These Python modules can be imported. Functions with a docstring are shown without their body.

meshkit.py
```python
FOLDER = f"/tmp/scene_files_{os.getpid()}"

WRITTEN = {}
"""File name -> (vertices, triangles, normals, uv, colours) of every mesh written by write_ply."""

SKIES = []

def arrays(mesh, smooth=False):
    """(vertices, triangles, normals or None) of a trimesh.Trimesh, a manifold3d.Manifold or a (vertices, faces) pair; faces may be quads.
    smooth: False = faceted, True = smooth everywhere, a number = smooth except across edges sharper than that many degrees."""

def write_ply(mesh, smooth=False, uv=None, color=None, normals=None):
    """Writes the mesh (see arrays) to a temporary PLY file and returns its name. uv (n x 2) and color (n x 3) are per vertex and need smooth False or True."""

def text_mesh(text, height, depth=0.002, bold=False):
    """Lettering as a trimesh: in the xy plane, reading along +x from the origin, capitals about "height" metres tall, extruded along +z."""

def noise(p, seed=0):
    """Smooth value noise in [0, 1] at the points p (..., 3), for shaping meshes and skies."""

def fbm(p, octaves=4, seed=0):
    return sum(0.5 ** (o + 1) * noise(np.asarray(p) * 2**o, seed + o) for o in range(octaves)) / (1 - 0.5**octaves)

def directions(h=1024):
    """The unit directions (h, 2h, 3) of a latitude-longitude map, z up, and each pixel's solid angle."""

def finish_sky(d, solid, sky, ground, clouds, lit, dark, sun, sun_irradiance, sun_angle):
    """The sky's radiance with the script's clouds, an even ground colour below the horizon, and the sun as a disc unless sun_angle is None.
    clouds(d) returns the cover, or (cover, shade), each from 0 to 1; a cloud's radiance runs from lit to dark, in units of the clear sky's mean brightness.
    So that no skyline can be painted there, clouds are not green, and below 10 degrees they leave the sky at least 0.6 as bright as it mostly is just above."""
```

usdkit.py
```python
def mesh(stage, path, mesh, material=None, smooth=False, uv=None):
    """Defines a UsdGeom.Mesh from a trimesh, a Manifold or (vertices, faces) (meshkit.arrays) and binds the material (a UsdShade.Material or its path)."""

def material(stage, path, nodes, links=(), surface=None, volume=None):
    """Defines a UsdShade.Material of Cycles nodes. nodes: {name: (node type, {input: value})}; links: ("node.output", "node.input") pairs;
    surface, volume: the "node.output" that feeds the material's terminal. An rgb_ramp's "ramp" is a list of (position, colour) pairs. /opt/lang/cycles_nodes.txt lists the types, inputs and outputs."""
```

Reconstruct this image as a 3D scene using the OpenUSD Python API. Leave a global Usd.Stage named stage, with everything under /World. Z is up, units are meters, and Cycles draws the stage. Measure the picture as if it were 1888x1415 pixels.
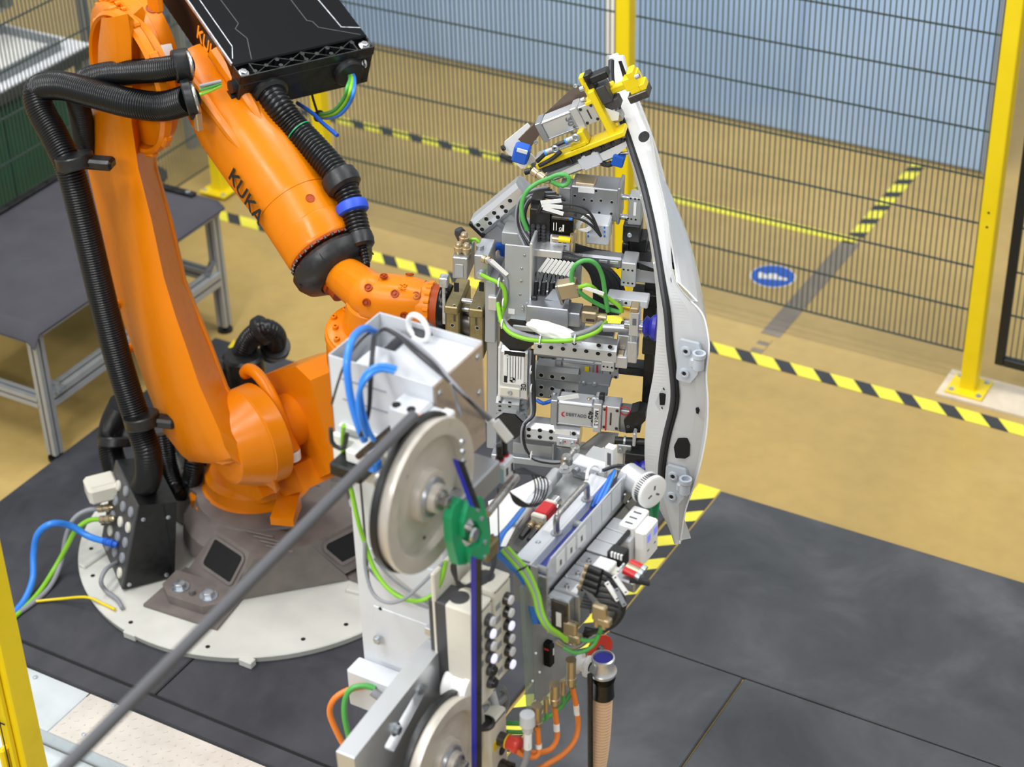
import math, random
import numpy as np, trimesh, usdkit, meshkit
import manifold3d as m3
from shapely.geometry import Polygon, Point, box as sbox
from shapely.ops import unary_union
from pxr import Usd, UsdGeom, UsdLux, UsdShade, Gf, Sdf

random.seed(7); RNG = np.random.default_rng(7)
stage = Usd.Stage.CreateInMemory()
UsdGeom.Xform.Define(stage, '/World'); UsdGeom.Scope.Define(stage, '/World/Looks')
NA = np.array

# ---------------------------------------------------------------- camera, lights, exposure
CE = NA([0, 0, 4.2])                                   # the eye, on a gallery above the cell
FPX = 3542.96                                          # focal length in pixels of the 1888 x 1415 frame
CR = NA([[0.86680815, -0.25267749, 0.42988105], [0.49807057, 0.4799888, -0.72217481], [-0.02386077, 0.84009811, 0.54190943]])
EXPOSURE = 0.22
cam = UsdGeom.Camera.Define(stage, '/World/camera')
cam.CreateHorizontalApertureAttr(36.0); cam.CreateFocalLengthAttr(FPX / 1888 * 36)
cam.CreateFStopAttr(2.8); cam.CreateFocusDistanceAttr(5.2); cam.CreateExposureAttr(EXPOSURE)
cam.CreateClippingRangeAttr((0.1, 100))
M4 = np.eye(4); M4[:3, :3] = CR.T; M4[3, :3] = CE
cam.AddTransformOp().Set(Gf.Matrix4d(*M4.ravel().tolist()))
dome = UsdLux.DomeLight.Define(stage, '/World/hall_light'); dome.CreateIntensityAttr(0.17); dome.CreateColorAttr(Gf.Vec3f(.93, .97, 1.0))
def lamp(name, p, w, l, power, col=(1, .995, .985), rot=0, aim=None):
    L = UsdLux.RectLight.Define(stage, '/World/' + name)
    L.CreateWidthAttr(w); L.CreateHeightAttr(l); L.CreateIntensityAttr(power); L.CreateColorAttr(Gf.Vec3f(*col))
    x = UsdGeom.Xformable(L); x.AddTranslateOp().Set(Gf.Vec3d(*p)); x.AddRotateZOp().Set(rot)
    if aim: x.AddRotateXYZOp().Set(Gf.Vec3f(*aim))
# rows of hall luminaires: long strips hung under the roof
for i, (x, y, pw) in enumerate([(-5.4, 1.6, 26), (-3.0, 0.9, 29), (0.8, 5.2, 22), (-6.4, 4.6, 24), (-1.2, 7.2, 8)]):
    lamp('hall_lamp_%d' % i, (x, y, 6.4), .5, 2.6, pw, rot=20)
lamp('wall_lamp', (-3.2, 5.4, 5.0), 2.2, .3, 58, aim=(48, 0, 0))
lamp('gallery_lamp', (-1.8, -2.4, 5.6), 4.5, .5, 25, aim=(48, 0, 0))

def P(px, py, **k):                                    # the point seen at a pixel of the photograph, on a plane x=, y= or z= (or depth d=)
    d = CR @ NA([px - 944, 707.5 - py, -FPX])
    if 'x' in k: t = (k['x'] - CE[0]) / d[0]
    elif 'y' in k: t = (k['y'] - CE[1]) / d[1]
    elif 'z' in k: t = (k['z'] - CE[2]) / d[2]
    else: t = k['d'] / FPX
    return CE + d * t

# ---------------------------------------------------------------- materials
MATS = {}
def mat(name, nodes, links, surface='p.BSDF'):
    MATS[name] = usdkit.material(stage, '/World/Looks/' + name, nodes, links, surface=surface)
def lin(c): return tuple(((x / 255 + .055) / 1.055) ** 2.4 if x > 10 else x / 255 / 12.92 for x in c)
def pbr(name, rgb, rough=.5, metal=0., wear=0., scale=30., coat=0., bump=0., bscale=200., spec=.5, detail=4, em=0):
    c = lin(rgb); n = {'p': ('principled_bsdf', {'roughness': rough, 'metallic': metal, 'base_color': c, 'coat_weight': coat, 'specular_ior_level': spec})}; l = []
    if em: n['p'][1].update(emission_color=c, emission_strength=em)
    if wear or bump: n['g'] = ('texture_coordinate', {})
    if wear:
        n['n'] = ('noise_texture', {'scale': scale, 'detail': detail, 'roughness': .6})
        n['r'] = ('rgb_ramp', {'ramp': [(.3, tuple(x * (1 - wear) for x in c)), (.5, c), (.72, tuple(min(1, x * (1 + wear) + .01 * wear) for x in c))]})
        n['m'] = ('map_range', {'from_min': .3, 'from_max': .7, 'to_min': max(.03, rough - .12), 'to_max': min(1, rough + .12)})
        l += [('g.object', 'n.vector'), ('n.fac', 'r.fac'), ('r.color', 'p.base_color'), ('n.fac', 'm.value'), ('m.result', 'p.roughness')]
        del n['p'][1]['base_color']
    if bump:
        n['b'] = ('noise_texture', {'scale': bscale, 'detail': 3}); n['bb'] = ('bump', {'strength': bump, 'distance': .002})
        l += [('g.object', 'b.vector'), ('b.fac', 'bb.height'), ('bb.normal', 'p.normal')]
    mat(name, n, l)
pbr('orange', (218, 122, 6), .3, wear=.03, scale=5, spec=.28, bump=.05, bscale=90)
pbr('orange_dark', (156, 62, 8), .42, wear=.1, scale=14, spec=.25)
pbr('black_plastic', (22, 23, 24), .36, wear=.25, scale=25)
pbr('black_gloss', (12, 13, 14), .2, spec=.2)
pbr('rubber', (27, 28, 30), .42, wear=.2, scale=40)
pbr('hose_black', (14, 15, 17), .27, spec=.4)
pbr('black_matte', (16, 16, 17), .8)
pbr('dark_grey', (64, 64, 66), .5, wear=.12, scale=20)
pbr('base_paint', (116, 108, 104), .55, wear=.18, scale=12, bump=.15, bscale=120)
pbr('white_paint', (226, 226, 222), .45, wear=.05, scale=10)
pbr('plate_white', (206, 206, 198), .55, wear=.07, scale=6, bump=.1, bscale=60)
pbr('light_grey', (208, 211, 216), .42, wear=.04, scale=8)
pbr('mid_grey', (138, 142, 148), .5, wear=.06)
pbr('alu', (170, 173, 178), .36, metal=.75)
pbr('alu_bright', (208, 210, 213), .3, metal=.6)
pbr('alu_matt', (172, 175, 176), .5, metal=.4, wear=.03, scale=30)
pbr('steel', (170, 168, 165), .3, metal=.95, wear=.12, scale=40)
pbr('dark_steel', (92, 88, 84), .34, metal=.9, wear=.2, scale=40)
pbr('chrome', (225, 225, 225), .12, metal=1.)
pbr('zinc', (190, 196, 202), .36, metal=.8, wear=.15, scale=60)
pbr('wheel_alu', (204, 197, 186), .42, metal=.3, wear=.05, scale=20)
pbr('alu_warm', (186, 170, 156), .34, metal=.4, wear=.1, scale=14)
pbr('brass', (190, 172, 140), .3, metal=.75)
pbr('hinge_grey', (184, 191, 200), .35)
pbr('brown_steel', (112, 98, 88), .4, metal=.5)
pbr('teal', (150, 182, 180), .4)
pbr('blue_film', (66, 78, 160), .3)
pbr('grey_belt', (84, 84, 88), .5)
pbr('bronze', (138, 126, 88), .36, metal=.6, wear=.12, scale=25)
pbr('yellow', (236, 208, 14), .42, wear=.04, scale=8)
pbr('yellow_tape', (232, 222, 70), .55, wear=.08, scale=12)
pbr('black_tape', (52, 54, 56), .6, wear=.2, scale=15)
pbr('grey_tape', (128, 118, 104), .6, wear=.15, scale=9)
pbr('white_tape', (222, 222, 218), .5)
pbr('blue', (26, 88, 190), .4)
pbr('blue_bright', (52, 132, 228), .3)
pbr('blue_deep', (38, 40, 150), .35)
pbr('ring_blue', (40, 80, 205), .45)
pbr('green', (24, 152, 98), .35)
pbr('green_dark', (16, 84, 56), .6, wear=.2, scale=6)
pbr('green_cable', (80, 164, 80), .4)
pbr('lime_cable', (134, 196, 44), .4)
pbr('orange_cable', (232, 128, 50), .45)
pbr('grey_cable', (140, 142, 148), .45)
pbr('dark_cable', (44, 45, 48), .4)
pbr('white_plastic', (238, 238, 236), .4)
pbr('cream', (218, 214, 200), .45, wear=.04, scale=9)
pbr('red', (196, 34, 40), .35)
pbr('red_gloss', (214, 66, 52), .3)
pbr('tan_hose', (214, 178, 142), .5)
pbr('label_white', (236, 236, 234), .6)
pbr('ink', (22, 22, 24), .6)
pbr('ink_soft', (96, 98, 104), .6)
pbr('ink_orange', (246, 152, 26), .5)
pbr('ink_red', (206, 40, 50), .5)
pbr('door_white', (242, 243, 244), .24, coat=.6)
pbr('seal', (52, 53, 58), .55)
pbr('wire_green', (62, 76, 72), .45)
pbr('wire_black', (20, 21, 22), .5)
pbr('concrete', (214, 200, 178), .8, wear=.08, scale=20)
pbr('paper', (238, 240, 243), .7, wear=.05, scale=5)
pbr('table_mat', (62, 61, 68), .75, wear=.16, scale=5)
pbr('lens_white', (222, 222, 226), .3)
pbr('lens_lit', (226, 224, 255), .3, em=.6)
pbr('screen_blue', (120, 130, 230), .3, em=.5)
pbr('sheet', (208, 214, 216), .38, metal=.55, wear=.05, scale=4)
pbr('diamond', (208, 202, 192), .46, metal=.45, wear=.05, scale=8)
mat('pane', {'f': ('fresnel', {'IOR': 1.45}), 't': ('transparent_bsdf', {'color': (.93, .95, .96)}), 'g': ('glossy_bsdf', {'roughness': .05, 'color': (1, 1, 1)}), 'x': ('mix_closure', {})},
    [('f.fac', 'x.fac'), ('t.BSDF', 'x.closure1'), ('g.BSDF', 'x.closure2')], surface='x.closure')
mat('pane_green', {'f': ('fresnel', {'IOR': 1.45}), 't': ('transparent_bsdf', {'color': (.74, .82, .78)}), 'g': ('principled_bsdf', {'roughness': .15, 'base_color': (.6, .68, .64)}), 'x': ('mix_closure', {'fac': .45})},
    [('t.BSDF', 'x.closure1'), ('g.BSDF', 'x.closure2')], surface='x.closure')
mat('floor_ochre', {'g': ('geometry', {}), 'n': ('noise_texture', {'scale': .9, 'detail': 6, 'roughness': .6}), 'n2': ('noise_texture', {'scale': 14, 'detail': 4}),
    'r': ('rgb_ramp', {'ramp': [(.25, lin((164, 138, 78))), (.5, lin((180, 152, 89))), (.75, lin((190, 164, 103)))]}),
    'x': ('mix_color', {'blend_type': 'multiply', 'fac': .35}), 'r2': ('rgb_ramp', {'ramp': [(.3, (.8, .8, .8)), (.6, (1, 1, 1))]}),
    'm': ('map_range', {'from_min': .3, 'from_max': .7, 'to_min': .3, 'to_max': .5}), 'p': ('principled_bsdf', {})},
    [('g.position', 'n.vector'), ('g.position', 'n2.vector'), ('n.fac', 'r.fac'), ('n2.fac', 'r2.fac'), ('r.color', 'x.a'), ('r2.color', 'x.b'), ('x.result', 'p.base_color'), ('n.fac', 'm.value'), ('m.result', 'p.roughness')])
def rubber_mat(name, a, b, c):
    mat(name, {'g': ('geometry', {}), 'n': ('noise_texture', {'scale': 2.2, 'detail': 8, 'roughness': .62, 'distortion': .5}),
        'r': ('rgb_ramp', {'ramp': [(.3, lin(a)), (.5, lin(b)), (.72, lin(c))]}), 'm': ('map_range', {'from_min': .3, 'from_max': .7, 'to_min': .42, 'to_max': .7}),
        'b': ('noise_texture', {'scale': 160, 'detail': 2}), 'bb': ('bump', {'strength': .2, 'distance': .002}), 'p': ('principled_bsdf', {})},
        [('g.position', 'n.vector'), ('g.position', 'b.vector'), ('n.fac', 'r.fac'), ('r.color', 'p.base_color'), ('n.fac', 'm.value'), ('m.result', 'p.roughness'), ('b.fac', 'bb.height'), ('bb.normal', 'p.normal')])
rubber_mat('mat_rubber', (52, 54, 57), (68, 70, 73), (92, 92, 95))
rubber_mat('mat_dark', (40, 41, 46), (52, 53, 59), (72, 72, 77))
mat('blue_panel', {'g': ('geometry', {}), 'n': ('noise_texture', {'scale': 1.2, 'detail': 2}), 'r': ('rgb_ramp', {'ramp': [(.3, lin((146, 175, 214))), (.7, lin((166, 193, 228)))]}), 'p': ('principled_bsdf', {'roughness': .32, 'coat_weight': .5, 'coat_roughness': .2})},
    [('g.position', 'n.vector'), ('n.fac', 'r.fac'), ('r.color', 'p.base_color')])

# ---------------------------------------------------------------- mesh helpers (world coordinates)
cat = trimesh.util.concatenate
def unit(v): v = np.asarray(v, float); return v / np.linalg.norm(v)
def ortho(d):
    d = unit(d); a = np.cross(d, NA([0, 0, 1.]) if abs(d[2]) < .9 else NA([1., 0, 0])); a = unit(a); return a, np.cross(d, a)
def tm(v, f): return trimesh.Trimesh(np.asarray(v, float), np.asarray(f, int), process=False)
def hull(pts):
    m = m3.Manifold.hull_points(np.ascontiguousarray(np.asarray(pts, float))).to_mesh(); return tm(m.vert_properties[:, :3], m.tri_verts)
def bx(c, sz, R=np.eye(3), b=.0025):                   # box with chamfered edges
    h = np.asarray(sz, float) / 2; b = min(b, h.min() * .6); P_ = []
    for k in range(3):
        for sx in (-1, 1):
            for sy in (-1, 1):
                for sz_ in (-1, 1):
                    q = h.copy() - b; q[k] += b; P_.append(q * (sx, sy, sz_))
    m = hull(P_); m.vertices = m.vertices @ np.asarray(R).T + c; return m
def loft(rings, closed=True, caps=True):               # rings: list of (n,3)
    R_ = NA(rings); k, n = R_.shape[:2]; v = R_.reshape(-1, 3); f = []
    for i in range(k - 1):
        for j in range(n if closed else n - 1):
            a, b = i * n + j, i * n + (j + 1) % n; f += [(a, b, b + n), (a, b + n, a + n)]
    if caps:
        for i, rev in ((0, True), (k - 1, False)):
            c = len(v); v = np.vstack([v, R_[i].mean(0)])
            for j in range(n):
                t = (i * n + j, i * n + (j + 1) % n, c); f.append(t[::-1] if rev else t)
    m = tm(v, f)
    if m.volume < 0: m.invert()
    return m
def lathe(prof, p0, ax, n=32):                         # prof: (distance along axis, radius)
    ax = unit(ax); a, b = ortho(ax); th = np.arange(n) * 2 * np.pi / n; p0 = np.asarray(p0, float)
    ring = lambda x, r: p0 + ax * x + r * (np.cos(th)[:, None] * a + np.sin(th)[:, None] * b)
    return loft([ring(x, max(r, 1e-5)) for x, r in prof])
def cyl(p0, p1, r, r1=None, n=20, b=0.):
    p0, p1 = np.asarray(p0, float), np.asarray(p1, float); L = np.linalg.norm(p1 - p0); r1 = r if r1 is None else r1
    pr = [(0, r), (L, r1)] if not b else [(0, r - b), (b, r), (L - b, r1), (L, r1 - b)]
    return lathe(pr, p0, p1 - p0, n)
def spline(pts, step=.01):
    p = np.asarray(pts, float)
    if len(p) < 3: 
        k = max(2, int(np.linalg.norm(p[1] - p[0]) / step)); return p[0] + (p[1] - p[0]) * np.linspace(0, 1, k)[:, None]
    q = np.vstack([2 * p[0] - p[1], p, 2 * p[-1] - p[-2]]); out = []
    for i in range(1, len(q) - 2):
        t = np.linspace(0, 1, 24, endpoint=False)[:, None]; a, b, c, d = q[i - 1], q[i], q[i + 1], q[i + 2]
        out.append(.5 * (2 * b + (c - a) * t + (2 * a - 5 * b + 4 * c - d) * t ** 2 + (3 * b - a - 3 * c + d) * t ** 3))
    out = np.vstack(out + [q[-2][None]]); L = np.r_[0, np.cumsum(np.linalg.norm(np.diff(out, axis=0), axis=1))]
    k = max(3, int(round(L[-1] / step)) + 1); s = np.linspace(0, L[-1], k)
    return np.stack([np.interp(s, L, out[:, j]) for j in range(3)], 1)
def sweep(p, radii, n=12):
    p = np.asarray(p, float); t = np.gradient(p, axis=0); t /= np.linalg.norm(t, axis=1, keepdims=True) + 1e-12
    a, _ = ortho(t[0]); rings = []; th = np.arange(n) * 2 * np.pi / n; radii = np.broadcast_to(radii, (len(p),))
    for i in range(len(p)):
        a = unit(a - t[i] * (a @ t[i])); b = np.cross(t[i], a); rings.append(p[i] + radii[i] * (np.cos(th)[:, None] * a + np.sin(th)[:, None] * b))
    return loft(rings)
def tube(pts, r, n=10, step=.012): return sweep(spline(pts, step), r, n)
def hose(pts, r, pitch=.011, amp=.0035, n=24):         # corrugated hose with real ribs
    p = spline(pts, pitch / 4); k = np.arange(len(p)) % 4
    return sweep(p, np.where(k == 1, r, np.where(k == 3, r - amp, r - amp * .25)), n)
def extr(poly, h, o, u, v, holes=()):                  # polygon in (u, v) pushed along u x v by h
    pg = poly if hasattr(poly, 'exterior') else Polygon(poly)
    for q in holes: pg = pg.difference(q if hasattr(q, 'exterior') else Polygon(q))
    if not pg.is_valid: pg = pg.buffer(0)
    if pg.geom_type != 'Polygon': pg = max(pg.geoms, key=lambda g: g.area)
    m = trimesh.creation.extrude_polygon(pg, abs(h), engine='earcut'); V = m.vertices.copy()
    if h < 0: V[:, 2] -= abs(h)
    u, v = np.asarray(u, float), np.asarray(v, float); w = np.cross(u, v)
    return tm(np.asarray(o) + V[:, :1] * u + V[:, 1:2] * v + V[:, 2:] * w, m.faces)
def text(s, h, o, u, v, d=.0006, bold=True, squash=1.):
    m = meshkit.text_mesh(s, h, d, bold=bold); V = m.vertices; u, v = unit(u), unit(v); w = np.cross(u, v)
    return tm(np.asarray(o) + V[:, :1] * u * squash + V[:, 1:2] * v + V[:, 2:] * w, m.faces)
def screw(p, ax, r=.005, h=.005, n=10):                # socket head cap screw, standing on p along ax
    return lathe([(-.001, r), (h * .85, r), (h, r * .82), (h, r * .5), (h * .45, r * .48), (h * .45, 1e-4)], p, ax, n)
def hexbolt(p, ax, r=.012, h=.01):
    return cat([lathe([(0, r * 1.35), (h * .25, r * 1.35), (h * .25, r), (h * .9, r), (h, r * .8)], p, ax, 6), lathe([(0, r * 1.5), (h * .2, r * 1.5)], p, ax, 16)])
def ring(p, ax, R, r, n=28, k=10):                     # torus
    a, b = ortho(ax); th = np.arange(n) * 2 * np.pi / n; ph = np.arange(k) * 2 * np.pi / k; ax = unit(ax)
    rg = [p + (R + r * np.cos(ph))[:, None] * (math.cos(t) * a + math.sin(t) * b) + (r * np.sin(ph))[:, None] * ax for t in th]
    return loft(rg + [rg[0]], caps=False)
class Fr:                                              # a local frame
    def __init__(s, o, u, v, w=None): s.o = np.asarray(o, float); s.u = unit(u); s.v = unit(v); s.w = np.cross(s.u, s.v) if w is None else unit(w); s.R = np.stack([s.u, s.v, s.w], 1)
    def __call__(s, a, b, c): return s.o + s.u * a + s.v * b + s.w * c
    def box(s, a, b, c, ch=.0025): return bx(s((a[0] + a[1]) / 2, (b[0] + b[1]) / 2, (c[0] + c[1]) / 2), (abs(a[1] - a[0]), abs(b[1] - b[0]), abs(c[1] - c[0])), s.R, ch)
    def pp(s, px, py, **k):                            # pixel -> local coordinates on a plane a=, b= or c=
        d = s.R.T @ (CR @ NA([px - 944, 707.5 - py, -FPX])); e = s.R.T @ (CE - s.o); i = {'a': 0, 'b': 1, 'c': 2}[next(iter(k))]; t = (next(iter(k.values())) - e[i]) / d[i]
        return e + d * t
    def px(s, px, py, **k): return s(*s.pp(px, py, **k))
    def off(s, a, b, c): return Fr(s(a, b, c), s.u, s.v, s.w)

# ---------------------------------------------------------------- things
THINGS = []; COUNT = {}
class Thing:
    def __init__(s, name, label, cat_, group=None, kind=None, parent=None): s.name, s.label, s.cat, s.group, s.kind = name, label, cat_, group, kind; s.parts = []; s.base = None; s.copies = []; THINGS.append(s)
    def add(s, name, mesh, m, parent=None, smooth=32, label=None, kind=None):
        s.parts.append((name, mesh if not isinstance(mesh, (list, tuple)) else cat(mesh), m, parent, smooth, label, kind)); return len(s.parts) - 1
    def copy(s, off, label, rotz=0, group=None): s.copies.append((off, label, rotz, group))
def num(path):
    n = COUNT.get(path, 0); COUNT[path] = n + 1; return path if not n else '%s_%03d' % (path, n)
def single(name, mesh, m, label=None, cat_=None, group=None, kind=None, smooth=32):   # a thing that is one mesh
    t = Thing(name, label, cat_, group, kind); t.parts = [(None, mesh if not isinstance(mesh, (list, tuple)) else cat(mesh), m, None, smooth, None, None)]; return t
def keys(pr, **k):
    for a, b in k.items():
        if b: pr.SetCustomDataByKey(a, b)
def finish():
    for t in THINGS:
        vs = np.vstack([p[1].vertices for p in t.parts]); lo, hi = vs.min(0), vs.max(0)
        base = NA([(lo[0] + hi[0]) / 2, (lo[1] + hi[1]) / 2, lo[2]]); path = num('/World/' + t.name)
        def mk(pp, mesh, m, smooth): return usdkit.mesh(stage, pp, tm(mesh.vertices - base, mesh.faces), MATS[m], smooth=smooth)
        if t.parts[0][0] is None:
            g = mk(path, t.parts[0][1], t.parts[0][2], t.parts[0][4]); g.AddTranslateOp().Set(Gf.Vec3d(*base))
        else:
            g = UsdGeom.Xform.Define(stage, path); g.AddTranslateOp().Set(Gf.Vec3d(*base)); where = {}
            for i, (n, mesh, m, par, sm, lab, kind) in enumerate(t.parts):
                where[i] = num((path if par is None else where[par]) + '/' + n); q = mk(where[i], mesh, m, sm); keys(q.GetPrim(), label=lab, kind=kind)
        keys(g.GetPrim(), label=t.label, category=t.cat, group=t.group, kind=t.kind)
        for off, label, rz, grp in t.copies:
            c = UsdGeom.Xform.Define(stage, num('/World/' + t.name)); c.GetPrim().GetReferences().AddInternalReference(path); c.GetPrim().SetInstanceable(True)
            c.ClearXformOpOrder(); c.AddTranslateOp().Set(Gf.Vec3d(*(base + off)))
            if rz: c.AddRotateZOp().Set(rz)
            keys(c.GetPrim(), label=label, category=t.cat, group=grp or t.group)
X, Y, Z = np.eye(3)
ORD = 'first second third fourth fifth sixth seventh eighth ninth tenth eleventh twelfth thirteenth fourteenth'.split()

# ================================================================ the setting
def slab(name, x0, x1, y0, y1, z0, z1, m, **k): return single(name, bx(((x0 + x1) / 2, (y0 + y1) / 2, (z0 + z1) / 2), (x1 - x0, y1 - y0, z1 - z0), b=.001), m, **k)
slab('floor', -16, 8, -2, 20, -.12, 0, 'floor_ochre', kind='structure', label='ochre painted hall floor')
# blue partition behind the cell: separate boards between thin posts
t = Thing('wall_back', 'glossy blue partition boards standing behind the yellow fence', 'wall', kind='structure')
for i, (a, b) in enumerate([(-7.4, -6.32), (-6.3, -5.22), (-5.2, -4.275), (-4.19, -3.22), (-3.2, -2.26)]):
    t.add('board', bx(((a + b) / 2, 8.26, 1.15), (b - a, .05, 2.26), b=.006), 'blue_panel')
for x in (-6.31, -5.21, -3.21): t.add('joint_strip', bx((x, 8.262, 1.15), (.024, .04, 2.27), b=.004), 'blue_panel')
t.add('end_trim', bx((-2.235, 8.26, 1.16), (.045, .07, 2.3), b=.006), 'mid_grey')
t = Thing('partition_post', 'white square post between the blue partition boards', 'post')
t.add('shaft', bx((-4.232, 8.24, 1.2), (.07, .07, 2.4), b=.005), 'white_plastic'); t.add('base_plate', bx((-4.232, 8.24, .006), (.12, .12, .012)), 'white_paint')

# rubber mats
def matset(name, tiles, z1, m, label):
    t = Thing(name, label, 'mat')
    for x0, x1, y0, y1 in tiles: t.add('mat_tile', bx(((x0 + x1) / 2, (y0 + y1) / 2, z1 / 2 + .0005), (x1 - x0, y1 - y0, z1), b=.004), m)
    return t
matset('robot_floor_mat', [(-4.604, -3.42, 3.43, 5.306), (-3.414, -2.385, 3.43, 5.306)], .016, 'mat_dark', 'dark rubber floor mat under the orange robot')
matset('walkway_floor_mat', [(-2.275, -.2, 4.41, 5.306), (-2.275, -1.785, 2.6, 4.404), (-1.779, -.2, 2.6, 4.404), (-.194, 1.8, 2.6, 5.306)], .014, 'mat_rubber', 'scuffed grey rubber mat on the floor right of the door')
t = Thing('mat_edge_strip', 'worn black rubber edging strip between robot mat and bright cover plates', 'edging')
t.add('strip', bx((-3.2, 3.362, .02), (2.2, .085, .04), b=.008), 'mat_dark'); t.add('lip', bx((-3.2, 3.416, .012), (2.2, .02, .022), b=.004), 'black_matte')

# yellow-black floor tapes: every black block a piece of its own
def tape(label, a, b, w, per, gap, m2='black_tape', m1='yellow_tape', cat_='floor marking tape', ph=0, z=.0012, slant=.9):
    a, b = NA([*a, z]), NA([*b, z]); u = unit(b - a); v = np.cross(Z, u); L = np.linalg.norm(b - a)
    t = Thing('floor_tape', label, cat_); t.add('tape_band', extr([(0, -w / 2), (L, -w / 2), (L, w / 2), (0, w / 2)], .0008, a, u, v), m1)
    x = ph
    while m2 and x < L:
        k = w * slant; pg = Polygon([(x, -w / 2), (x + gap, -w / 2), (x + gap - k, w / 2), (x - k, w / 2)]).intersection(sbox(0, -w / 2, L, w / 2))
        if pg.area > 1e-5 and pg.geom_type == 'Polygon': t.add('black_block', extr(pg, .0012, a, u, v), m2)
        x += per
tape('yellow and black striped tape running in front of the yellow fence posts', (-5.4, 6.222), (1.2, 6.222), .075, .174, .072, ph=.03)
tape('yellow and black striped tape on the floor behind the mesh fence near the blue boards', (-5.6, 7.35), (-4.1, 7.35), .07, .174, .072)
tape('plain yellow tape line on the floor behind the fence ending at the crossing', (-4.08, 7.345), (-2.545, 7.345), .065, 1, 0, m2=None)
tape('yellow and black tape leading back to the blue boards from the crossing', (-2.562, 7.39), (-2.562, 8.22), .07, .15, .06, slant=.5)
tape('worn grey tape on the floor between the crossing and the striped tape', (-2.562, 7.33), (-2.562, 6.42), .085, 1, 0, m2=None, m1='grey_tape', cat_='worn floor tape')
tape('short broken stretch of worn grey tape near the striped line', (-2.562, 6.39), (-2.562, 6.27), .05, .06, .03, m1='grey_tape', m2='floor_ochre', slant=0, cat_='worn floor tape')
tape('yellow and black hazard tape along the left edge of the scuffed grey mat', (-2.33, 3.6), (-2.33, 5.325), .088, .158, .088, slant=.75)
# round blue floor sign with a white shoe
t = Thing('floor_sign', 'round blue floor sign with a white shoe symbol', 'floor sign')
c = P(1425, 510, z=0); disc = lambda r, z0, z1: cyl(c + Z * z0, c + Z * z1, r, n=48)
t.add('white_rim', disc(.1, .0004, .0014), 'white_tape'); t.add('disc', disc(.094, .0006, .0022), 'blue')
shoe = [(-.062, -.03), (.064, -.03), (.066, -.012), (.03, -.002), (.012, .022), (-.014, .02), (-.03, .006), (-.05, .024), (-.066, .02)]
t.add('shoe_symbol', extr(shoe, .001, c + Z * .0022, unit(X * .95 + Y * .3), unit(Y * .95 - X * .3)), 'white_tape')

# ---------------------------------------------------------------- yellow fence
def post(x, y, label, h=2.25, base=True, rot=0):
    t = Thing('fence_post', label, 'fence post')
    t.add('shaft', bx((x, y, h / 2), (.062, .062, h), b=.004), 'yellow'); t.add('cap', bx((x, y, h + .004), (.06, .06, .008)), 'black_plastic')
    t.add('foot_plate', bx((x, y, .019), (.15, .15, .01), b=.002), 'yellow')
    for sx in (-.055, .055):
        for sy in (-.055, .055): t.add('anchor_bolt', hexbolt(NA([x + sx, y + sy, .024]), Z, .008, .008), 'zinc')
    for z in (.75, .81): t.add('fixing_hole', cyl((x, y - .0315, z), (x, y - .0295, z), .005, n=10), 'black_matte')
    return t
post(-1.7, 6.395, 'yellow fence post at far right, its foot plate on a pale concrete pad')
post(-3.237, 6.395, 'yellow fence post behind the gripper and the white door')
post(-4.77, 6.395, 'yellow fence post half hidden behind the orange forearm')
post(-5.414, 6.416, 'yellow corner post whose foot shows behind the dark table')
slab('concrete_pad', -1.805, -.6, 6.3, 6.5, 0, .014, 'concrete', label='pale concrete pad under the right yellow fence post', cat_='pad')
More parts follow.
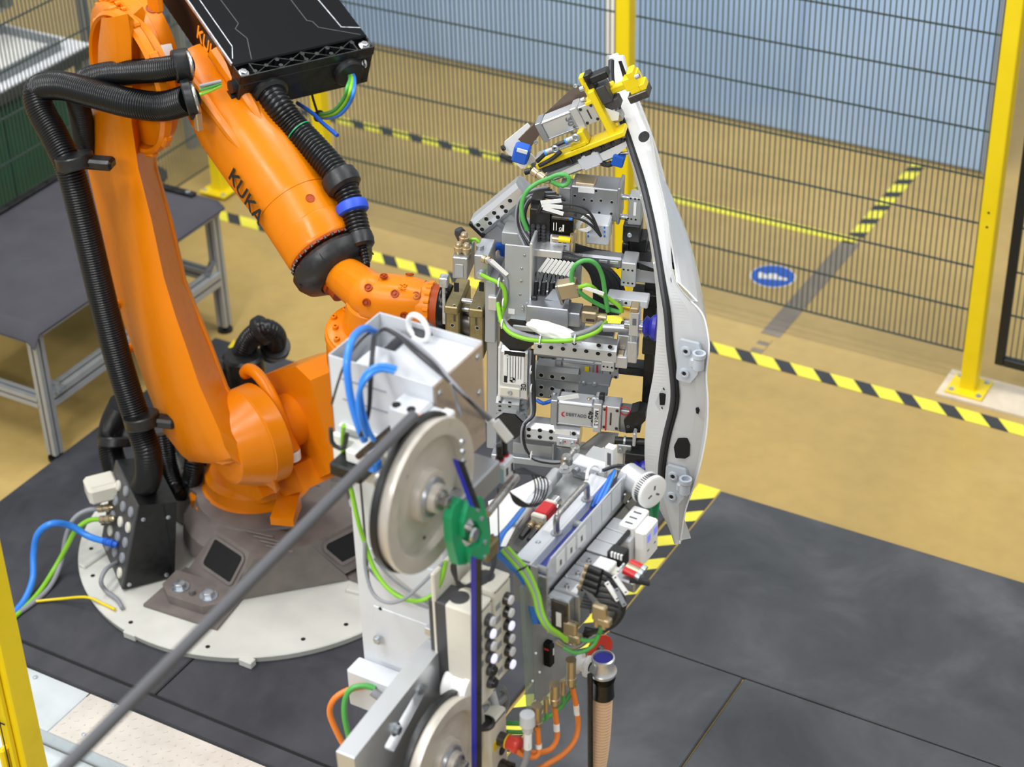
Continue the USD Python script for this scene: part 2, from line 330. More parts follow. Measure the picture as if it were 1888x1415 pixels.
def mesh_panel(name, label, o, u, L, z0, z1, per=.022, hz=.19, frame=None, m='wire_green', rv=.0021, rh=.0032):
    t = Thing(name, label, 'mesh fence panel'); u = unit(u); n = np.cross(u, Z); f = Fr(o, u, Z, n)
    x0 = .0; k = int(L / per); bars = []
    for i in range(k + 1):
        x = i * L / k; bars.append(f.box((x - rv, x + rv), (z0, z1), (-rv, rv), 0.0002))
    t.add('vertical_wires', bars, m, kind='stuff', smooth=False)
    z = z0
    while z <= z1 + .01:
        t.add('cross_wire', f.box((-.02, L + .02), (z - rh, z + rh), (-rv - 2 * rh, -rv), .0003), m); z += hz
    if frame:
        w = .034
        for a, b in (((-w, 0), (z0 - w, z1 + w)), ((L, L + w), (z0 - w, z1 + w)), ((0, L), (z0 - w, z0)), ((0, L), (z1, z1 + w))): t.add('frame_bar', f.box(a, b, (-.02, .014), .003), frame)
    return t
mesh_panel('mesh_fence_panel', 'wire mesh fence panel between the right post and the post behind the door', (-3.19, 6.43, 0), X, 1.44, .15, 2.25)
mesh_panel('mesh_fence_panel', 'wire mesh fence panel between the gripper and the orange forearm', (-4.72, 6.43, 0), X, 1.44, .15, 2.25)
mesh_panel('mesh_fence_panel', 'wire mesh fence panel hidden mostly behind the black box of the robot', (-5.37, 6.43, 0), X, .56, .15, 2.25)
mesh_panel('mesh_fence_panel', 'wire mesh fence panel at the upper left in front of the white desk', (-5.45, 4.1, 0), Y, 2.28, .14, 2.2)
mesh_panel('mesh_gate', 'black framed mesh gate right of the rightmost yellow post', (-1.585, 6.43, 0), X, 1.1, .17, 2.2, frame='wire_black')
# near post at the lower left corner with its mesh
q = P(26, 1300, d=4.6)
t = Thing('fence_post', 'yellow fence post cut by the lower left corner of the photo', 'fence post')
t.add('shaft', bx((q[0], q[1], 1.1), (.07, .07, 2.2), b=.004), 'yellow'); t.add('foot_plate', bx((q[0], q[1], .005), (.15, .15, .01)), 'yellow')
t.add('clamp_rib', bx((q[0] + .012, q[1] - .044, 1.1), (.012, .016, 2.1), b=.003), 'yellow')
t.add('clip', bx((q[0] - .01, q[1] - .05, .93), (.018, .03, .12), b=.006), 'yellow')
t = Thing('mesh_fence_panel', 'thin black mesh panel in front of the lower left yellow post', 'mesh fence panel')
fy = q[1] - .06; wires = []
t.add('vertical_wires', [bx((q[0] + .008 - i * .022, fy, 1.1), (.0024, .0024, 2.1), b=.0002) for i in range(16)], 'wire_black', kind='stuff', smooth=False)
for k in range(9): t.add('cross_wire', bx((q[0] - .16, fy + .003, .32 + .19 * k), (.36, .003, .003), b=.0002), 'wire_black')

# ---------------------------------------------------------------- bright cable duct at the lower left
t = Thing('cable_duct', 'bright metal cable duct with a plain and a raised pattern cover', 'cable duct')
t.add('duct_body', bx((-3.1, 3.18, .035), (2.0, .186, .07), b=.003), 'sheet')
t.add('plain_cover', bx((-3.86, 3.186, .0715), (.6, .2, .004), b=.0015), 'sheet')
t.add('pattern_cover', bx((-2.83, 3.186, .072), (1.45, .2, .005), b=.0015), 'diamond')
lugs = []
for i in range(46):
    for j in range(6):
        a = math.radians(45 if (i + j) % 2 else -45); x, y = -3.54 + i * .031, 3.104 + j * .031
        lugs.append(extr([(-.008, 0), (-.003, -.0026), (.003, -.0026), (.008, 0), (.003, .0026), (-.003, .0026)], .0016, (x, y, .0744), (math.cos(a), math.sin(a), 0), (-math.sin(a), math.cos(a), 0)))
t.add('raised_lugs', lugs, 'diamond', kind='stuff', smooth=False)
for px, py in ((65, 1249), (155, 1355), (210, 1301), (360, 1430)): t.add('cover_screw', hexbolt(P(px, py, z=.0745), Z, .006, .003), 'zinc')
t = Thing('floor_sheet', 'grey metal floor sheets in the lower left corner before the cable duct', 'floor plate')
for a, b, y0, y1 in ((-4.4, -2.0, 2.6, 3.083), (-4.4, -2.0, 2.1, 2.594)): t.add('sheet_panel', bx(((a + b) / 2, (y0 + y1) / 2, .006), (b - a, y1 - y0, .008), b=.002), 'sheet')

# ---------------------------------------------------------------- table with black mat top
t = Thing('work_table', 'low aluminium profile table with a dark fabric top', 'table')
TX0, TX1, TY0, TY1, TZ = -5.34, -4.585, 4.29, 5.42, .6
def prof(t, name, p0, p1, w=.045, par=None, up=Z):
    p0, p1 = NA(p0, float), NA(p1, float); d = unit(p1 - p0); a = np.cross(d, Z); a = X if np.linalg.norm(a) < .1 else unit(a); b = np.cross(d, a); L = np.linalg.norm(p1 - p0); h = w / 2; g = w * .09
    sq = Polygon([(-h, -h), (h, -h), (h, h), (-h, h)])
    for c_ in ((0, -h), (0, h), (-h, 0), (h, 0)): sq = sq.difference(sbox(c_[0] - g, c_[1] - g, c_[0] + g, c_[1] + g))
    i = t.add(name, extr(sq, L, p0, a, np.cross(d, a)), 'alu_matt', parent=par)
    for c_ in ((0, -1), (0, 1), (-1, 0), (1, 0)):
        k = t.add('slot', bx((p0 + p1) / 2 + a * c_[0] * (h - g * .9) + np.cross(d, a) * c_[1] * (h - g * .9), (2 * g * .95, g * .3, L) if c_[0] == 0 else (g * .3, 2 * g * .95, L), np.stack([a, np.cross(d, a), d], 1), .0002), 'dark_grey', parent=i, smooth=False)
    return i
for x in (TX0 + .03, TX1 - .03):
    for y in (TY0 + .03, TY1 - .03):
        i = prof(t, 'leg', (x, y, .03), (x, y, TZ - .05)); t.add('levelling_foot', cat([cyl((x, y, .0), (x, y, .012), .032), cyl((x, y, .01), (x, y, .05), .01)]), 'black_plastic', parent=i)
for y in (TY0 + .03, TY1 - .03): prof(t, 'end_rail', (TX0 + .05, y, TZ - .03), (TX1 - .05, y, TZ - .03)); prof(t, 'stretcher', (TX0 + .05, y, .26), (TX1 - .05, y, .26))
for x in (TX0 + .03, TX1 - .03): prof(t, 'side_rail', (x, TY0, TZ - .03), (x, TY1, TZ - .03)); prof(t, 'stretcher', (x, TY0 + .05, .27), (x, TY1 - .05, .27), .06)
for x, y, sy in ((TX1 - .03, TY0 + .07, 1), (TX1 - .03, TY1 - .07, -1)): t.add('corner_bracket', extr([(0, 0), (.055, 0), (0, .055)], .034, (x + .017, y - .017 * sy, .3), Y * sy, Z), 'zinc')
def topmesh():
    nx, ny = 26, 36; xs = np.linspace(TX0 - .02, TX1 + .025, nx); ys = np.linspace(TY0 - .03, TY1 + .03, ny); gx, gy = np.meshgrid(xs, ys, indexing='ij')
    z = TZ + .008 + .006 * meshkit.fbm(np.stack([gx * 3, gy * 3, gx * 0], -1), 3); ex = np.maximum(0, np.abs(gy - (TY0 + TY1) / 2) - (TY1 - TY0) / 2 + .0); z -= 1.1 * ex + .012 * (ex > .005)
    z -= 0.9 * np.maximum(0, gx - TX1 + .002)
    v = np.stack([gx, gy, z], -1).reshape(-1, 3); f = []
    for i in range(nx - 1):
        for j in range(ny - 1): a = i * ny + j; f += [(a, a + ny, a + ny + 1), (a, a + ny + 1, a + 1)]
    n = len(v); f = f + [(a + n, c_ + n, b + n) for a, b, c_ in f]; v2 = v - NA([0, 0, .007]); return tm(np.vstack([v, v2]), f)
t.add('fabric_top', topmesh(), 'table_mat', smooth=True)
t.add('top_board', bx(((TX0 + TX1) / 2, (TY0 + TY1) / 2, TZ - .002), (TX1 - TX0 - .02, TY1 - TY0 - .02, .01)), 'table_mat')
def batten(p, q, w=.035):
    p, q = NA(p, float), NA(q, float); d = unit(q - p); i = t.add('batten', bx((p + q) / 2, (np.linalg.norm(q - p), w, .012), np.stack([d, np.cross(Z, d), Z], 1)), 'black_plastic')
    for s_ in (.08, .92): t.add('batten_screw', screw(p + (q - p) * s_ + Z * .005, Z, .011, .004), 'zinc', parent=i)
batten((-5.32, 4.45, TZ + .02), (-5.32, 5.38, TZ + .02)); batten((-5.1, 5.4, TZ + .02), (-4.7, 5.4, TZ + .02))

# ---------------------------------------------------------------- desk and cabinet behind the left fence
t = Thing('assembly_desk', 'white assembly desk with profile legs behind the left mesh fence', 'desk')
t.add('desk_top', bx((-6.0, 5.35, .88), (.66, 1.2, .03), b=.004), 'paper'); t.add('upper_shelf', bx((-6.2, 5.5, 1.28), (.36, 1.3, .03), b=.004), 'cream'); t.add('shelf_lip', bx((-6.01, 5.5, 1.29), (.03, 1.3, .07), b=.004), 'cream')
for x in (-5.72, -6.28):
    for y in (4.82, 5.93): prof(t, 'leg', (x, y, 0), (x, y, .865), .05)
for y in (4.95, 6.1): prof(t, 'upright', (-6.3, y, .9), (-6.3, y, 1.9), .05)
t.add('back_panel', bx((-6.37, 5.5, 1.4), (.02, 1.3, 1.1)), 'paper')
t.add('edge_trim', bx((-5.667, 5.35, .86), (.012, 1.2, .05)), 'dark_grey')
single('green_cabinet', cat([bx((-5.97, 5.42, .4), (.46, .92, .72), b=.01), bx((-5.736, 5.2, .42), (.012, .42, .62), b=.004), bx((-5.736, 5.64, .42), (.012, .42, .62), b=.004)]), 'green_dark', 'dark green cabinet under the white assembly desk', 'cabinet')
t = Thing('paper_tray', 'pale open tray lying on the white assembly desk', 'tray')
t.add('tray_floor', bx((-5.9, 5.62, .905), (.34, .42, .012)), 'white_paint')
for a, b in (((-5.73, 5.62, .925), (.01, .42, .05)), ((-6.07, 5.62, .925), (.01, .42, .05)), ((-5.9, 5.41, .925), (.34, .01, .05)), ((-5.9, 5.83, .925), (.34, .01, .05))): t.add('tray_wall', bx(a, b), 'mid_grey')
t = Thing('grey_machine_box', 'dark grey box on the upper shelf of the white desk', 'box'); t.add('case', bx((-6.14, 5.1, 1.38), (.2, .4, .16), b=.012), 'dark_grey'); t.add('lid', bx((-6.14, 5.1, 1.466), (.21, .41, .012)), 'black_plastic')
t = Thing('control_monitor', 'black monitor panel behind the robot elbow at the upper left', 'monitor')
t.add('panel', bx((-5.85, 6.32, 1.25), (.4, .04, .5), b=.008), 'black_gloss'); t.add('stand', cyl((-5.85, 6.36, 0), (-5.85, 6.36, 1.2), .02), 'dark_grey'); t.add('base', cyl((-5.85, 6.36, 0), (-5.85, 6.36, .015), .12), 'dark_grey')
t = Thing('metal_rack', 'pale profile rack standing behind the fence corner', 'rack')
for x in (-6.45, -5.85):
    for y in (6.75, 7.3): prof(t, 'upright', (x, y, 0), (x, y, 1.7), .045)
for z in (.35, .9, 1.45): t.add('shelf', bx((-6.15, 7.02, z), (.64, .6, .025)), 'cream')
for i, (x, z, w) in enumerate(((-6.3, .36, .22), (-6.0, .36, .2), (-6.15, .912, .3))):
    tt = Thing('storage_bin', ['grey storage bin at the left of the lower rack shelf', 'grey storage bin at the right of the lower rack shelf', 'grey storage bin alone on the middle rack shelf'][i], 'bin')
    tt.add('bin_body', bx((x, 7.0, z + .08), (w, .4, .15), b=.01), 'mid_grey'); tt.add('bin_rim', bx((x, 7.0, z + .158), (w + .014, .414, .014)), 'mid_grey')

# ================================================================ the robot
A1 = NA([-3.62, 4.30, 0]); th = math.radians(-21.5)
RB = Fr(A1, (math.cos(th), math.sin(th), 0), (-math.sin(th), math.cos(th), 0))       # a = reach, b = away from the viewer, c = up
PLC = NA([-3.578, 4.269, 0])
t = Thing('base_plate', 'round off-white steel plate under the orange robot', 'base plate')
t.add('disc', lathe([(.0165, .66), (.04, .667), (.044, .664), (.044, .0)], PLC, Z, 96), 'plate_white')
for px, py in ((190, 967), (168, 1012), (171, 1062), (241, 1148), (383, 1193), (559, 1179), (638, 1152)): q = P(px, py, z=.0445); t.add('screw_hole', cyl(q - Z * .002, q + Z * .0006, .008, n=12), 'black_matte')
for i, (a, b) in enumerate((((150, 1046), (205, 1008)), ((640, 1085), (668, 1092)))):
    p, q = P(*a, z=.05), P(*b, z=.05); t.add('weld_bar', bx((p + q) / 2, (np.linalg.norm(q - p), .03, .016), np.stack([unit(q - p), np.cross(Z, unit(q - p)), Z], 1), .004), 'plate_white')
for px, py in ((243, 1170), (456, 1221)): q = P(px, py, z=.03); t.add('stop_cleat', bx(q, (.05, .03, .026)), 'plate_white')

R_ = Thing('industrial_robot', 'large orange six axis robot arm with black dress pack box', 'robot')
# cast base: drum, four legs with windows, feet with bolts
bc = NA([-3.57, 4.27, 0]); BM = 'base_paint'
R_.add('base_casting', lathe([(.045, .27), (.09, .3), (.16, .29), (.2, .25), (.243, .235), (.243, 0)], bc, Z, 40), BM)
def leg(az, foot=True):
    d = NA([math.cos(math.radians(az)), math.sin(math.radians(az)), 0]); f = Fr(bc, d, np.cross(Z, d)); w = .135
    pr = [(.1, .05), (.43, .05), (.39, .19), (.3, .24), (.1, .245)]
    i = R_.add('base_leg', extr([(x, z) for x, z in pr], -2 * w, f(0, -w, 0), d, Z) if False else loft([[f(x, -w if x > .2 else -w * 1.25, z) for x, z in pr], [f(x, w if x > .2 else w * 1.25, z) for x, z in pr]]), BM)
    win = Polygon([(-.085, .078), (.085, .078), (.085, .165), (-.085, .165)]).buffer(.012).buffer(-.004)
    sl = unit(d * -.04 + Z * .14)
    R_.add('leg_window', extr([(y, (z - .05) / .14 * .1456) for y, z in win.exterior.coords], .004, f(.4285, 0, .05), f.v, sl), 'black_matte', parent=i)
    wr = win.buffer(.012).difference(win); R_.add('window_rim', extr([(y, (z - .05) / .14 * .1456) for y, z in wr.exterior.coords], .006, f(.4285, 0, .05), f.v, sl, holes=[[(y, (z - .05) / .14 * .1456) for y, z in win.exterior.coords]]), BM, parent=i)
    R_.add('base_foot', extr([(.4, -.16), (.47, -.16), (.52, -.11), (.52, .11), (.47, .16), (.4, .16)], .035, f(0, 0, .05), d, f.v), BM, parent=i)
    R_.add('foot_pad', extr([(.33, -.19), (.565, -.17), (.565, .17), (.33, .19)], .014, f(0, 0, .042), d, f.v), 'base_paint', parent=i)
    for y in (-.085, .085): R_.add('foot_bolt', hexbolt(f(.462, y, .085), Z, .02, .022), 'zinc', parent=i)
    R_.add('dowel', cyl(f(.48, 0, .085), f(.48, 0, .1), .011), 'steel', parent=i)
for az in (92, 172): leg(az)
ZB = lambda p, z: P(*p, z=z)
inn = [ZB(p, .234) for p in ((430, 955), (560, 990))] + [bc + NA([0, 0, .05]), bc + NA([0, 0, .2])]
l1 = [ZB((355, 1060), .08), ZB((420, 1105), .08), ZB((397, 977), .235)]; l1.append(l1[2] + (l1[1] - l1[0]) * 1.06)
wl = [ZB((420, 1110), .05), ZB((468, 1032), .24), ZB((572, 1005), .24), ZB((638, 1062), .07), ZB((642, 1070), .05)]
l2o = NA([.085, .23, 0]); l2 = [ZB((572, 1005), .24), ZB((636, 1059), .075)]; l2 = l2 + [p + l2o for p in l2]
def winface(f4, name, lo, hi, par):                                   # a window with its rim on the sloped end face
    f4 = [NA(p) for p in f4]; o = f4[0]; e1 = f4[1] - f4[0]; e2 = f4[2] - f4[0]; L1, L2 = np.linalg.norm(e1), np.linalg.norm(e2); u = e1 / L1; n = unit(np.cross(e1, e2)); n = n if n @ (CE - o) > 0 else -n; v = np.cross(n, u); v = v if v @ e2 > 0 else -v
    sk = (e2 @ u) / (e2 @ v); H = e2 @ v
    q = lambda a, b: (a * L1 + sk * b * H, b * H)
    w = Polygon([q(lo[0], lo[1]), q(hi[0], lo[1]), q(hi[0], hi[1]), q(lo[0], hi[1])]).buffer(-.012).buffer(.012); o2 = o + n * .001
    R_.add('leg_window', extr(w, .003 if np.cross(u, v) @ n > 0 else -.003, o2, u, v), 'black_matte', parent=par)
    R_.add('window_rim', extr(w.buffer(.011), .006 if np.cross(u, v) @ n > 0 else -.006, o2, u, v, holes=[w]), BM, parent=par)
i = R_.add('base_leg', hull(l1 + inn + [ZB((340, 1060), .055), ZB((420, 1108), .05)]), BM); winface(l1, 'w', (.12, .3), (.9, .86), i)
R_.add('base_wall', hull(wl + inn), BM)
j = R_.add('base_leg', hull(l2 + inn[1:] + [bc + NA([.1, .1, .24])]), BM); winface(l2[1:2] + l2[3:] + l2[:1], 'w', (.12, .3), (.9, .86), j)
for k in range(4): p_ = ZB((480 + 12 * k, 985 + 9 * k), .243); R_.add('cast_ridge', bx(p_, (.1, .008, .006), np.stack([unit(NA([1, .15, 0])), unit(NA([-.15, 1, 0])), Z], 1), .002), BM)
def foot(o, d, par):
    f = Fr(o, d, np.cross(Z, d))
    R_.add('foot_pad', extr([(-.13, -.135), (.1, -.15), (.1, .15), (-.13, .135)], .012, f(0, 0, -.012), d, f.v), BM, parent=par)
    R_.add('base_foot', extr([(-.07, -.125), (.015, -.125), (.06, -.07), (.06, .07), (.015, .125), (-.07, .125)], .035, f(0, 0, 0), d, f.v), BM, parent=par)
    for y in (-.058, .058): R_.add('foot_bolt', hexbolt(f(.005, y, .035), Z, .021, .022), 'zinc', parent=par)
    R_.add('dowel', cyl(f(.02, 0, .035), f(.02, 0, .052), .011), 'steel', parent=par)
foot(NA([-3.565, 3.845, .056]), NA([0.06, -1., 0]), i); foot(NA([-3.08, 4.33, .056]), NA([1., .06, 0]), j)
# black cover box with the media connector panel
u = NA([math.cos(math.radians(54)), math.sin(math.radians(54)), 0]); n_ = np.cross(u, Z); o = P(228, 1088, z=.055); CB = Fr(o, u, Z, n_)
g = lambda px, py: tuple(CB.pp(px, py, c=0)[:2])
face = [g(228, 1088), g(322, 1064), g(326, 926), g(257, 933)]
i = R_.add('cover_box', extr(face, -.3, CB(0, 0, 0), CB.u, CB.v), 'black_plastic')
R_.add('cover_seam', CB.box((face[1][0] - .002, face[1][0] + .002), (0, face[2][1]), (0, .002), .0003), 'black_matte', parent=i)
for px, py in ((264, 958), (310, 954), (238, 1078), (307, 1060)): R_.add('cover_screw', lathe([(0, .008), (.003, .008), (.005, .004), (.005, 0)], CB.px(px, py, c=.001), n_, 12), 'zinc', parent=i)
pl, ph_ = CB(*face[0], 0), CB(*face[3], 0); e2 = unit(ph_ - pl); e1 = -n_; pn = unit(np.cross(e1, e2)); pn = pn if pn @ (CE - pl) > 0 else -pn
CP = Fr(pl, e1, e2, pn); PH = np.linalg.norm(ph_ - pl)
i = R_.add('connector_panel', CP.box((0, .3), (0, PH), (-.004, .006), .002), 'dark_grey')
for c_ in range(3):
    for r_ in range(5): R_.add('blind_cap', lathe([(0, .019), (.006, .019), (.009, .015), (.009, 0)], CP(.045 + .085 * c_, .04 + r_ * .062 + .03 * (c_ % 2), .006), pn, 18), 'mid_grey' if (c_ + r_) % 3 else 'cream', parent=i)
# rear motor and dark gear under the hoses
R_.add('rear_housing', cyl(RB(-.3, -.02, .1), RB(-.3, -.02, .42), .12, b=.02), 'black_plastic'); R_.add('rear_motor', cyl(RB(-.22, .12, .3), RB(-.22, .12, .62), .075, b=.01), 'black_plastic')
R_.add('motor_plug', bx(RB(-.3, .05, .5), (.09, .09, .12), RB.R, .01), 'black_plastic')
for q in ((430, 636), (420, 663)): R_.add('warning_plate', extr([(-.02, -.015), (.02, -.015), (0, .022)], .002, RB.px(*q, b=.34), X, unit(Y * .6 + Z)), 'yellow')
# rotating column: ring with a castellated rim
rp = [(.165, .215), (.185, .222), (.215, .222), (.22, .205), (.24, .2), (.25, .185), (.29, .18), (.31, .16)]
i = R_.add('rotary_column', lathe([(x, r) for x, r in rp] + [(.31, 0)], A1, Z, 60), 'orange')
for k in range(16):
    a = 2 * math.pi * k / 16; d = NA([math.cos(a), math.sin(a), 0])
    R_.add('rim_block', bx(A1 + d * .216 + Z * .2, (.05, .052 if k % 3 else .034, .06), np.stack([d, np.cross(Z, d), Z], 1), .006), 'orange', parent=i)
sp = RB.px(527, 940, b=-.12); d = unit(NA([.35, -1, 0]))
R_.add('end_stop', hull([sp + d * a + np.cross(Z, d) * b + Z * c_ for a, b, c_ in ((-.06, -.035, .03), (-.06, .035, .03), (.05, -.04, .0), (.05, .04, .0), (.05, -.04, -.03), (.05, .04, -.03), (-.06, -.035, -.03), (-.06, .035, -.03))]), 'orange', parent=i)
def rz(pts, b): return [tuple(RB.pp(px, py, b=b)[[0, 2]]) for px, py in pts]
def sideplate(name, pts, b, th_, m, parent=None, smooth=32):                          # outline seen on plane b, thickness along +b
    pg = Polygon(rz(pts, b)).buffer(0); e = min(.012, th_ / 3); ins = pg.buffer(-e, join_style=2)
    f = lambda g, b0, h: extr(g, -h, RB(0, b0, 0), RB.u, Z)
    return R_.add(name, cat([f(pg, b + e, th_ - e), f(ins, b, e * 1.01)]) if False else f(pg, b, th_), m, parent, smooth)
# cheeks that carry axis 2
sideplate('column_cheek', [(480, 694), (512, 684), (545, 676), (560, 690), (572, 702), (588, 760), (614, 858), (610, 872), (556, 898), (535, 900), (520, 880), (528, 820), (545, 790)], -.03, .16, 'orange')
sideplate('column_cheek', [(404, 846), (428, 850), (462, 872), (486, 918), (476, 925), (440, 912), (418, 900)], -.2, .06, 'orange')
sideplate('column_web', [(380, 850), (440, 800), (540, 860), (560, 905), (480, 930), (390, 930)], -.1, .16, 'orange')
i = R_.add('gear_drum', lathe([(-.21, .158), (-.2, .168), (-.14, .168), (-.13, .15), (-.125, .09), (.03, .09)], RB(.35, 0, .7), RB.v, 40), 'orange')
# curved guard with white cap
gp = [(450, 694), (458, 682), (474, 690), (492, 714), (508, 744), (520, 776), (530, 808), (540, 832)]
R_.add('cable_guard', sweep(spline([RB.px(x, y, b=-.12 + .002 * k) for k, (x, y) in enumerate(gp)], .01), np.interp(np.linspace(0, 1, len(spline([RB.px(x, y, b=-.12 + .002 * k) for k, (x, y) in enumerate(gp)], .01))), [0, .05, .2, .6, .85, 1], [.012, .022, .021, .018, .022, .026]), 14), 'orange')
a_, b_ = RB.px(539, 829, b=-.105), RB.px(541, 847, b=-.105); R_.add('guard_cap', cyl(a_, b_, .026, b=.004), 'white_plastic')
# link arm, lofted from section to section; near face offset grows towards the shoulder
rows = [((196, 30), (232, 26), (280, 60), -.236), ((188, 80), (238, 75), (292, 115), -.236), ((186, 150), (240, 145), (292, 170), -.236), ((160, 236), (238, 226), (284, 236), -.237), ((163, 310), (250, 310), (293, 310), -.25), ((184, 400), (274, 405), (322, 410), -.275), ((206, 500), (297, 512), (347, 520), -.30), ((227, 585), (319, 585), (374, 585), -.32), ((246, 640), (340, 645), (398, 645), -.33), ((270, 710), (362, 710), (424, 715), -.34), ((300, 790), (400, 796), (474, 800), -.345), ((336, 834), (410, 826), (500, 850), -.345), ((352, 846), (422, 846), (510, 885), -.335), ((392, 846), (430, 852), (514, 905), -.32)]
secs = []
for L_, G_, T_, b in rows:
    l, g_ = RB.px(*L_, b=b + .03), RB.px(*G_, b=b); bt = b + .16; r2 = RB.px(*T_, b=bt - .02)
    bk = l + RB.v * (.12); w = g_ - l
    secs.append([l, l + w * .14 - RB.v * .026, l + w * .86 - RB.v * .03, g_ + w * .03 + RB.v * .004, r2 - w * .02 - RB.v * .01, r2 - w * .1 + RB.v * .014, bk + w * .1])
ti = R_.add('link_arm', loft(secs), 'orange', smooth=28)
R_.add('link_arm_rib', tube([s_[4] for s_ in secs], .006), 'orange', parent=ti)
for px, py in ((226, 558), (247, 640)): q = RB.px(px, py, b=-.3); R_.add('arm_boss', cyl(q + RB.v * .02, q - RB.v * .025, .016, b=.004), 'orange', parent=ti)
R_.add('shoulder_hub', lathe([(-.31, .1), (-.3, .12), (-.21, .165), (-.2, .165)], RB(.35, 0, .7) + RB.u * -.0, RB.v, 44), 'orange')
R_.add('cast_number', text('A2', .016, RB.px(322, 806, b=-.345), RB.u * .9 - Z * .3, Z, .002), 'orange', parent=ti)
# elbow
q3 = RB.pp(240, 152, b=-.2); A3 = lambda b: RB(q3[0], b, q3[2])
R_.add('elbow_housing', lathe([(-.15, 0), (-.15, .205), (-.215, .211), (-.222, .219), (-.212, .229), (-.19, .231), (-.182, .222), (-.17, .2), (-.17, 0)], A3(0), RB.v, 56), 'orange')
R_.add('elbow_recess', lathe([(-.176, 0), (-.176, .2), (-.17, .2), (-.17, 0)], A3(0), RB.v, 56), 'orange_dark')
for k in range(10): a = 2 * math.pi * k / 10; R_.add('housing_pad', bx(A3(-.196) + .228 * (math.cos(a) * RB.u + math.sin(a) * Z), (.024, .03, .05), np.stack([math.cos(a) * RB.u + math.sin(a) * Z, RB.v, -math.sin(a) * RB.u + math.cos(a) * Z], 1), .006), 'orange')
q4 = RB.pp(228, 102, b=-.13); A4 = lambda b: RB(q4[0], b, q4[2]); ci = lambda c, r: NA([c + r * (math.cos(a) * RB.u + math.sin(a) * Z) for a in np.linspace(0, 2 * np.pi, 56, endpoint=False)])
R_.add('elbow_neck', loft([ci(A3(-.19), .206), ci(A3(-.175), .2), ci(A4(-.15), .178), ci(A4(-.125), .172)]), 'orange')
di = R_.add('elbow_drum', lathe([(-.13, .186), (-.125, .192), (-.085, .192), (-.083, .19), (-.08, .192), (-.035, .19), (-.025, .17), (-.02, .1)], A4(0), RB.v, 64), 'orange')
for k in range(30): a = 2 * math.pi * k / 30; R_.add('flange_bolt', screw(A4(-.128) + .181 * (math.cos(a) * RB.u + math.sin(a) * Z), -RB.v, .009, .016, 8), 'orange', parent=di)
def eye(p, n, r): return cat([lathe([(0, r), (.002, r), (.002, r * .82), (.001, r * .8), (.001, 0)], p, n, 20)])
q = A4(-.06) + .192 * unit(RB.u * .5 + Z * .87); R_.add('eye_plug', eye(q, q - A4(-.06), .018), 'orange_dark', parent=di)
q = RB.px(299, 97, b=-.09); pn_ = unit(RB.u * .8 + Z * .6)
R_.add('rating_plate', bx(q, (.004, .075, .05), np.stack([pn_, unit(RB.v + RB.u * .1 - Z * .13), np.cross(pn_, unit(RB.v + RB.u * .1 - Z * .13))], 1), .001), 'label_white', parent=di)
R_.add('plate_bracket', bx(q - pn_ * .03 - Z * .02, (.05, .06, .03), np.stack([pn_, RB.v, np.cross(pn_, RB.v)], 1), .004), 'orange', parent=di)
for k in range(2): q = RB.px((222, 285)[k], (0, -5)[k], b=-.1); R_.add('lifting_lug', bx(q, (.06, .03, .09), RB.R, .008), 'orange')
# forearm along axis 4
E1 = RB.px(600, 465, b=0); E0 = RB.px(392, 142, b=0); FA = unit(E1 - E0); fl = np.linalg.norm(E1 - E0); fv = unit(RB.v - FA * (RB.v @ FA)); fw = np.cross(FA, fv); fw = fw if fw[2] > 0 else -fw
FR = Fr(E0, FA, fv, fw)
sec = []
for x, rw, rh in ((-.09, .08, .06), (-.05, .1, .08), (.06, .13, .104), (.18, .138, .126), (.34, .13, .124), (.5, .121, .119)):
    a = np.arange(40) * 2 * np.pi / 40; e = .8 if x < .2 else (.8 if x < .4 else 1.)
    ca, sa = np.cos(a), np.sin(a); sec.append(np.stack([FR(x, rw * np.sign(c_) * abs(c_) ** e, rh * np.sign(s_) * abs(s_) ** e) for c_, s_ in zip(ca, sa)]))
fi = R_.add('forearm', loft(sec), 'orange', smooth=40)
R_.add('forearm_tube', lathe([(.495, .1205), (.503, .1205), (.503, .1185), (.506, .1185), (.506, .1205), (.6, .1195), (.603, .1185), (.606, .1195), (fl - .015, .119), (fl - .003, .112), (fl - .003, 0)], E0, FA, 56), 'orange')
R_.add('eye_plug', eye(FR(.56, 0, 0) + .12 * unit(fw - fv * .1), fw - fv * .1, .014), 'orange_dark', parent=fi)
R_.add('forearm_rib', sweep([FR(x, -.13 + .1 * x, .1 - .06 * x) for x in np.linspace(.02, .36, 12)], np.interp(np.linspace(0, 1, 12), [0, .7, 1], [.02, .016, .002]), 10), 'orange', parent=fi)
R_.add('forearm_rib', sweep([FR(x, -.02 + .05 * x, .138 - .09 * x) for x in np.linspace(.0, .3, 12)], np.interp(np.linspace(0, 1, 12), [0, .7, 1], [.03, .02, .002]), 10), 'orange', parent=fi)
# lettering on the forearm, wrapped round the tube
def wrap_text(s, h, x0, ang, R0, m, parent):
    tx = meshkit.text_mesh(s, h, .0012, bold=True); V = tx.vertices; a = math.radians(ang) + V[:, 1] / R0; rr = R0 + .0004 + V[:, 2]
    pts = FR.o + (x0 + V[:, :1]) * FA + (rr * np.cos(a))[:, None] * fw + (rr * np.sin(a))[:, None] * fv
    R_.add('lettering', tm(pts, tx.faces), m, parent=parent, smooth=False, label='black brand lettering along the forearm')
wrap_text('KUKA', .05, .335, -94, .137, 'ink', fi)
R_.add('boot_ring', lathe([(fl - .01, .114), (fl + .004, .114), (fl + .004, .06)], E0, FA, 48), 'orange_dark')
for k in range(30): a = 2 * math.pi * k / 30; R_.add('ring_bolt', screw(FR(fl + .002, .115 * math.cos(a), .115 * math.sin(a)), FA, .006, .008, 8), 'dark_steel', parent=fi)
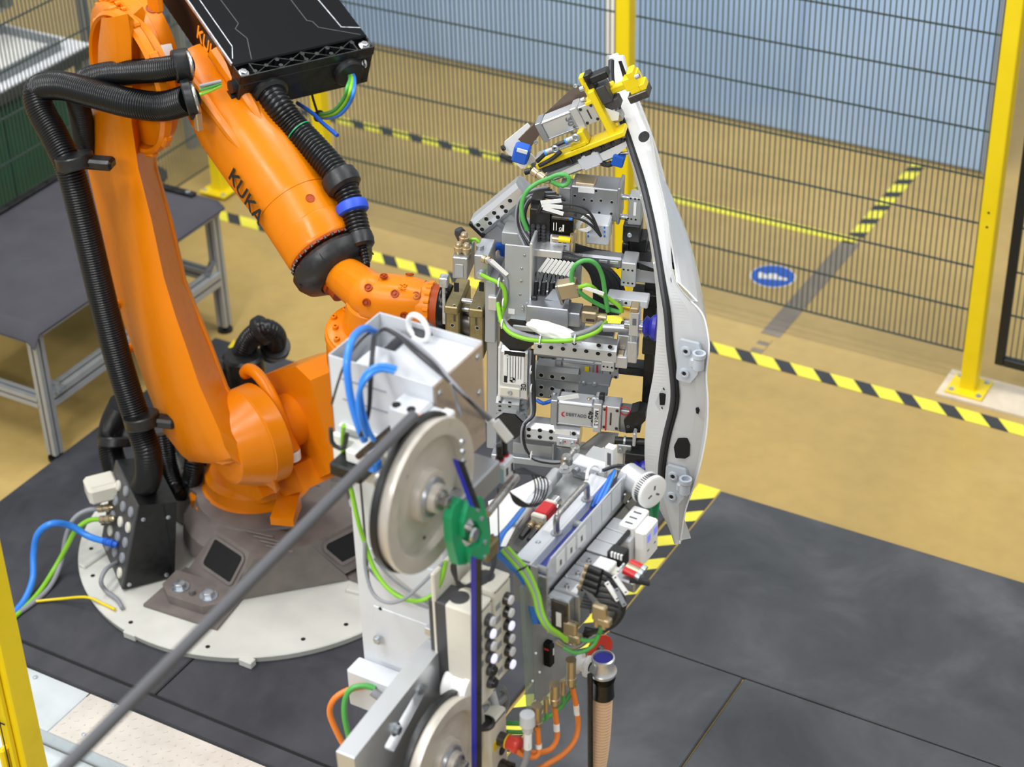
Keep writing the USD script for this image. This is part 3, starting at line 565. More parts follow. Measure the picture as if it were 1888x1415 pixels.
bt = E1 + FA * .012
R_.add('wrist_boot', lathe([(0, .1), (.004, .116), (.02, .13), (.045, .129), (.07, .115), (.085, .09), (.09, .074), (.08, .066), (.02, .064)], bt, FA, 56), 'rubber')
for k in range(6): a = k * math.pi / 3 + .4; R_.add('boot_slot', bx(bt + FA * .045 + .1275 * (math.cos(a) * fw + math.sin(a) * fv), (.004, .004, .03), np.stack([math.cos(a) * fw + math.sin(a) * fv, np.cross(FA, math.cos(a) * fw + math.sin(a) * fv), FA], 1), .001), 'black_matte')
R_.add('wrist_collar', lathe([(.02, .066), (.1, .068), (.1, .06), (.13, .058)], bt, FA, 40), 'orange_dark')
# wrist: hand towards the flange
T0 = P(812, 566, d=5.52); ga = math.radians(19); GN = NA([math.cos(ga) * math.cos(-.035), math.sin(ga) * math.cos(-.035), -.035]); GV = unit(NA([-math.sin(ga), math.cos(ga), 0])); GW = np.cross(GN, GV)
G = Fr(T0, GN, GV)                                       # gripper frame: a = towards the door, b = away from the viewer, c = up
W5 = G(-.205, 0, .012); neck = bt + FA * .09
def blob(chain, tgt=.012, it=6):
    m = m3.Manifold()
    for k in range(len(chain) - 1):
        pts = []
        for p, r in (chain[k], chain[k + 1]): s_ = trimesh.creation.icosphere(2, r); pts.append(s_.vertices + p)
        m = m + m3.Manifold.hull_points(np.vstack(pts))
    q = m.refine_to_length(tgt).to_mesh(); q = trimesh.Trimesh(q.vert_properties[:, :3], q.tri_verts, process=True); trimesh.smoothing.filter_taubin(q, iterations=it); return q
wi = R_.add('wrist', blob([(neck - FA * .03, .058), (W5, .068)]), 'orange', smooth=True)
hp = []
for x, hy, hz in ((-.24, .05, .045), (-.22, .066, .06), (-.16, .074, .066), (-.09, .07, .066), (-.05, .06, .06)):
    a = np.arange(28) * 2 * np.pi / 28; hp.append(np.stack([G(x, hy * np.sign(math.cos(k)) * abs(math.cos(k)) ** .75, .008 + hz * np.sign(math.sin(k)) * abs(math.sin(k)) ** .75) for k in a]))
hi = R_.add('hand', loft(hp), 'orange', smooth=40)
R_.add('hand_collar', lathe([(-.062, .062), (-.06, .068), (-.024, .068), (-.022, .066)], T0, GN, 48), 'orange'); R_.add('flange_ring', lathe([(-.024, .064), (-.0, .064), (-.0, 0)], T0, GN, 48), 'orange_dark')
for k in range(18): a = 2 * math.pi * k / 18; R_.add('flange_bolt', screw(G(-.024, .067 * math.cos(a), .067 * math.sin(a)), -GN, .006, .014, 8), 'orange', parent=hi)
for x, b, c_ in ((-.2, -.045, .06), (-.165, .0, .076), (-.12, -.055, .055), (-.2, -.07, .025), (-.155, -.074, -.01), (-.09, -.07, -.005), (-.06, -.045, .05), (-.1, .045, .064)):
    n_2 = unit(GV * b / .07 + GW * c_ / .07); R_.add('socket_plug', cat([lathe([(-.002, .012), (.003, .012), (.003, .009), (.0, .008), (.0, .004), (.004, .004), (.004, 0)], G(x, b, c_ + .006), n_2, 16)]), 'orange_dark', parent=hi)
R_.add('cast_number', text('A6', .02, G(-.092, -.052, .074), GV, GN * -1, .002), 'orange', parent=hi)
bl = bx(neck + fw * .058 - FA * .02 - fv * .01, (.05, .04, .02), np.stack([FA, fv, fw], 1), .006); R_.add('sensor_bracket', bl, 'orange'); R_.add('name_plate', bx(neck + fw * .07 - FA * .005 - fv * .014, (.028, .018, .002), np.stack([FA, fv, fw], 1), .0005), 'zinc')
# drum of axis 5 below the hand
d5 = unit(NA([.22, -.1, 1])); q5 = W5 - d5 * .0
R_.add('axis_neck', lathe([(-.13, .078), (-.1, .074), (-.03, .07), (0, .04)], q5, d5, 40), 'orange')
ai = R_.add('axis_drum', lathe([(-.27, .1), (-.26, .115), (-.17, .122), (-.165, .126), (-.148, .126), (-.142, .121), (-.135, .121), (-.128, .108), (-.12, .078)], q5, d5, 48), 'orange')
for k in range(14):
    a = 2 * math.pi * k / 14; e_, h_ = ortho(d5); R_.add('drum_bolt', screw(q5 - d5 * .128 + (.097 if k % 2 else .108) * (math.cos(a) * e_ + math.sin(a) * h_) - d5 * (.004 if k % 2 == 0 else 0), d5, .0085, .014, 10), 'orange', parent=ai)
# black dress pack box on the forearm
BR = NA([[.448, .338, -.828], [.893, -.129, .431], [-.039, .932, .359]]); BB = Fr((-3.389, 4.166, 1.885), BR[:, 0], BR[:, 1], BR[:, 2])      # a = width, b = up, c = back
bw, bh, bl_ = .46, .147, .62
i = R_.add('dress_pack_box', BB.box((.006, bw - .006), (-bh + .002, -.012), (.055, bl_), .006), 'black_gloss')
R_.add('box_lid', BB.box((.0, bw), (-.014, .004), (.05, bl_), .004), 'black_gloss', parent=i)
def lid_groove(pts, w, m, h=.0012, name='lid_line'):
    q = [BB(a, .004, c_) for a, c_ in pts]
    for p_, r_ in zip(q[:-1], q[1:]):
        d = unit(r_ - p_); R_.add(name, bx((p_ + r_) / 2, (np.linalg.norm(r_ - p_) + w * .6, w, 2 * h), np.stack([d, np.cross(BB.v, d), BB.v], 1), h * .4), m, parent=i)
lid_groove([(.012, .08), (.035, .13), (.035, bl_)], .0035, 'zinc'); lid_groove([(.455, .09), (.4, .11), (.37, bl_)], .004, 'zinc')
lid_groove([(.065, .06), (.095, .15), (.08, .2), (.1, .22), (.09, bl_)], .003, 'dark_grey'); lid_groove([(.44, .06), (.33, .13), (.325, .16), (.31, .17), (.3, bl_)], .003, 'dark_grey')
R_.add('edge_trim', BB.box((-.003, .003), (-.006, .0055), (.06, bl_), .0012), 'zinc', parent=i)
R_.add('lettering', text('KUKA', .045, BB(-.0005 + .006, -.085, .30), -BB.w, BB.v, .0015), 'ink_orange', parent=i, smooth=False, label='orange brand lettering on the side of the black box')
j = R_.add('end_cap', BB.box((0, bw), (-bh, -.03), (0, .055), .004), 'black_plastic', parent=None)
for a, b in (((0, bw), (0, .005)), ((0, bw), (.05, .055)), ((0, .005), (0, .055)), ((bw - .005, bw), (0, .055)), ((.05, .055), (0, .055)), ((bw - .06, bw - .055), (0, .055)), ((.225, .23), (0, .055))): R_.add('cap_rib', BB.box(a, (-.032, 0), b, .001), 'black_plastic', parent=j)
for k in range(4):
    x0, x1 = .055 + k * .0865, .055 + (k + 1) * .0865
    for z0, z1 in ((.004, .05), (.05, .004)): p_, q_ = BB(x0, -.016, z0), BB(x1, -.016, z1); R_.add('cap_rib', bx((p_ + q_) / 2, (np.linalg.norm(q_ - p_), .03, .0035), np.stack([unit(q_ - p_), BB.v, np.cross(unit(q_ - p_), BB.v)], 1), .001), 'black_plastic', parent=j)
    for x, z in ((x0, .014), ((x0 + x1) / 2, .027), (x1, .04)): R_.add('cap_boss', cyl(BB(x, -.03, z), BB(x, .0, z), .007, n=12), 'black_plastic', parent=j)
for x in (.022, bw - .022): R_.add('cap_bolt', hexbolt(BB(x, -.012, .026), BB.v, .012, .012), 'chrome', parent=j)
for x, y in ((.02, -.13), (bw - .02, -.13), (.02, -.045), (bw - .02, -.045)): R_.add('cap_hole', cyl(BB(x, y, .001), BB(x, y, -.001), .005, n=10), 'black_matte', parent=j)
R_.add('side_clip', cyl(BB(-.014, -.06, .03), BB(.0, -.06, .03), .02), 'black_plastic', parent=j); R_.add('side_clip', cyl(BB(-.014, -.1, .03), BB(.0, -.1, .03), .02), 'black_plastic', parent=j)
c1 = BB(.105, -.09, 0); c2 = BB(bw - .085, -.075, 0)
R_.add('hose_socket', lathe([(-.004, .062), (.012, .06), (.02, .05), (.02, .044), (0, .044)], c1, -BB.w, 32), 'black_plastic', parent=j); R_.add('cable_gland', lathe([(-.004, .05), (.014, .048), (.02, .043), (.02, 0)], c2, -BB.w, 32), 'rubber', parent=j)
R_.add('ring_screw', ring(BB(bw - .035, -.05, -.008), BB.u, .012, .004), 'chrome', parent=j)

# ---------------------------------------------------------------- hoses of the robot
def hose_thing(name, label, pts, r, **k):
    t = Thing(name, label, 'hose', 'corrugated robot hoses' if False else None); t.add('hose_body', hose(pts, r, **k), 'hose_black', smooth=50); return t
def clampring(t, name, p, ax, r, w=.035, m='black_plastic', par=None): return t.add(name, lathe([(-w / 2, r), (-w / 2, r + .012), (-w / 2 + .004, r + .015), (w / 2 - .004, r + .015), (w / 2, r + .012), (w / 2, r)], p, ax, 28), m, par)
h1 = [RB.px(350, 183, b=-.185), RB.px(300, 196, b=-.225), RB.px(240, 190, b=-.28), RB.px(170, 172, b=-.33), RB.px(110, 158, b=-.37), RB.px(72, 165, b=-.4), RB.px(74, 200, b=-.42), RB.px(100, 250, b=-.42), RB.px(128, 310, b=-.42), RB.px(150, 390, b=-.42), RB.px(172, 480, b=-.42), RB.px(196, 580, b=-.42), RB.px(226, 690, b=-.42), RB.px(258, 790, b=-.42), RB.px(273, 840, b=-.42), RB.px(272, 885, b=-.41), RB.px(250, 905, b=-.40), RB.px(222, 880, b=-.38), RB.px(206, 835, b=-.36), RB.px(206, 790, b=-.33), RB.px(225, 745, b=-.3)]
t = hose_thing('corrugated_hose', 'thick black corrugated hose looping left of the orange link arm from elbow to base', h1, .046, pitch=.0085, amp=.0032)
p_ = RB.px(138, 297, b=-.42); ax = unit(RB.px(150, 390, b=-.42) - RB.px(128, 310, b=-.42))
k = clampring(t, 'hose_clamp', p_, ax, .0455, .04); t.add('clamp_arm', cat([bx(p_ + RB.u * .06 + RB.v * .05, (.1, .05, .035), np.stack([unit(RB.u + RB.v * .8), unit(RB.v - RB.u * .8), Z], 1), .008)]), 'black_plastic', parent=k)
p_ = RB.px(262, 775, b=-.42); k = clampring(t, 'hose_clamp', p_, ax, .0455, .04); t.add('clamp_arm', bx(p_ + RB.u * .05 + RB.v * .05, (.09, .05, .035), np.stack([unit(RB.u + RB.v * .8), unit(RB.v - RB.u * .8), Z], 1), .008), 'black_plastic', parent=k)
clampring(t, 'base_clamp', RB.px(212, 815, b=-.35), RB.px(206, 790, b=-.33) - RB.px(206, 835, b=-.36), .0455, .035)
clampring(t, 'end_clamp', RB.px(350, 183, b=-.185), RB.px(350, 183, b=-.15) - RB.px(300, 196, b=-.225), .047, .03)
p_ = RB.px(362, 195, b=-.19); t.add('pipe_clip', bx(p_ - Z * .045, (.022, .02, .07), RB.R, .003), 'brass'); t.add('clip_ring', ring(RB.px(361, 181, b=-.178), RB.px(350, 183, b=-.15) - RB.px(300, 196, b=-.225), .044, .006), 'steel')
h2 = [RB.px(345, 120, b=-.16), RB.px(300, 128, b=-.2), RB.px(240, 133, b=-.24), RB.px(190, 138, b=-.27), RB.px(155, 150, b=-.3), RB.px(142, 175, b=-.3), RB.px(150, 220, b=-.28), RB.px(160, 280, b=-.26)]
t = hose_thing('corrugated_hose', 'shorter black corrugated hose behind the thick one at the elbow', h2, .038, pitch=.0085, amp=.003)
clampring(t, 'end_clamp', RB.px(335, 121, b=-.165), RB.px(345, 120, b=-.13) - RB.px(300, 128, b=-.2), .035, .05); t.add('clip_ring', ring(RB.px(350, 119, b=-.155), RB.px(345, 120, b=-.13) - RB.px(300, 128, b=-.2), .036, .006), 'steel')
h3 = [c1 - BB.w * -.01, c1 - BB.w * .05, RB.px(540, 232, b=.075), RB.px(578, 272, b=.09), RB.px(612, 310, b=.1), RB.px(635, 345, b=.1), RB.px(650, 385, b=.09), RB.px(662, 430, b=.07), RB.px(672, 470, b=.05), RB.px(675, 492, b=.03)]
sp3 = spline(h3, .003); kk = np.arange(len(sp3)) % 4; big = np.interp(np.linspace(0, 1, len(sp3)), [0, .55, .6, .86, .88, 1], [.045, .044, .04, .036, .016, .013])
t = Thing('corrugated_hose', 'black corrugated hose from the black box down along the forearm to the wrist', 'hose')
t.add('hose_body', sweep(sp3, big - np.where(kk == 3, .004, np.where(kk == 1, 0, .001)), 22), 'hose_black', smooth=50)
def bead(i0, r, m, name, w=.03, lab=None): p_ = sp3[i0]; t.add(name, lathe([(-w, r * .75), (-w * .7, r * .95), (0, r), (w * .7, r * .95), (w, r * .75)], p_, sp3[i0 + 2] - sp3[i0 - 2], 28), m, label=lab)
NN = len(sp3); bead(int(NN * .57), .058, 'rubber', 'stopper_ball', .032); bead(int(NN * .705), .05, 'ring_blue', 'clamp_ring', .02, 'bright blue clamp ring'); bead(int(NN * .86), .04, 'rubber', 'stopper_ball', .026)
i0 = int(NN * .26); t.add('marker_band', lathe([(-.0015, .046), (.0015, .046)], sp3[i0], sp3[i0 + 2] - sp3[i0 - 2], 28), 'green')
h4 = [RB.px(436, 690, b=.12), RB.px(446, 655, b=.13), RB.px(462, 625, b=.16), RB.px(488, 608, b=.2), RB.px(508, 622, b=.24), RB.px(500, 652, b=.26)]
t = hose_thing('corrugated_hose', 'black corrugated hose arching behind the robot shoulder', h4, .04, pitch=.009, amp=.003)
clampring(t, 'hose_clamp', RB.px(484, 609, b=.2), RB.px(488, 608, b=.2) - RB.px(462, 625, b=.16), .04, .03); clampring(t, 'hose_clamp', RB.px(507, 640, b=.25), RB.px(500, 652, b=.26) - RB.px(508, 622, b=.24), .04, .03)
h5 = [RB.px(300, 800, b=-.2), RB.px(310, 860, b=-.22), RB.px(322, 900, b=-.24), RB.px(340, 905, b=-.2), RB.px(354, 885, b=-.18), RB.px(358, 840, b=-.16), RB.px(350, 800, b=-.1)]
hose_thing('corrugated_hose', 'black corrugated hose hanging in a U under the link arm', h5, .036, pitch=.009, amp=.003)
# cables of the dress pack
def cable(label, pts, r, m, name='cable', parts=()):
    t = Thing(name, label, 'cable'); t.add('cable_sheath', tube(pts, r), m, smooth=60)
    for n, ms, mm in parts: t.add(n, ms, mm)
    return t
for k, (m, dx, lab) in enumerate((('blue_bright', 6, 'blue cable looping out of the black box end cap'), ('lime_cable', 0, 'yellow-green cable looping out of the black box end cap'), ('green_cable', -6, 'green cable looping out of the black box end cap'))):
    ct = cable(lab, [c2 + BB.w * .01 + BB.u * dx * .001, c2 - BB.w * .03 + BB.u * dx * .0012] + [RB.px(x + dx, y + dx * .6, b=.26 - .003 * k) for x, y in ((646, 165), (640, 185), (622, 207), (600, 214), (586, 213))], .006, m)
cable('blue cable end poking out under the corrugated hose', [RB.px(x, y, b=.2) for x, y in ((548, 190), (575, 208), (596, 228), (622, 250))], .0065, 'blue')
t = Thing('cable_tie', 'black cable tie gathering the blue and green cables under the box', 'cable tie'); t.add('loop', ring(RB.px(588, 214, b=.255), RB.u, .016, .004), 'black_plastic'); t.add('tail', tube([RB.px(588, 216, b=.25), RB.px(578, 185, b=.24), RB.px(572, 160, b=.22)], .004, 6), 'black_plastic')
for m, dy, lab in (('green_cable', 0, 'green cable between hose clip and black box'), ('lime_cable', 7, 'yellow-green cable between hose clip and black box'), ('grey_cable', -6, 'grey cable between hose clip and black box')):
    cable(lab, [RB.px(368, 166 + dy * 1.2, b=-.2), RB.px(388, 160 + dy, b=-.17), RB.px(408, 153 + dy * .6, b=-.14)], .005, m)

# ================================================================ the car door
D_ = Thing('car_door', 'white painted car door held edge-on by the gripper, with black seal and hinges', 'car door')
# rows along the front edge from the window top down: y, inner lip, seal (2), shut line, outer edge (pixel columns), depth b of the row
DR = [(96, 1119, 1123, 1131, 1133, 1149, .38), (151, 1117, 1121, 1131, 1133, 1163, .30), (200, 1129, 1133, 1144, 1146, 1181, .21), (240, 1143, 1147, 1158, 1160, 1198, .14), (285, 1158, 1162, 1173, 1175, 1207, .05), (330, 1172, 1176, 1188, 1190, 1215, -.04), (375, 1183, 1187, 1199, 1201, 1226, -.13), (420, 1193, 1197, 1209, 1211, 1234, -.22), (465, 1201, 1205, 1217, 1219, 1237, -.31), (510, 1207, 1212, 1224, 1230, 1241, -.4), (545, 1210, 1217, 1230, 1238, 1262, -.45),
      (575, 1212, 1222, 1235, 1242, 1298, -.47), (605, 1212, 1224, 1237, 1244, 1304, -.48), (640, 1209, 1226, 1240, 1246, 1310, -.49), (690, 1205, 1231, 1247, 1254, 1303, -.5), (740, 1195, 1231, 1251, 1256, 1307, -.5), (800, 1189, 1218, 1235, 1239, 1304, -.5), (860, 1189, 1210, 1225, 1230, 1292, -.5), (900, 1196, 1213, 1224, 1228, 1280, -.49), (940, 1216, 1226, 1233, 1236, 1265, -.48), (975, 1234, 1236, 1240, 1242, 1260, -.47), (1010, 1245, 1246, 1247, 1248, 1254, -.46)]
def drow(r, db): y, xi, s0, s1, xl, xo, b = r; return [G.px(xi, y, b=b + .07), G.px(s0, y, b=b + .03), G.px((s0 + s1) / 2, y, b=b + .012), G.px(s1, y, b=b + .005), G.px(xl, y, b=b), G.px(xl + (xo - xl) * .55, y, b=b - .012), G.px(xo - (xo - xl) * .12, y, b=b - .01), G.px(xo, y, b=b - .03)]
rowsD = [drow(r, 0) for r in DR]
def dense(k):                                          # smooth each column of the rows
    return spline([r[k] for r in rowsD], .012)
nD = 160; cols = []
for k in range(8):
    p = spline([r[k] for r in rowsD], .006); yy = NA([(lambda q: 707.5 - FPX * q[1] / -q[2])(CR.T @ (x - CE)) for x in p]); o = np.argsort(yy); cols.append(np.stack([np.interp(np.linspace(97, 1009, nD), yy[o], p[o][:, j]) for j in range(3)], 1))
from scipy.ndimage import gaussian_filter1d
cols = gaussian_filter1d(NA(cols), 2.5, axis=1, mode='nearest')                                        # 8 x nD x 3
nb = 12
def grid(A, both=.0):
    n, m = A.shape[:2]; v = A.reshape(-1, 3); f = []
    for i in range(n - 1):
        for j in range(m - 1): a = i * m + j; f += [(a, a + 1, a + m + 1), (a, a + m + 1, a + m)]
    return tm(v, f)
def shell(A, th_, d):                                  # grid with thickness along d
    n, m = A.shape[:2]; g1 = grid(A); g2 = grid(A + d * th_); g2.invert(); k = n * m; rim = [(i, 0) for i in range(n)] + [(n - 1, j) for j in range(1, m)] + [(i, m - 1) for i in range(n - 2, -1, -1)] + [(0, j) for j in range(m - 2, 0, -1)]
    ix = [i * m + j for i, j in rim]; f = []
    for a, b in zip(ix, ix[1:] + ix[:1]): f += [(a, a + k, b + k), (a, b + k, b)]
    return tm(np.vstack([g1.vertices, g2.vertices]), np.vstack([g1.faces, g2.faces, f]))
D_.add('edge_shell', shell(cols[[0, 1, 2, 3, 4, 5, 6, 7]], .004, GV), 'door_white', smooth=50)
body = slice(78, nD)                                   # below the belt line
def sweepback(edge, far_da, far_dc, bend, n=14, b1=.42):
    bb = NA([G.R.T @ (p - G.o) for p in edge]); out = []
    for i in range(n):
        t = i / (n - 1); q = bb.copy(); q[:, 1] = bb[:, 1] * (1 - t) + b1 * t; q[:, 0] += far_da * t + bend * math.sin(math.pi * t); q[:, 2] += far_dc * t; out.append([G(*x) for x in q])
    return NA(out)
skin_edge = np.vstack([[G.px(1250, 520, b=-.46), G.px(1256, 524, b=-.47), G.px(1272, 540, b=-.48), G.px(1287, 556, b=-.49)], cols[7][body][2:]])
D_.add('outer_skin', shell(sweepback(skin_edge, -.21, -.1, .02), .004, -GN), 'door_white', smooth=45)
inn_ = cols[0][body]; D_.add('inner_panel', shell(NA([inn_, inn_ + GV * .02 + GN * .012, inn_ + GV * .035 + GN * .04]), .003, GN), 'door_white', smooth=45)
# window frame continues round: roof end, rear post
pe = G.px(1222, 346, b=.40); ptp = cols[[1, 3, 5]][:, 0].mean(0)
D_.add('rear_window_post', sweep(spline([ptp, ptp * .66 + pe * .34 + GN * .012, ptp * .33 + pe * .67 + GN * .012, pe], .03), .014, 10), 'door_white')
D_.add('seal_strip', sweep(cols[2][2:141:2] - GV * .006 + GN * .002, .0082, 10), 'seal', smooth=60); D_.add('seal_lip', sweep(cols[3][2:141:2] - GV * .006 , .004, 8), 'black_matte', smooth=60)
D_.add('window_channel', sweep(cols[4][38:82:2] + GN * .004 + GV * .02, .006, 8), 'black_matte', smooth=60)
DF = Fr(G.o, G.u, G.w, -G.v)                            # facing the viewer: u right, v up, w towards the viewer
def onface(px, py, b): return G.px(px, py, b=b)
def hinge(px, py, k):
    o = onface(px, py, -.512); f = Fr(o, unit(GN * 1 + GV * -.25), GW); pg = Polygon([(-.02, -.055), (.006, -.055), (.02, -.03), (.03, .02), (.02, .05), (-.02, .05)]).buffer(.008)
    i = D_.add('hinge', extr(pg, .01, f(0, 0, -.002), f.u, f.v), 'hinge_grey', label='grey %s hinge plate on the door edge' % k)
    for y in (-.036, .03): D_.add('hinge_boss', lathe([(0, .014), (.005, .013), (.006, .008), (.003, .006), (.003, 0)], f(-.006, y, .008), f.w, 18), 'hinge_grey', parent=i); D_.add('hinge_hole', cyl(f(-.006, y, .0105), f(-.006, y, .0125), .005, n=12), 'black_matte', parent=i)
    D_.add('hinge_barrel', lathe([(0, .014), (.03, .014), (.034, .017), (.046, .017), (.046, .011), (.034, .011), (.034, 0)], f(.034, -.012 + .01, .024), GW, 22), 'hinge_grey', parent=i); D_.add('barrel_arm', bx(f(.024, .008, .012), (.03, .03, .03), f.R, .006), 'hinge_grey', parent=i)
hinge(1270, 664, 'upper'); hinge(1246, 893, 'lower')
def facepoly(pts, b, th_, m, name, rnd=0., par=None, lab=None):
    q = [DF.R.T @ (onface(x, y, b) - DF.o) for x, y in pts]; pg = Polygon([(a[0], a[1]) for a in q]).buffer(-rnd).buffer(rnd); return D_.add(name, extr(pg, th_, DF(0, 0, q[0][2]), DF.u, DF.v), m, par, label=lab)
facepoly([(1243, 822), (1250, 808), (1268, 807), (1273, 818), (1272, 838), (1264, 843), (1246, 842)], -.508, .008, 'black_matte', 'edge_opening', .004, lab='dark rounded opening in the door edge')
facepoly([(1283, 752), (1288, 751), (1290, 756), (1288, 762), (1284, 760)], -.512, .006, 'black_matte', 'edge_slot', 0)
bp = [(1208, 742), (1216, 722), (1222, 713), (1229, 713), (1234, 722), (1235, 748), (1228, 759), (1220, 760), (1214, 752)]
i = facepoly(bp, -.452, .006, 'light_grey', 'strap_bracket', .002); facepoly([(1216, 725), (1232, 725), (1233, 745), (1217, 745)], -.46, .006, 'black_matte', 'strap_opening', .002, par=i)
for x, y in ((1225, 717), (1222, 752)): D_.add('bracket_hole', cyl(G.px(x, y, b=-.459), G.px(x, y, b=-.462), .004, n=10), 'black_matte', parent=i)
# mirror triangle and dark window slot behind the frame
D_.add('mirror_base', hull([G.px(x, y, b=b) for x, y, b in ((1236, 515, -.42), (1240, 530, -.43), (1252, 560, -.455), (1256, 566, -.46), (1250, 548, -.45), (1238, 505, -.4), (1242, 535, -.40), (1254, 560, -.43))]), 'black_gloss')
D_.add('belt_seal', sweep([G.px(x, y, b=b) for x, y, b in ((1222, 344, .3), (1227, 375, .15), (1233, 410, 0), (1239, 450, -.15), (1245, 490, -.3))], .012, 8), 'black_gloss')
D_.add('frame_slot', lathe([(0, .016), (.002, .016), (.002, 0)], G.px(1187, 252, b=.06) , unit(-GV + GN * .6), 20), 'dark_grey')

# ================================================================ the gripper
def gf(phi): c_, s_ = math.cos(math.radians(phi)), math.sin(math.radians(phi)); return Fr(G.o, GN * c_ + GW * s_, GV, -GN * s_ + GW * c_)
G0 = gf(0); G30 = gf(28); G45 = gf(46)
def fb(fr, L, R, hp, b, th_, ch=.0025, k=585.):        # box: centre of its left and right edges (pixels), height in pixels, front face at b, depth th_
    p, q = fr.pp(*L, b=b), fr.pp(*R, b=b); c_ = (p[2] + q[2]) / 2; h = hp / k / 2; return fr.box((p[0], q[0]), (b, b + th_), (c_ - h, c_ + h), ch)
def octa(fr, L, R, hp, b, th_, k=585.):                # octagonal tool bar running along fr.u
    p, q = fr.pp(*L, b=b), fr.pp(*R, b=b); c_ = (p[2] + q[2]) / 2; h = hp / k / 2; e = min(h, th_ / 2) * .45
    pg = [(0, -h + e), (e, -h), (th_ - e, -h), (th_, -h + e), (th_, h - e), (th_ - e, h), (e, h), (0, h - e)]
    return loft([[fr(x, b + y, c_ + z) for y, z in pg] for x in (p[0], q[0])]), c_, h, p[0], q[0]
def holes(t, par, fr, pts, b, r=.0062, m='black_matte'):
    for x, y in pts:
        o = fr.px(x, y, b=b); t.add('bore', lathe([(0, r * 1.25), (.0008, r * 1.2), (.0008, r), (.0004, r), (.0004, 0)], o, -GV, 14), 'alu_bright', parent=par); t.add('bore_depth', cyl(o - GV * .0004, o - GV * .0007, r, n=12), m, parent=par)
def conn(t, p, ax, r, L, m='brass', name='connector', par=None): return t.add(name, lathe([(0, r), (L * .3, r), (L * .3, r * .8), (L * .42, r * .8), (L * .42, r * 1.05), (L * .7, r * 1.05), (L * .72, r * .75), (L * .9, r * .75), (L, r * .5)], p, ax, 16), m, par)
def tagmesh(p, u, w=.012, L=.05, n=None): u = unit(u); n = -GV if n is None else n; v = unit(np.cross(n, u)); return bx(p, (L, w, .0025), np.stack([u, v, np.cross(u, v)], 1), .001)
# tool changer halves
t = Thing('tool_changer', 'robot side half of the tool changer, bronze block with three brass connectors on top', 'tool changer')
t.add('adapter_ring', lathe([(.0, .066), (.008, .07), (.02, .07), (.03, .066), (.03, 0)], T0, GN, 44), 'black_gloss')
t.add('bronze_body', G.box((.03, .072), (-.075, .085), (-.115, .035), .004), 'bronze'); i = t.add('control_module', fb(G0, (834, 494), (862, 497), 40, -.09, .1), 'alu'); t.add('inspection_cover', fb(G0, (839, 499), (854, 501), 24, -.0925, .003), 'alu_matt', parent=i)
t.add('step_block', G.box((.03, .07), (-.085, .08), (.03, .055), .003), 'bronze')
t.add('ring_clamp', cat([fb(G0, (809, 522), (825, 524), 18, -.085, .03), fb(G0, (815, 560), (821, 561), 80, -.078, .006)]), 'zinc')
for x, y in ((840, 531), ): t.add('slot_recess', fb(G0, (837, y - 1), (846, y), 17, -.0765, .003), 'black_matte')
holes(t, None, G0, ((838, 565), (834, 600)), -.0755, .005); t.add('long_slot', fb(G0, (836, 582), (840, 582), 24, -.0757, .002), 'dark_steel')
for x, y, r in ((846, 473, .013), (860, 475, .013), (856, 455, .014)): conn(t, G0.px(x, y, b=-.06 + (.04 if r > .013 else 0)), GW, r, .045, par=i)
t.add('cable_gland', lathe([(0, .015), (.03, .016), (.04, .012)], G0.px(855, 445, b=.0), unit(GW - GN * .4), 16), 'dark_cable', parent=i)
t = Thing('tool_changer', 'gripper side half of the tool changer, bronze block with white tagged connector', 'tool changer')
t.add('bronze_body', G.box((.1, .142), (-.075, .085), (-.115, .03), .004), 'bronze'); i = t.add('control_module', fb(G0, (874, 493), (901, 496), 46, -.09, .1), 'alu'); t.add('step_block', G.box((.1, .142), (-.085, .08), (.028, .055), .003), 'bronze')
t.add('slot_recess', fb(G0, (883, 529), (892, 530), 17, -.0865, .003), 'black_matte'); holes(t, None, G0, ((884, 569), (880, 605)), -.0755, .005); t.add('long_slot', fb(G0, (876, 588), (880, 588), 26, -.0757, .002), 'dark_steel')
conn(t, G0.px(890, 477, b=-.092), unit(GN - GV * .4), .011, .035, par=i); t.add('cable_gland', lathe([(0, .013), (.006, .013), (.006, .009), (.012, .008)], G0.px(887, 506, b=-.09), -GV, 16), 'zinc', parent=i); t.add('top_fitting', cyl(G0.px(885, 470, b=-.05), G0.px(885, 452, b=-.05), .011), 'alu', parent=i)
for x, y in ((862, 575), (860, 603), (866, 560)): t.add('locking_pin', cyl(G(.07, -.03, (586 - y) / 560), G(.102, -.03, (586 - y) / 560), .009), 'steel')
t.add('locking_core', cyl(G(.07, 0, -.04), G(.102, 0, -.04), .045), 'dark_steel')

# main frame
F_ = Thing('gripper_frame', 'aluminium gripper frame of plates and drilled octagonal bars', 'gripper frame')
F_.add('mount_plate', fb(G0, (894, 575), (914, 578), 118, -.09, .18), 'alu_matt'); F_.add('mount_block', fb(G0, (899, 560), (916, 562), 26, -.1, .06), 'alu_bright')
F_.add('vertical_beam', G.box((.152, .185), (-.08, -.02), (-.42, .06), .003), 'alu'); F_.add('vertical_beam', G.box((.15, .19), (.1, .2), (-.3, .2), .003), 'alu_matt')
i = F_.add('side_rib', fb(G0, (925, 585), (934, 586), 140, -.105, .03), 'alu')
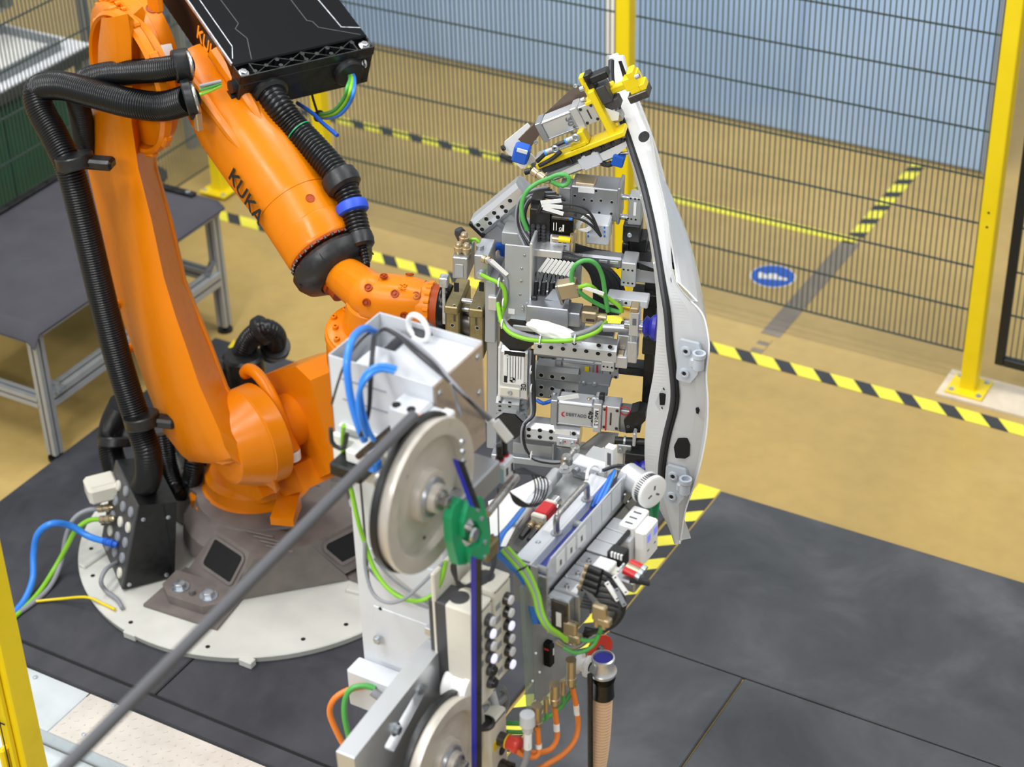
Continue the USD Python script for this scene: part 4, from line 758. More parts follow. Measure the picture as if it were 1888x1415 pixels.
# octagonal hubs facing the viewer
def hub(cx, cy, rp, b, L, name='octagonal_hub'):
    o = G.pp(cx, cy, b=b); R0 = rp / 585.; a = (np.arange(8) + .5) * np.pi / 4; rg = lambda y, r: [G(o[0] + r * math.cos(k), y, o[2] + r * math.sin(k)) for k in a]
    i = F_.add(name, loft([rg(b, R0), rg(b + L, R0)]), 'alu_matt', smooth=False); F_.add('hub_end_cap', loft([rg(b - .006, R0 * .96), rg(b - .0005, R0 * .99)]), 'black_plastic', parent=i, smooth=False); return i
hub(954, 618, 32, -.15, .32); hub(939, 785, 27, -.17, .3)
# labelled upright bar
m_, c_, h_, a0, a1 = octa(G0, (924, 690), (972, 695), 104, -.16, .06); i = F_.add('label_bar', m_, 'alu_bright', smooth=False)
F_.add('bar_side', fb(G0, (918, 690), (924, 691), 106, -.155, .05), 'white_paint', parent=i); F_.add('bar_foot', fb(G0, (921, 722), (959, 726), 18, -.165, .055), 'cream', parent=i); F_.add('foot_screw', screw(G0.px(940, 724, b=-.165), -GV, .007, .004), 'zinc', parent=i)
def lab(t, par, fr, L, R, hp, b, m='label_white'): return t.add('label_plate', fb(fr, L, R, hp, b, .0012, .0003), m, par)
i = lab(F_, i, G0, (928, 678), (966, 682), 62, -.1625)
Lf = lambda px, py, b=-.164: G0.px(px, py, b=b)
F_.add('label_print', [fb(G0, (930, 651), (968, 655), 8, -.1634, .0008, .0002), fb(G0, (929, 699), (935, 700), 13, -.1634, .0008, .0002)] + [fb(G0, (935 + k * 5, 677 + k * .5), (935.8 + k * 5, 677 + k * .5), 44, -.1634, .0008, .0001) for k in range(6)] + [text('CE', .013, Lf(961, 707), GW * -1, GN, .0006)], 'ink', smooth=False)
F_.add('label_text', text('EA', .008, Lf(932, 653, -.1644), -GW, GN, .0005), 'label_white', smooth=False)
q = Lf(945, 701); a_ = lambda s, e, r: Polygon([(0, 0)] + [(r * math.cos(k), r * math.sin(k)) for k in np.linspace(s, e, 12)])
F_.add('round_emblem', [extr(a_(0, math.pi / 2, .0075), .0006, q, DF.u, DF.v), extr(a_(math.pi, 1.5 * math.pi, .0075), .0006, q, DF.u, DF.v)] + [extr(Point(0, 0).buffer(.0085).difference(Point(0, 0).buffer(.0076)), .0006, q, DF.u, DF.v)], 'ink', smooth=False)
# drilled bar in the middle
m_, c_, h_, a0, a1 = octa(G0, (984, 642), (1136, 660), 36, -.17, .06); i = F_.add('drilled_bar', m_, 'alu_bright', smooth=False)
holes(F_, i, G0, [(995 + 21.5 * k, 639 + 2.2 * k) for k in (0, 1, 2, 3, 4)] + [(1104, 637), (1125, 640), (1038, 631), (1059, 633)] + [(995 + 21.5 * k, 641 + 2.2 * k) for k in (5, 6)] , -.1705)
m_, c_, h_, a0, a1 = octa(G0, (1066, 620), (1130, 627), 10, -.1, .05); F_.add('bar_top_piece', m_, 'alu', smooth=False)
F_.add('end_block', fb(G0, (1137, 640), (1160, 643), 46, -.13, .08), 'alu'); F_.add('end_block', fb(G0, (1155, 650), (1174, 652), 40, -.16, .05), 'alu_bright')
F_.add('small_block', fb(G0, (1108, 675), (1132, 678), 20, -.17, .04), 'alu_bright'); holes(F_, None, G0, ((1113, 676), (1120, 677), (1128, 678)), -.1705, .003)
F_.add('carrier_block', fb(G0, (1134, 668), (1156, 671), 22, -.165, .04), 'alu_bright'); F_.add('yellow_pad', fb(G0, (1137, 657), (1150, 658), 5, -.16, .03), 'brass')
# second, shaded rows of drilled bars further back
for (L, R, hp, b) in (((988, 690), (1066, 698), 28, -.05), ((988, 720), (1104, 735), 36, -.0), ((990, 660), (1080, 668), 22, .04)):
    m_, c_, h_, a0, a1 = octa(G0, L, R, hp, b, .06); i = F_.add('drilled_bar', m_, 'alu_matt', smooth=False); n = int((R[0] - L[0]) / 20)
    holes(F_, i, G0, [(L[0] + 10 + 20 * k, L[1] + dy + (R[1] - L[1]) * k / n) for k in range(n) for dy in ((-6, 8) if hp > 30 else (2,))], b - .0005)
F_.add('steel_angle', cat([fb(G0, (1066, 716), (1120, 722), 22, -.1, .02), fb(G0, (1066, 707), (1124, 713), 5, -.1, .06)]), 'mid_grey')
for x in (1076, 1096): F_.add('angle_bolt', hexbolt(G0.px(x, 707 + (x - 1076) * .1, b=-.1), -GV, .006, .005), 'zinc')
# lower drilled bar with screws
m_, c_, h_, a0, a1 = octa(G0, (968, 798), (1068, 812), 36, -.19, .06); i = F_.add('drilled_bar', m_, 'alu_bright', smooth=False)
holes(F_, i, G0, [(975 + 20.5 * k, 792 + 2 * k) for k in range(3)] + [(975 + 20.5 * k, 804 + 2 * k) for k in range(3)] + [(1058, 800)], -.1905)
lab(F_, i, G0, (1023, 796), (1051, 799), 10, -.192); F_.add('screw_plate', fb(G0, (1026, 815), (1065, 819), 18, -.2, .03), 'alu_bright')
for x in (1035, 1056): F_.add('cap_screw', screw(G0.px(x, 815 + (x - 1035) * .1, b=-.2), -GV, .007, .006), 'zinc'); F_.add('red_mark', bx(G0.px(x + 7, 815 + (x - 1035) * .1, b=-.2), (.004, .001, .006), G.R, .0003), 'red')
pg = [G0.pp(x, y, b=-.17) for x, y in ((1025, 824), (1066, 830), (1105, 800), (1140, 803), (1130, 826), (1090, 846), (1060, 852))]; F_.add('gusset_plate', extr([(q[0], q[2]) for q in pg], -.012, G(0, -.17, 0), G.u, G.w), 'alu')
F_.add('hub_arm', fb(G0, (945, 832), (1020, 840), 34, -.12, .06), 'alu_matt'); F_.add('lower_plate', fb(G0, (905, 845), (1075, 864), 14, -.14, .12), 'alu')
F_.add('lower_rib', fb(G0, (1017, 838), (1022, 838), 40, -.135, .08), 'alu')
for k in range(4): F_.add('gland_row', cyl(G0.px(962 + k, 742 + 9 * k, b=-.13), G0.px(968 + k, 741 + 9 * k, b=-.135), .008, n=12), 'zinc')
m_, c_, h_, a0, a1 = octa(G0, (914, 752), (957, 757), 36, -.15, .1); i = F_.add('vent_block', m_, 'alu_matt', smooth=False)
F_.add('vent_slot', [fb(G0, (919 + 18 * k, 742 + j * 8 + k), (924 + 18 * k, 741 + j * 8 + k), 3, -.151, .001, .0003) for j in range(4) for k in range(2)], 'black_matte', parent=i)
# upper left tilted drilled bar
m_, c_, h_, a0, a1 = octa(G45, (880, 425), (962, 353), 34, .05, .07); i = F_.add('drilled_bar', m_, 'alu_bright', smooth=False)
holes(F_, i, G45, [(882 + 14.6 * k, 415 - 11.2 * k) for k in range(5)] + [(889 + 14.6 * k, 423 - 11.2 * k) for k in range(4)], .0495)
F_.add('bar_end_cap', cat([fb(G45, (876, 428), (881, 424), 34, .048, .07)]), 'black_plastic'); F_.add('bar_web', fb(G45, (899, 452), (950, 402), 30, .07, .04), 'alu_matt'); F_.add('web_rib', fb(G45, (928, 428), (935, 421), 40, .06, .05), 'alu')
F_.add('bar_foot', fb(G0, (925, 440), (985, 446), 24, .0, .1), 'alu_matt')
# dark contact strip between gripper and door
F_.add('contact_bar', fb(G0, (1186, 690), (1204, 692), 150, -.1, .05), 'black_plastic'); F_.add('contact_bar', fb(G0, (1184, 640), (1212, 642), 30, -.16, .06), 'black_plastic')
F_.add('contact_arm', fb(G0, (1140, 682), (1210, 692), 16, -.08, .05), 'black_plastic'); F_.add('contact_arm', cat([fb(G0, (1164, 552), (1215, 560), 24, .0, .06), fb(G0, (1188, 540), (1210, 580), 90, .02, .05)]), 'black_plastic')

# power clamps
def clamp(name, label, fr, L, R, hp, b, brand=None, ang=None):
    t = Thing(name, label, 'pneumatic clamp'); p, q = fr.pp(*L, b=b), fr.pp(*R, b=b); c_ = (p[2] + q[2]) / 2; a0, a1 = p[0], q[0]; L_ = a1 - a0; h = hp / 585 / 2; d = .06
    bxx = lambda x0, x1, z0, z1, y0, y1, m, n, par=None, ch=.002: t.add(n, fr.box((a0 + L_ * x0, a0 + L_ * x1), (b + y0, b + y1), (c_ + h * z0, c_ + h * z1), ch), m, par)
    i = bxx(0, .1, -1, 1, -.002, d, 'alu', 'rear_cap'); bxx(.09, .62, -.94, .94, 0, d - .002, 'alu_bright', 'cylinder_barrel', ch=.006); j = bxx(.62, .74, -1.12, 1.12, -.004, d, 'alu_bright', 'flange')
    for z in (-.8, .8): t.add('tie_groove', fr.box((a0 + L_ * .1, a0 + L_ * .62), (b - .0012, b + .002), (c_ + h * z - .002, c_ + h * z + .002), .0008), 'alu', parent=i)
    bxx(.74, 1.0, -.95, .95, .002, d - .004, 'alu_bright', 'clamp_head'); t.add('slide_slot', fr.box((a0 + L_ * .86, a0 + L_ * .885), (b + .0005, b + .004), (c_ - h * .5, c_ + h * .5), .001), 'dark_steel')
    for x in (.78, .96):
        for z in (-.7, .7): t.add('head_screw', screw(fr(a0 + L_ * x, b + .002, c_ + h * z), -GV, .0045, .002), 'dark_steel')
    return t, a0, L_, c_, h, bxx
t, a0, L_, c_, h, bb_ = clamp('power_clamp', 'large lower pneumatic clamp with red ring mark and drilled bar beneath it', G0, (1015, 761), (1142, 775), 50, -.2)
Q = lambda x, z, y=-.2015: G0(a0 + L_ * x, y, c_ + h * z)
t.add('brand_print', text('DESTACO', .0095, Q(.22, -.1), GN, GW, .0006, squash=.95), 'ink_soft', smooth=False); t.add('brand_mark', [extr(Point(0, 0).buffer(.008).difference(Point(.002, 0).buffer(.0062)).difference(sbox(.002, -.01, .01, .01)), .0006, Q(.2, -.02), DF.u, DF.v)], 'ink_red', smooth=False)
t.add('angle_print', text('45\u00b0', .016, Q(.55, .5), -GW, GN, .0006), 'ink', smooth=False); lt = t.add('tag_plate', fr_ := G0.box((a0 + L_ * .635, a0 + L_ * .7), (-.2062, -.204), (c_ - h * .75, c_ + h * .75), .0004), 'label_white'); t.add('tag_print', text('MM16.1', .0095, Q(.648, .66, -.2062), -GW, GN, .0006), 'ink', smooth=False, parent=lt)
t.add('red_stripe', G0.box((a0 + L_ * .795, a0 + L_ * .815), (-.2, -.197), (c_ - h * .95, c_ + h * .95), .0004), 'red'); t.add('head_block', fb(G0, (1142, 777), (1166, 780), 44, -.19, .04), 'alu')
t.add('ring_mark', extr(Point(0, 0).buffer(.0155).difference(Point(0, 0).buffer(.0125)), .0008, G0.px(1152, 758, b=-.191), DF.u, DF.v), 'ink_red', smooth=False)
pg = [G0.pp(x, y, b=-.2) for x, y in ((1150, 776), (1162, 762), (1176, 758), (1190, 762), (1190, 776), (1182, 784), (1180, 798), (1154, 799))]; t.add('black_jaw', extr([(q[0], q[2]) for q in pg], -.05, G(0, -.2, 0), G.u, G.w), 'black_plastic'); holes(t, None, G0, ((1158, 787),), -.2005, .003)
conn(t, G0.px(1022, 740, b=-.17), GW, .009, .03, 'alu', 'air_fitting'); conn(t, G0.px(1086, 745, b=-.17), GW, .008, .02, 'brass', 'air_fitting'); t.add('limit_switch', fb(G0, (1104, 735), (1114, 736), 12, -.18, .02), 'black_plastic'); conn(t, G0.px(1104, 736, b=-.17), -GN, .007, .02, 'zinc', 'switch_plug')
t, a0, L_, c_, h, bb_ = clamp('power_clamp', 'silver tilted pneumatic clamp with black jaws at the top of the gripper', G30, (994, 247), (1100, 206), 36, .12)
t.add('angle_print', text('30\u00b0', .016, G30(a0 + L_ * .5, .1175, c_ + h * .55), -G30.w, G30.u, .0008), 'ink_soft', smooth=False)
t.add('black_jaw', cat([fb(G30, (1082, 152), (1120, 138), 12, .12, .04), fb(G30, (1082, 158), (1094, 154), 34, .12, .04)]), 'black_plastic'); t.add('clamp_arm', fb(G30, (1098, 182), (1122, 172), 30, .12, .05), 'dark_grey'); t.add('arm_block', fb(G30, (1112, 200), (1142, 190), 16, .13, .04), 'dark_grey')
t.add('white_cheek', hull([G30.px(x, y, b=b) for x, y in ((1112, 197), (1142, 208), (1140, 222), (1122, 224)) for b in (.125, .15)]), 'white_paint'); t.add('rod_guard', fb(G30, (1124, 226), (1146, 216), 12, .14, .04), 'steel')
t, a0, L_, c_, h, bb_ = clamp('power_clamp', 'shaded smaller pneumatic clamp behind the middle drilled bar', G0, (1024, 674), (1140, 690), 26, -.03)
t.add('yellow_sticker', fb(G0, (1078, 681), (1086, 682), 10, -.0365, .002), 'yellow'); t.add('red_stripe', fb(G0, (1099, 684), (1102, 684), 22, -.038, .003), 'red')
# guided cylinder with rods, upper right
t = Thing('guided_cylinder', 'grey guided cylinder with two rods above the valve blocks', 'guided cylinder')
i = t.add('body', fb(G0, (1052, 371), (1140, 382), 58, .06, .08, .003), 'alu'); t.add('front_plate', fb(G0, (1137, 381), (1143, 382), 66, .055, .09), 'alu'); t.add('side_plate', fb(G0, (1030, 367), (1052, 370), 44, .08, .06), 'alu_matt'); t.add('top_cover', fb(G0, (1060, 340), (1096, 345), 8, .07, .05), 'brass')
holes(t, i, G0, ((1060, 361), (1077, 368), (1091, 370), (1099, 352), (1128, 373), (1127, 394), (1105, 392), (1108, 370)), .0595, .004)
lab(t, i, G0, (1066, 349), (1096, 353), 10, .0585)
for y in (362, 399): t.add('guide_rod', cyl(G0.px(1140, y, b=.09), G0.px(1160, y + 2.2, b=.09), .0085), 'chrome')
j = t.add('yoke_plate', fb(G0, (1158, 393), (1182, 396), 58, .06, .05), 'alu_matt'); holes(t, j, G0, ((1163, 366), (1171, 367), (1178, 368), (1158, 403), (1164, 404), (1172, 405)), .0595, .003); lab(t, j, G0, (1168, 386), (1173, 386), 24, .0585)
t.add('black_carriage', cat([fb(G0, (1148, 430), (1180, 434), 30, .05, .06), fb(G0, (1160, 450), (1192, 455), 26, .06, .06)]), 'black_plastic'); t.add('carriage_screw', screw(G0.px(1161, 433, b=.05), -GV, .007, .005), 'zinc'); t.add('carriage_post', fb(G0, (1146, 470), (1158, 472), 44, .06, .04), 'dark_steel'); t.add('carriage_foot', fb(G0, (1156, 470), (1200, 476), 26, .07, .06), 'dark_grey')
# horizontal slim cylinder with bearing block
t = Thing('slim_cylinder', 'slim silver profile cylinder reaching from the valve plate towards the door', 'cylinder')
t.add('barrel', fb(G0, (1040, 476), (1148, 488), 20, -.02, .04, .006), 'alu'); t.add('barrel_groove', [fb(G0, (1104 + 20 * k, 482 + 2 * k), (1120 + 20 * k, 484 + 2 * k), 5, -.022, .002) for k in range(2)], 'alu_bright')
j = t.add('bearing_block', fb(G0, (1145, 506), (1172, 509), 44, -.04, .07), 'alu_bright'); holes(t, j, G0, ((1150, 497), (1158, 498), (1166, 499), (1150, 521), (1158, 522), (1166, 523)), -.0405, .003)
t.add('slide_bar', fb(G0, (1170, 508), (1212, 513), 24, -.02, .05), 'alu'); t.add('black_finger', hull([G0.px(x, y, b=b) for x, y in ((1176, 484), (1206, 496), (1208, 502), (1180, 498)) for b in (-.02, .02)]), 'black_plastic')
t = Thing('carrier_rail', 'light grey drilled rail below the green cables pointing at the door', 'rail')
i = t.add('rail', fb(G0, (1118, 554), (1194, 565), 14, -.08, .05), 'light_grey'); holes(t, i, G0, ((1154, 559),), -.0805, .004); t.add('rail_screw', screw(G0.px(1144, 556, b=-.08), -GV, .006, .005), 'zinc')
# suction cups
def cup(label, px, py, b, m):
    t = Thing('suction_cup', label, 'suction cup'); o = G0.px(px, py, b=b)
    t.add('cup_lip', lathe([(-.03, .018), (-.022, .03), (-.012, .024), (-.004, .034), (.006, .037), (.009, .034), (.009, 0)], o, GN, 32), m); t.add('cup_stem', lathe([(-.08, .012), (-.05, .012), (-.05, .016), (-.03, .016)], o, GN, 20), 'chrome'); return t, o
t, o = cup('blue suction cup pressed on the door beside the white marked clamp block', 1206, 604, -.2, 'blue_deep'); t.add('cup_holder', fb(G0, (1160, 598), (1178, 600), 44, -.22, .04), 'alu_bright'); t.add('holder_print', fb(G0, (1166, 594), (1173, 595), 12, -.2212, .0008, .0002), 'ink_soft', smooth=False); t.add('holder_cap', fb(G0, (1161, 573), (1177, 575), 10, -.22, .04), 'brass'); t.add('holder_pin', cyl(G0.px(1166, 612, b=-.2), G0.px(1166, 628, b=-.2), .008), 'zinc'); t.add('stem_nut', cyl(G0.px(1184, 602, b=-.2), G0.px(1196, 603, b=-.2), .012), 'alu'); t.add('guide_tube', cyl(G0.px(1112, 604, b=-.18), G0.px(1160, 606, b=-.18), .012), 'alu')
t, o = cup('dark blue suction cup at the foot of the gripper behind the pulley', 1186, 868, -.25, 'blue_deep'); t.add('cup_holder', fb(G0, (1152, 846), (1190, 851), 22, -.25, .05), 'black_plastic')
t = Thing('proximity_probe', 'black probe with clamp block pointing at the door below the lower clamp', 'probe')
t.add('probe_body', cyl(G0.px(1134, 812, b=-.22), G0.px(1192, 816, b=-.22), .011), 'black_plastic'); t.add('probe_ring', lathe([(0, .014), (.006, .014)], G0.px(1150, 813, b=-.22), GN, 16), 'zinc'); t.add('clamp_block', fb(G0, (1138, 828), (1164, 832), 18, -.235, .04), 'alu'); t.add('flag_plate', fb(G0, (1166, 812), (1172, 813), 26, -.235, .03), 'alu_bright'); t.add('clamp_screw', screw(G0.px(1144, 829, b=-.235), -GV, .006, .005), 'zinc'); t.add('block_below', fb(G0, (1136, 848), (1150, 850), 34, -.22, .04), 'cream')

# top yellow bracket
t = Thing('yellow_bracket', 'yellow tool bracket with shims carrying the tilted clamp at the top', 'bracket')
i = t.add('long_bar', fb(G30, (989, 311), (1150, 246), 9, .09, .06), 'yellow'); t.add('upright_bar', fb(G30, (1104, 215), (1116, 212), 88, .1, .045), 'yellow'); t.add('rear_fork', cat([fb(G30, (1076, 166), (1088, 162), 44, .13, .03), fb(G30, (1074, 150), (1084, 147), 10, .13, .03)]), 'yellow')
t.add('cross_bar', fb(G30, (1078, 193), (1098, 187), 7, .12, .05), 'yellow'); t.add('corner_plate', fb(G30, (1112, 172), (1132, 163), 16, .16, .03), 'yellow'); t.add('lug', cat([fb(G30, (1068, 258), (1080, 253), 24, .095, .04), fb(G30, (1050, 277), (1080, 264), 7, .09, .05)]), 'yellow')
t.add('shim_row', [fb(G30, (1040 + 18 * k, 301 - 8 * k), (1053 + 18 * k, 296 - 8 * k), 12, .1, .05) for k in range(6)], 'dark_steel'); t.add('under_rail', fb(G30, (1000, 316), (1150, 258), 10, .11, .05), 'dark_grey')
t.add('grey_rail', cat([fb(G30, (990, 300), (1070, 268), 16, .13, .04), fb(G30, (1010, 330), (1140, 280), 16, .12, .06)]), 'alu_matt'); t.add('white_rail', hull([G30.px(x, y, b=b) for x, y in ((1012, 327), (1160, 258), (1156, 270), (1136, 288), (1014, 334)) for b in (.11, .125)]), 'white_paint')
t.add('label_holder', cat([fb(G30, (1068, 304), (1106, 290), 22, .1, .02), fb(G30, (1078, 314), (1106, 302), 5, .1, .03)]), 'light_grey'); t.add('rail_end', cyl(G30.px(1138, 254, b=.12), G30.px(1152, 248, b=.12), .01), 'brass')
for x, y in ((1076, 162), (1078, 183)): t.add('bracket_screw', screw(G30.px(x, y, b=.128), -G30.u, .007, .012), 'zinc')
t = Thing('yellow_jaw', 'small yellow and black clamp jaw outside the upper door frame', 'clamp jaw')
t.add('jaw_body', fb(G30, (1150, 160), (1176, 150), 20, .06, .06), 'yellow'); t.add('jaw_step', cat([fb(G30, (1162, 172), (1180, 165), 14, .06, .05), fb(G30, (1180, 166), (1190, 162), 16, .06, .05), fb(G30, (1156, 143), (1168, 138), 12, .06, .05)]), 'yellow'); t.add('jaw_pad', fb(G30, (1160, 188), (1194, 172), 13, .05, .06), 'dark_steel'); t.add('black_strip', hull([G30.px(x, y, b=b) for x, y in ((1140, 113), (1146, 112), (1160, 150), (1152, 154)) for b in (.1, .14)]), 'black_plastic'); t.add('jaw_screw', screw(G30.px(1172, 142, b=.055), unit(G30.u), .007, .012), 'zinc'); t.add('jaw_tie', fb(G30, (1120, 172), (1162, 156), 10, .15, .03), 'yellow')
t = Thing('cover_sheet', 'thin brown steel cover sheet behind the tilted top clamp', 'sheet')
pg = [G0.pp(x, y, b=.2) for x, y in ((955, 258), (996, 218), (1062, 156), (1066, 158), (1084, 176), (1000, 240), (976, 276))]; t.add('sheet', extr([(q[0], q[2]) for q in pg], -.004, G(0, .2, 0), G.u, G.w), 'brown_steel'); t.add('sheet_screw', screw(G0.px(1061, 158, b=.2), -GV, .006, .004), 'zinc'); t.add('sheet_screw', screw(G0.px(952, 259, b=.2), -GV, .006, .004), 'zinc'); t.add('sheet_screw', screw(G0.px(988, 262, b=.2), -GV, .006, .004), 'zinc')
# blue sensors
t = Thing('light_sensor', 'bright blue optical sensor on a white folded bracket, upper left of the gripper', 'sensor')
pg = [G0.pp(x, y, b=.12) for x, y in ((930, 262), (972, 228), (977, 234), (954, 258), (990, 296), (962, 312), (948, 300), (930, 276))]; t.add('bracket', extr([(q[0], q[2]) for q in pg], -.006, G(0, .12, 0), G.u, G.w), 'white_paint')
Gs = gf(-12); i = t.add('sensor_body', fb(Gs, (945, 283), (973, 294), 30, .06, .04, .006), 'blue'); t.add('display', fb(Gs, (953, 276), (972, 283), 7, .058, .004), 'light_grey', parent=i); t.add('lens', fb(Gs, (971, 290), (975, 292), 14, .07, .02), 'black_gloss', parent=i)
t.add('plug', cat([cyl(G0.px(946, 296, b=.08), G0.px(936, 292, b=.08), .009), cyl(G0.px(936, 292, b=.08), G0.px(923, 286, b=.08), .007)]), 'black_plastic'); t.add('bracket_knob', cyl(G0.px(930, 272, b=.1), G0.px(926, 274, b=.1), .008), 'black_plastic')
t = Thing('light_sensor', 'blue optical sensor hanging under the white rail near the door frame', 'sensor')
i = t.add('sensor_body', fb(Gs, (1128, 296), (1150, 302), 20, .1, .035, .004), 'blue'); t.add('plug', tube([G0.px(1128, 302, b=.11), G0.px(1118, 304, b=.11), G0.px(1108, 300, b=.11)], .008), 'black_plastic', parent=i); t.add('rod', cyl(G0.px(1140, 283, b=.12), G0.px(1165, 282, b=.12), .004), 'steel', parent=i)
# valve cabinet plate and electronics
t = Thing('valve_bracket', 'bent aluminium bracket plate carrying valves and connectors in the middle of the gripper', 'bracket')
i = t.add('side_sheet', fb(G0, (930, 526), (976, 531), 150, -.13, .006), 'alu_matt'); t.add('sheet_edge', fb(G0, (975, 522), (981, 523), 145, -.135, .08), 'alu_bright', parent=i)
t.add('back_sheet', fb(G0, (978, 500), (1072, 510), 80, -.02, .006), 'alu_bright'); t.add('top_block', fb(G0, (978, 466), (1036, 472), 14, -.1, .1), 'alu_bright'); t.add('front_cover', fb(G0, (970, 581), (1047, 590), 36, -.17, .06), 'alu'); t.add('cover_lip', fb(G0, (945, 605), (1072, 618), 10, -.16, .08), 'alu_matt'); t.add('step_plate', fb(G0, (1046, 590), (1069, 592), 26, -.16, .06), 'alu')
t.add('small_label', fb(G0, (937, 574), (949, 575), 10, -.1315, .001, .0003), 'label_white')
for x, y in ((967, 472), (962, 496), (961, 519), (959, 544)): t.add('dimple', lathe([(0, .004), (.001, .003), (.001, 0)], G0.px(x, y, b=-.13), -GV, 12), 'steel')
for x, y in ((964, 566), (972, 560), (964, 572), (1001, 567), (1016, 568)): t.add('plate_screw', screw(G0.px(x, y, b=-.131), -GV, .004, .003, 8), 'zinc')
t = Thing('connector_bank', 'bank of black plugs with white tags under the fan of grey cables', 'connector block')
t.add('bank_body', fb(G0, (982, 545), (1042, 551), 22, -.1, .05), 'alu'); t.add('ramp', hull([G0.px(x, y, b=b) for x, y in ((1004, 552), (1020, 533), (1052, 540), (1048, 560)) for b in (-.13, -.08)]), 'alu')
for k in range(4):
    x = 986 + 15 * k; i = t.add('plug', cyl(G0.px(x, 542 + k, b=-.1), G0.px(x + 2, 520 + k, b=-.09), .0095, .0085), 'black_plastic'); t.add('plug_cover', cyl(G0.px(x + 2, 520 + k, b=-.09), G0.px(x + 6, 503 + k, b=-.085), .008, .006), 'pane', parent=i)
t.add('oval_knob', fb(G0, (979, 551), (990, 552), 8, -.14, .01), 'black_plastic')
t = Thing('bus_connector', 'brass coloured trapezoid bus plug in the middle of the green cable loop', 'connector')
Gt = gf(18); t.add('plug_body', fb(Gt, (1030, 546), (1062, 532), 28, -.17, .04, .004), 'brass'); t.add('plug_neck', cyl(Gt.px(1056, 536, b=-.15), Gt.px(1070, 530, b=-.15), .011), 'brass'); t.add('plug_edge', fb(Gt, (1028, 547), (1033, 545), 36, -.172, .044), 'steel')
t = Thing('bus_connector', 'squarish brass bus plug below the first, left of the white tagged cable', 'connector')
t.add('plug_body', fb(G0, (1071, 586), (1100, 589), 22, -.16, .04, .004), 'brass'); t.add('plug_neck', cyl(G0.px(1100, 584, b=-.14), G0.px(1118, 586, b=-.14), .012), 'brass'); t.add('plug_print', fb(G0, (1080, 590), (1096, 592), 5, -.161, .001, .0003), 'dark_steel')
t = Thing('valve_island', 'black pneumatic valve island with push-in fittings on the gripper', 'valve block')
t.add('base', fb(G0, (976, 422), (1015, 427), 74, -.05, .06), 'black_plastic'); t.add('module', fb(G0, (978, 384), (1000, 386), 34, -.02, .05), 'black_plastic')
for k in range(3):
    for j in range(6): t.add('push_fitting', lathe([(0, .006), (.006, .006), (.006, .004), (.008, .004)], G0.px(983 + 10 * k, 416 + j * 6 + k, b=-.05), -GV, 10), 'dark_grey')
t.add('blue_button', fb(G0, (990, 451), (995, 452), 8, -.055, .008), 'blue')
t = Thing('relay_unit', 'black electronic unit with printed symbols right of the valve island', 'relay')
i = t.add('housing', fb(G0, (1015, 416), (1057, 421), 32, -.06, .06, .003), 'black_gloss'); t.add('top_strip', fb(G0, (1016, 402), (1057, 406), 6, -.062, .06), 'dark_steel', parent=i); t.add('blue_dot', fb(G0, (1049, 404), (1055, 405), 4, -.064, .003, .0005), 'blue_bright', parent=i); t.add('print', [text('CE', .008, G0.px(1031, 419, b=-.0606), -GW, GN, .0005)] + [fb(G0, (1020 + 5 * k, 418), (1021.5 + 5 * k, 418), 14, -.0606, .0006, .0001) for k in (0, 1)] + [fb(G0, (1037, 421), (1040, 421), 12, -.0606, .0006, .0001)], 'label_white', parent=i, smooth=False)
t = Thing('terminal_block', 'pale grey terminal block under the black electronic unit', 'terminal block')
i = t.add('housing', fb(G0, (1014, 447), (1052, 452), 26, -.06, .06), 'light_grey'); t.add('terminal_row', [fb(G0, (1020 + 9 * k, 440 + 6 * j + k), (1026 + 9 * k, 440 + 6 * j + k), 2.5, -.0615, .002, .0004) for k in range(3) for j in range(3)], 'ink_soft', parent=i); t.add('black_carrier', fb(G0, (1000, 440), (1018, 442), 36, -.04, .05), 'black_plastic')
t = Thing('signal_module', 'white module with blue markings right of the terminal block', 'module')
i = t.add('housing', fb(G0, (1080, 430), (1122, 436), 38, .0, .07, .004), 'light_grey'); t.add('marking', [fb(G0, (1083 + 30 * k, 420 + 8 * j), (1086 + 30 * k, 420 + 8 * j), 4, -.0015, .002, .0004) for j in range(3) for k in range(2)], 'blue_bright', parent=i)
t = Thing('yellow_plug', 'small yellow plug with metal nuts at the terminal block', 'plug')
t.add('plug_body', cyl(G0.px(1030, 441, b=-.075), G0.px(1052, 443, b=-.075), .0085), 'yellow'); t.add('plug_nut', cyl(G0.px(1018, 440, b=-.075), G0.px(1030, 441, b=-.075), .009), 'brass'); t.add('elbow_plug', cat([cyl(G0.px(1057, 444, b=-.075), G0.px(1057, 432, b=-.075), .009), cyl(G0.px(1055, 462, b=-.07), G0.px(1056, 444, b=-.075), .008)]), 'brass')

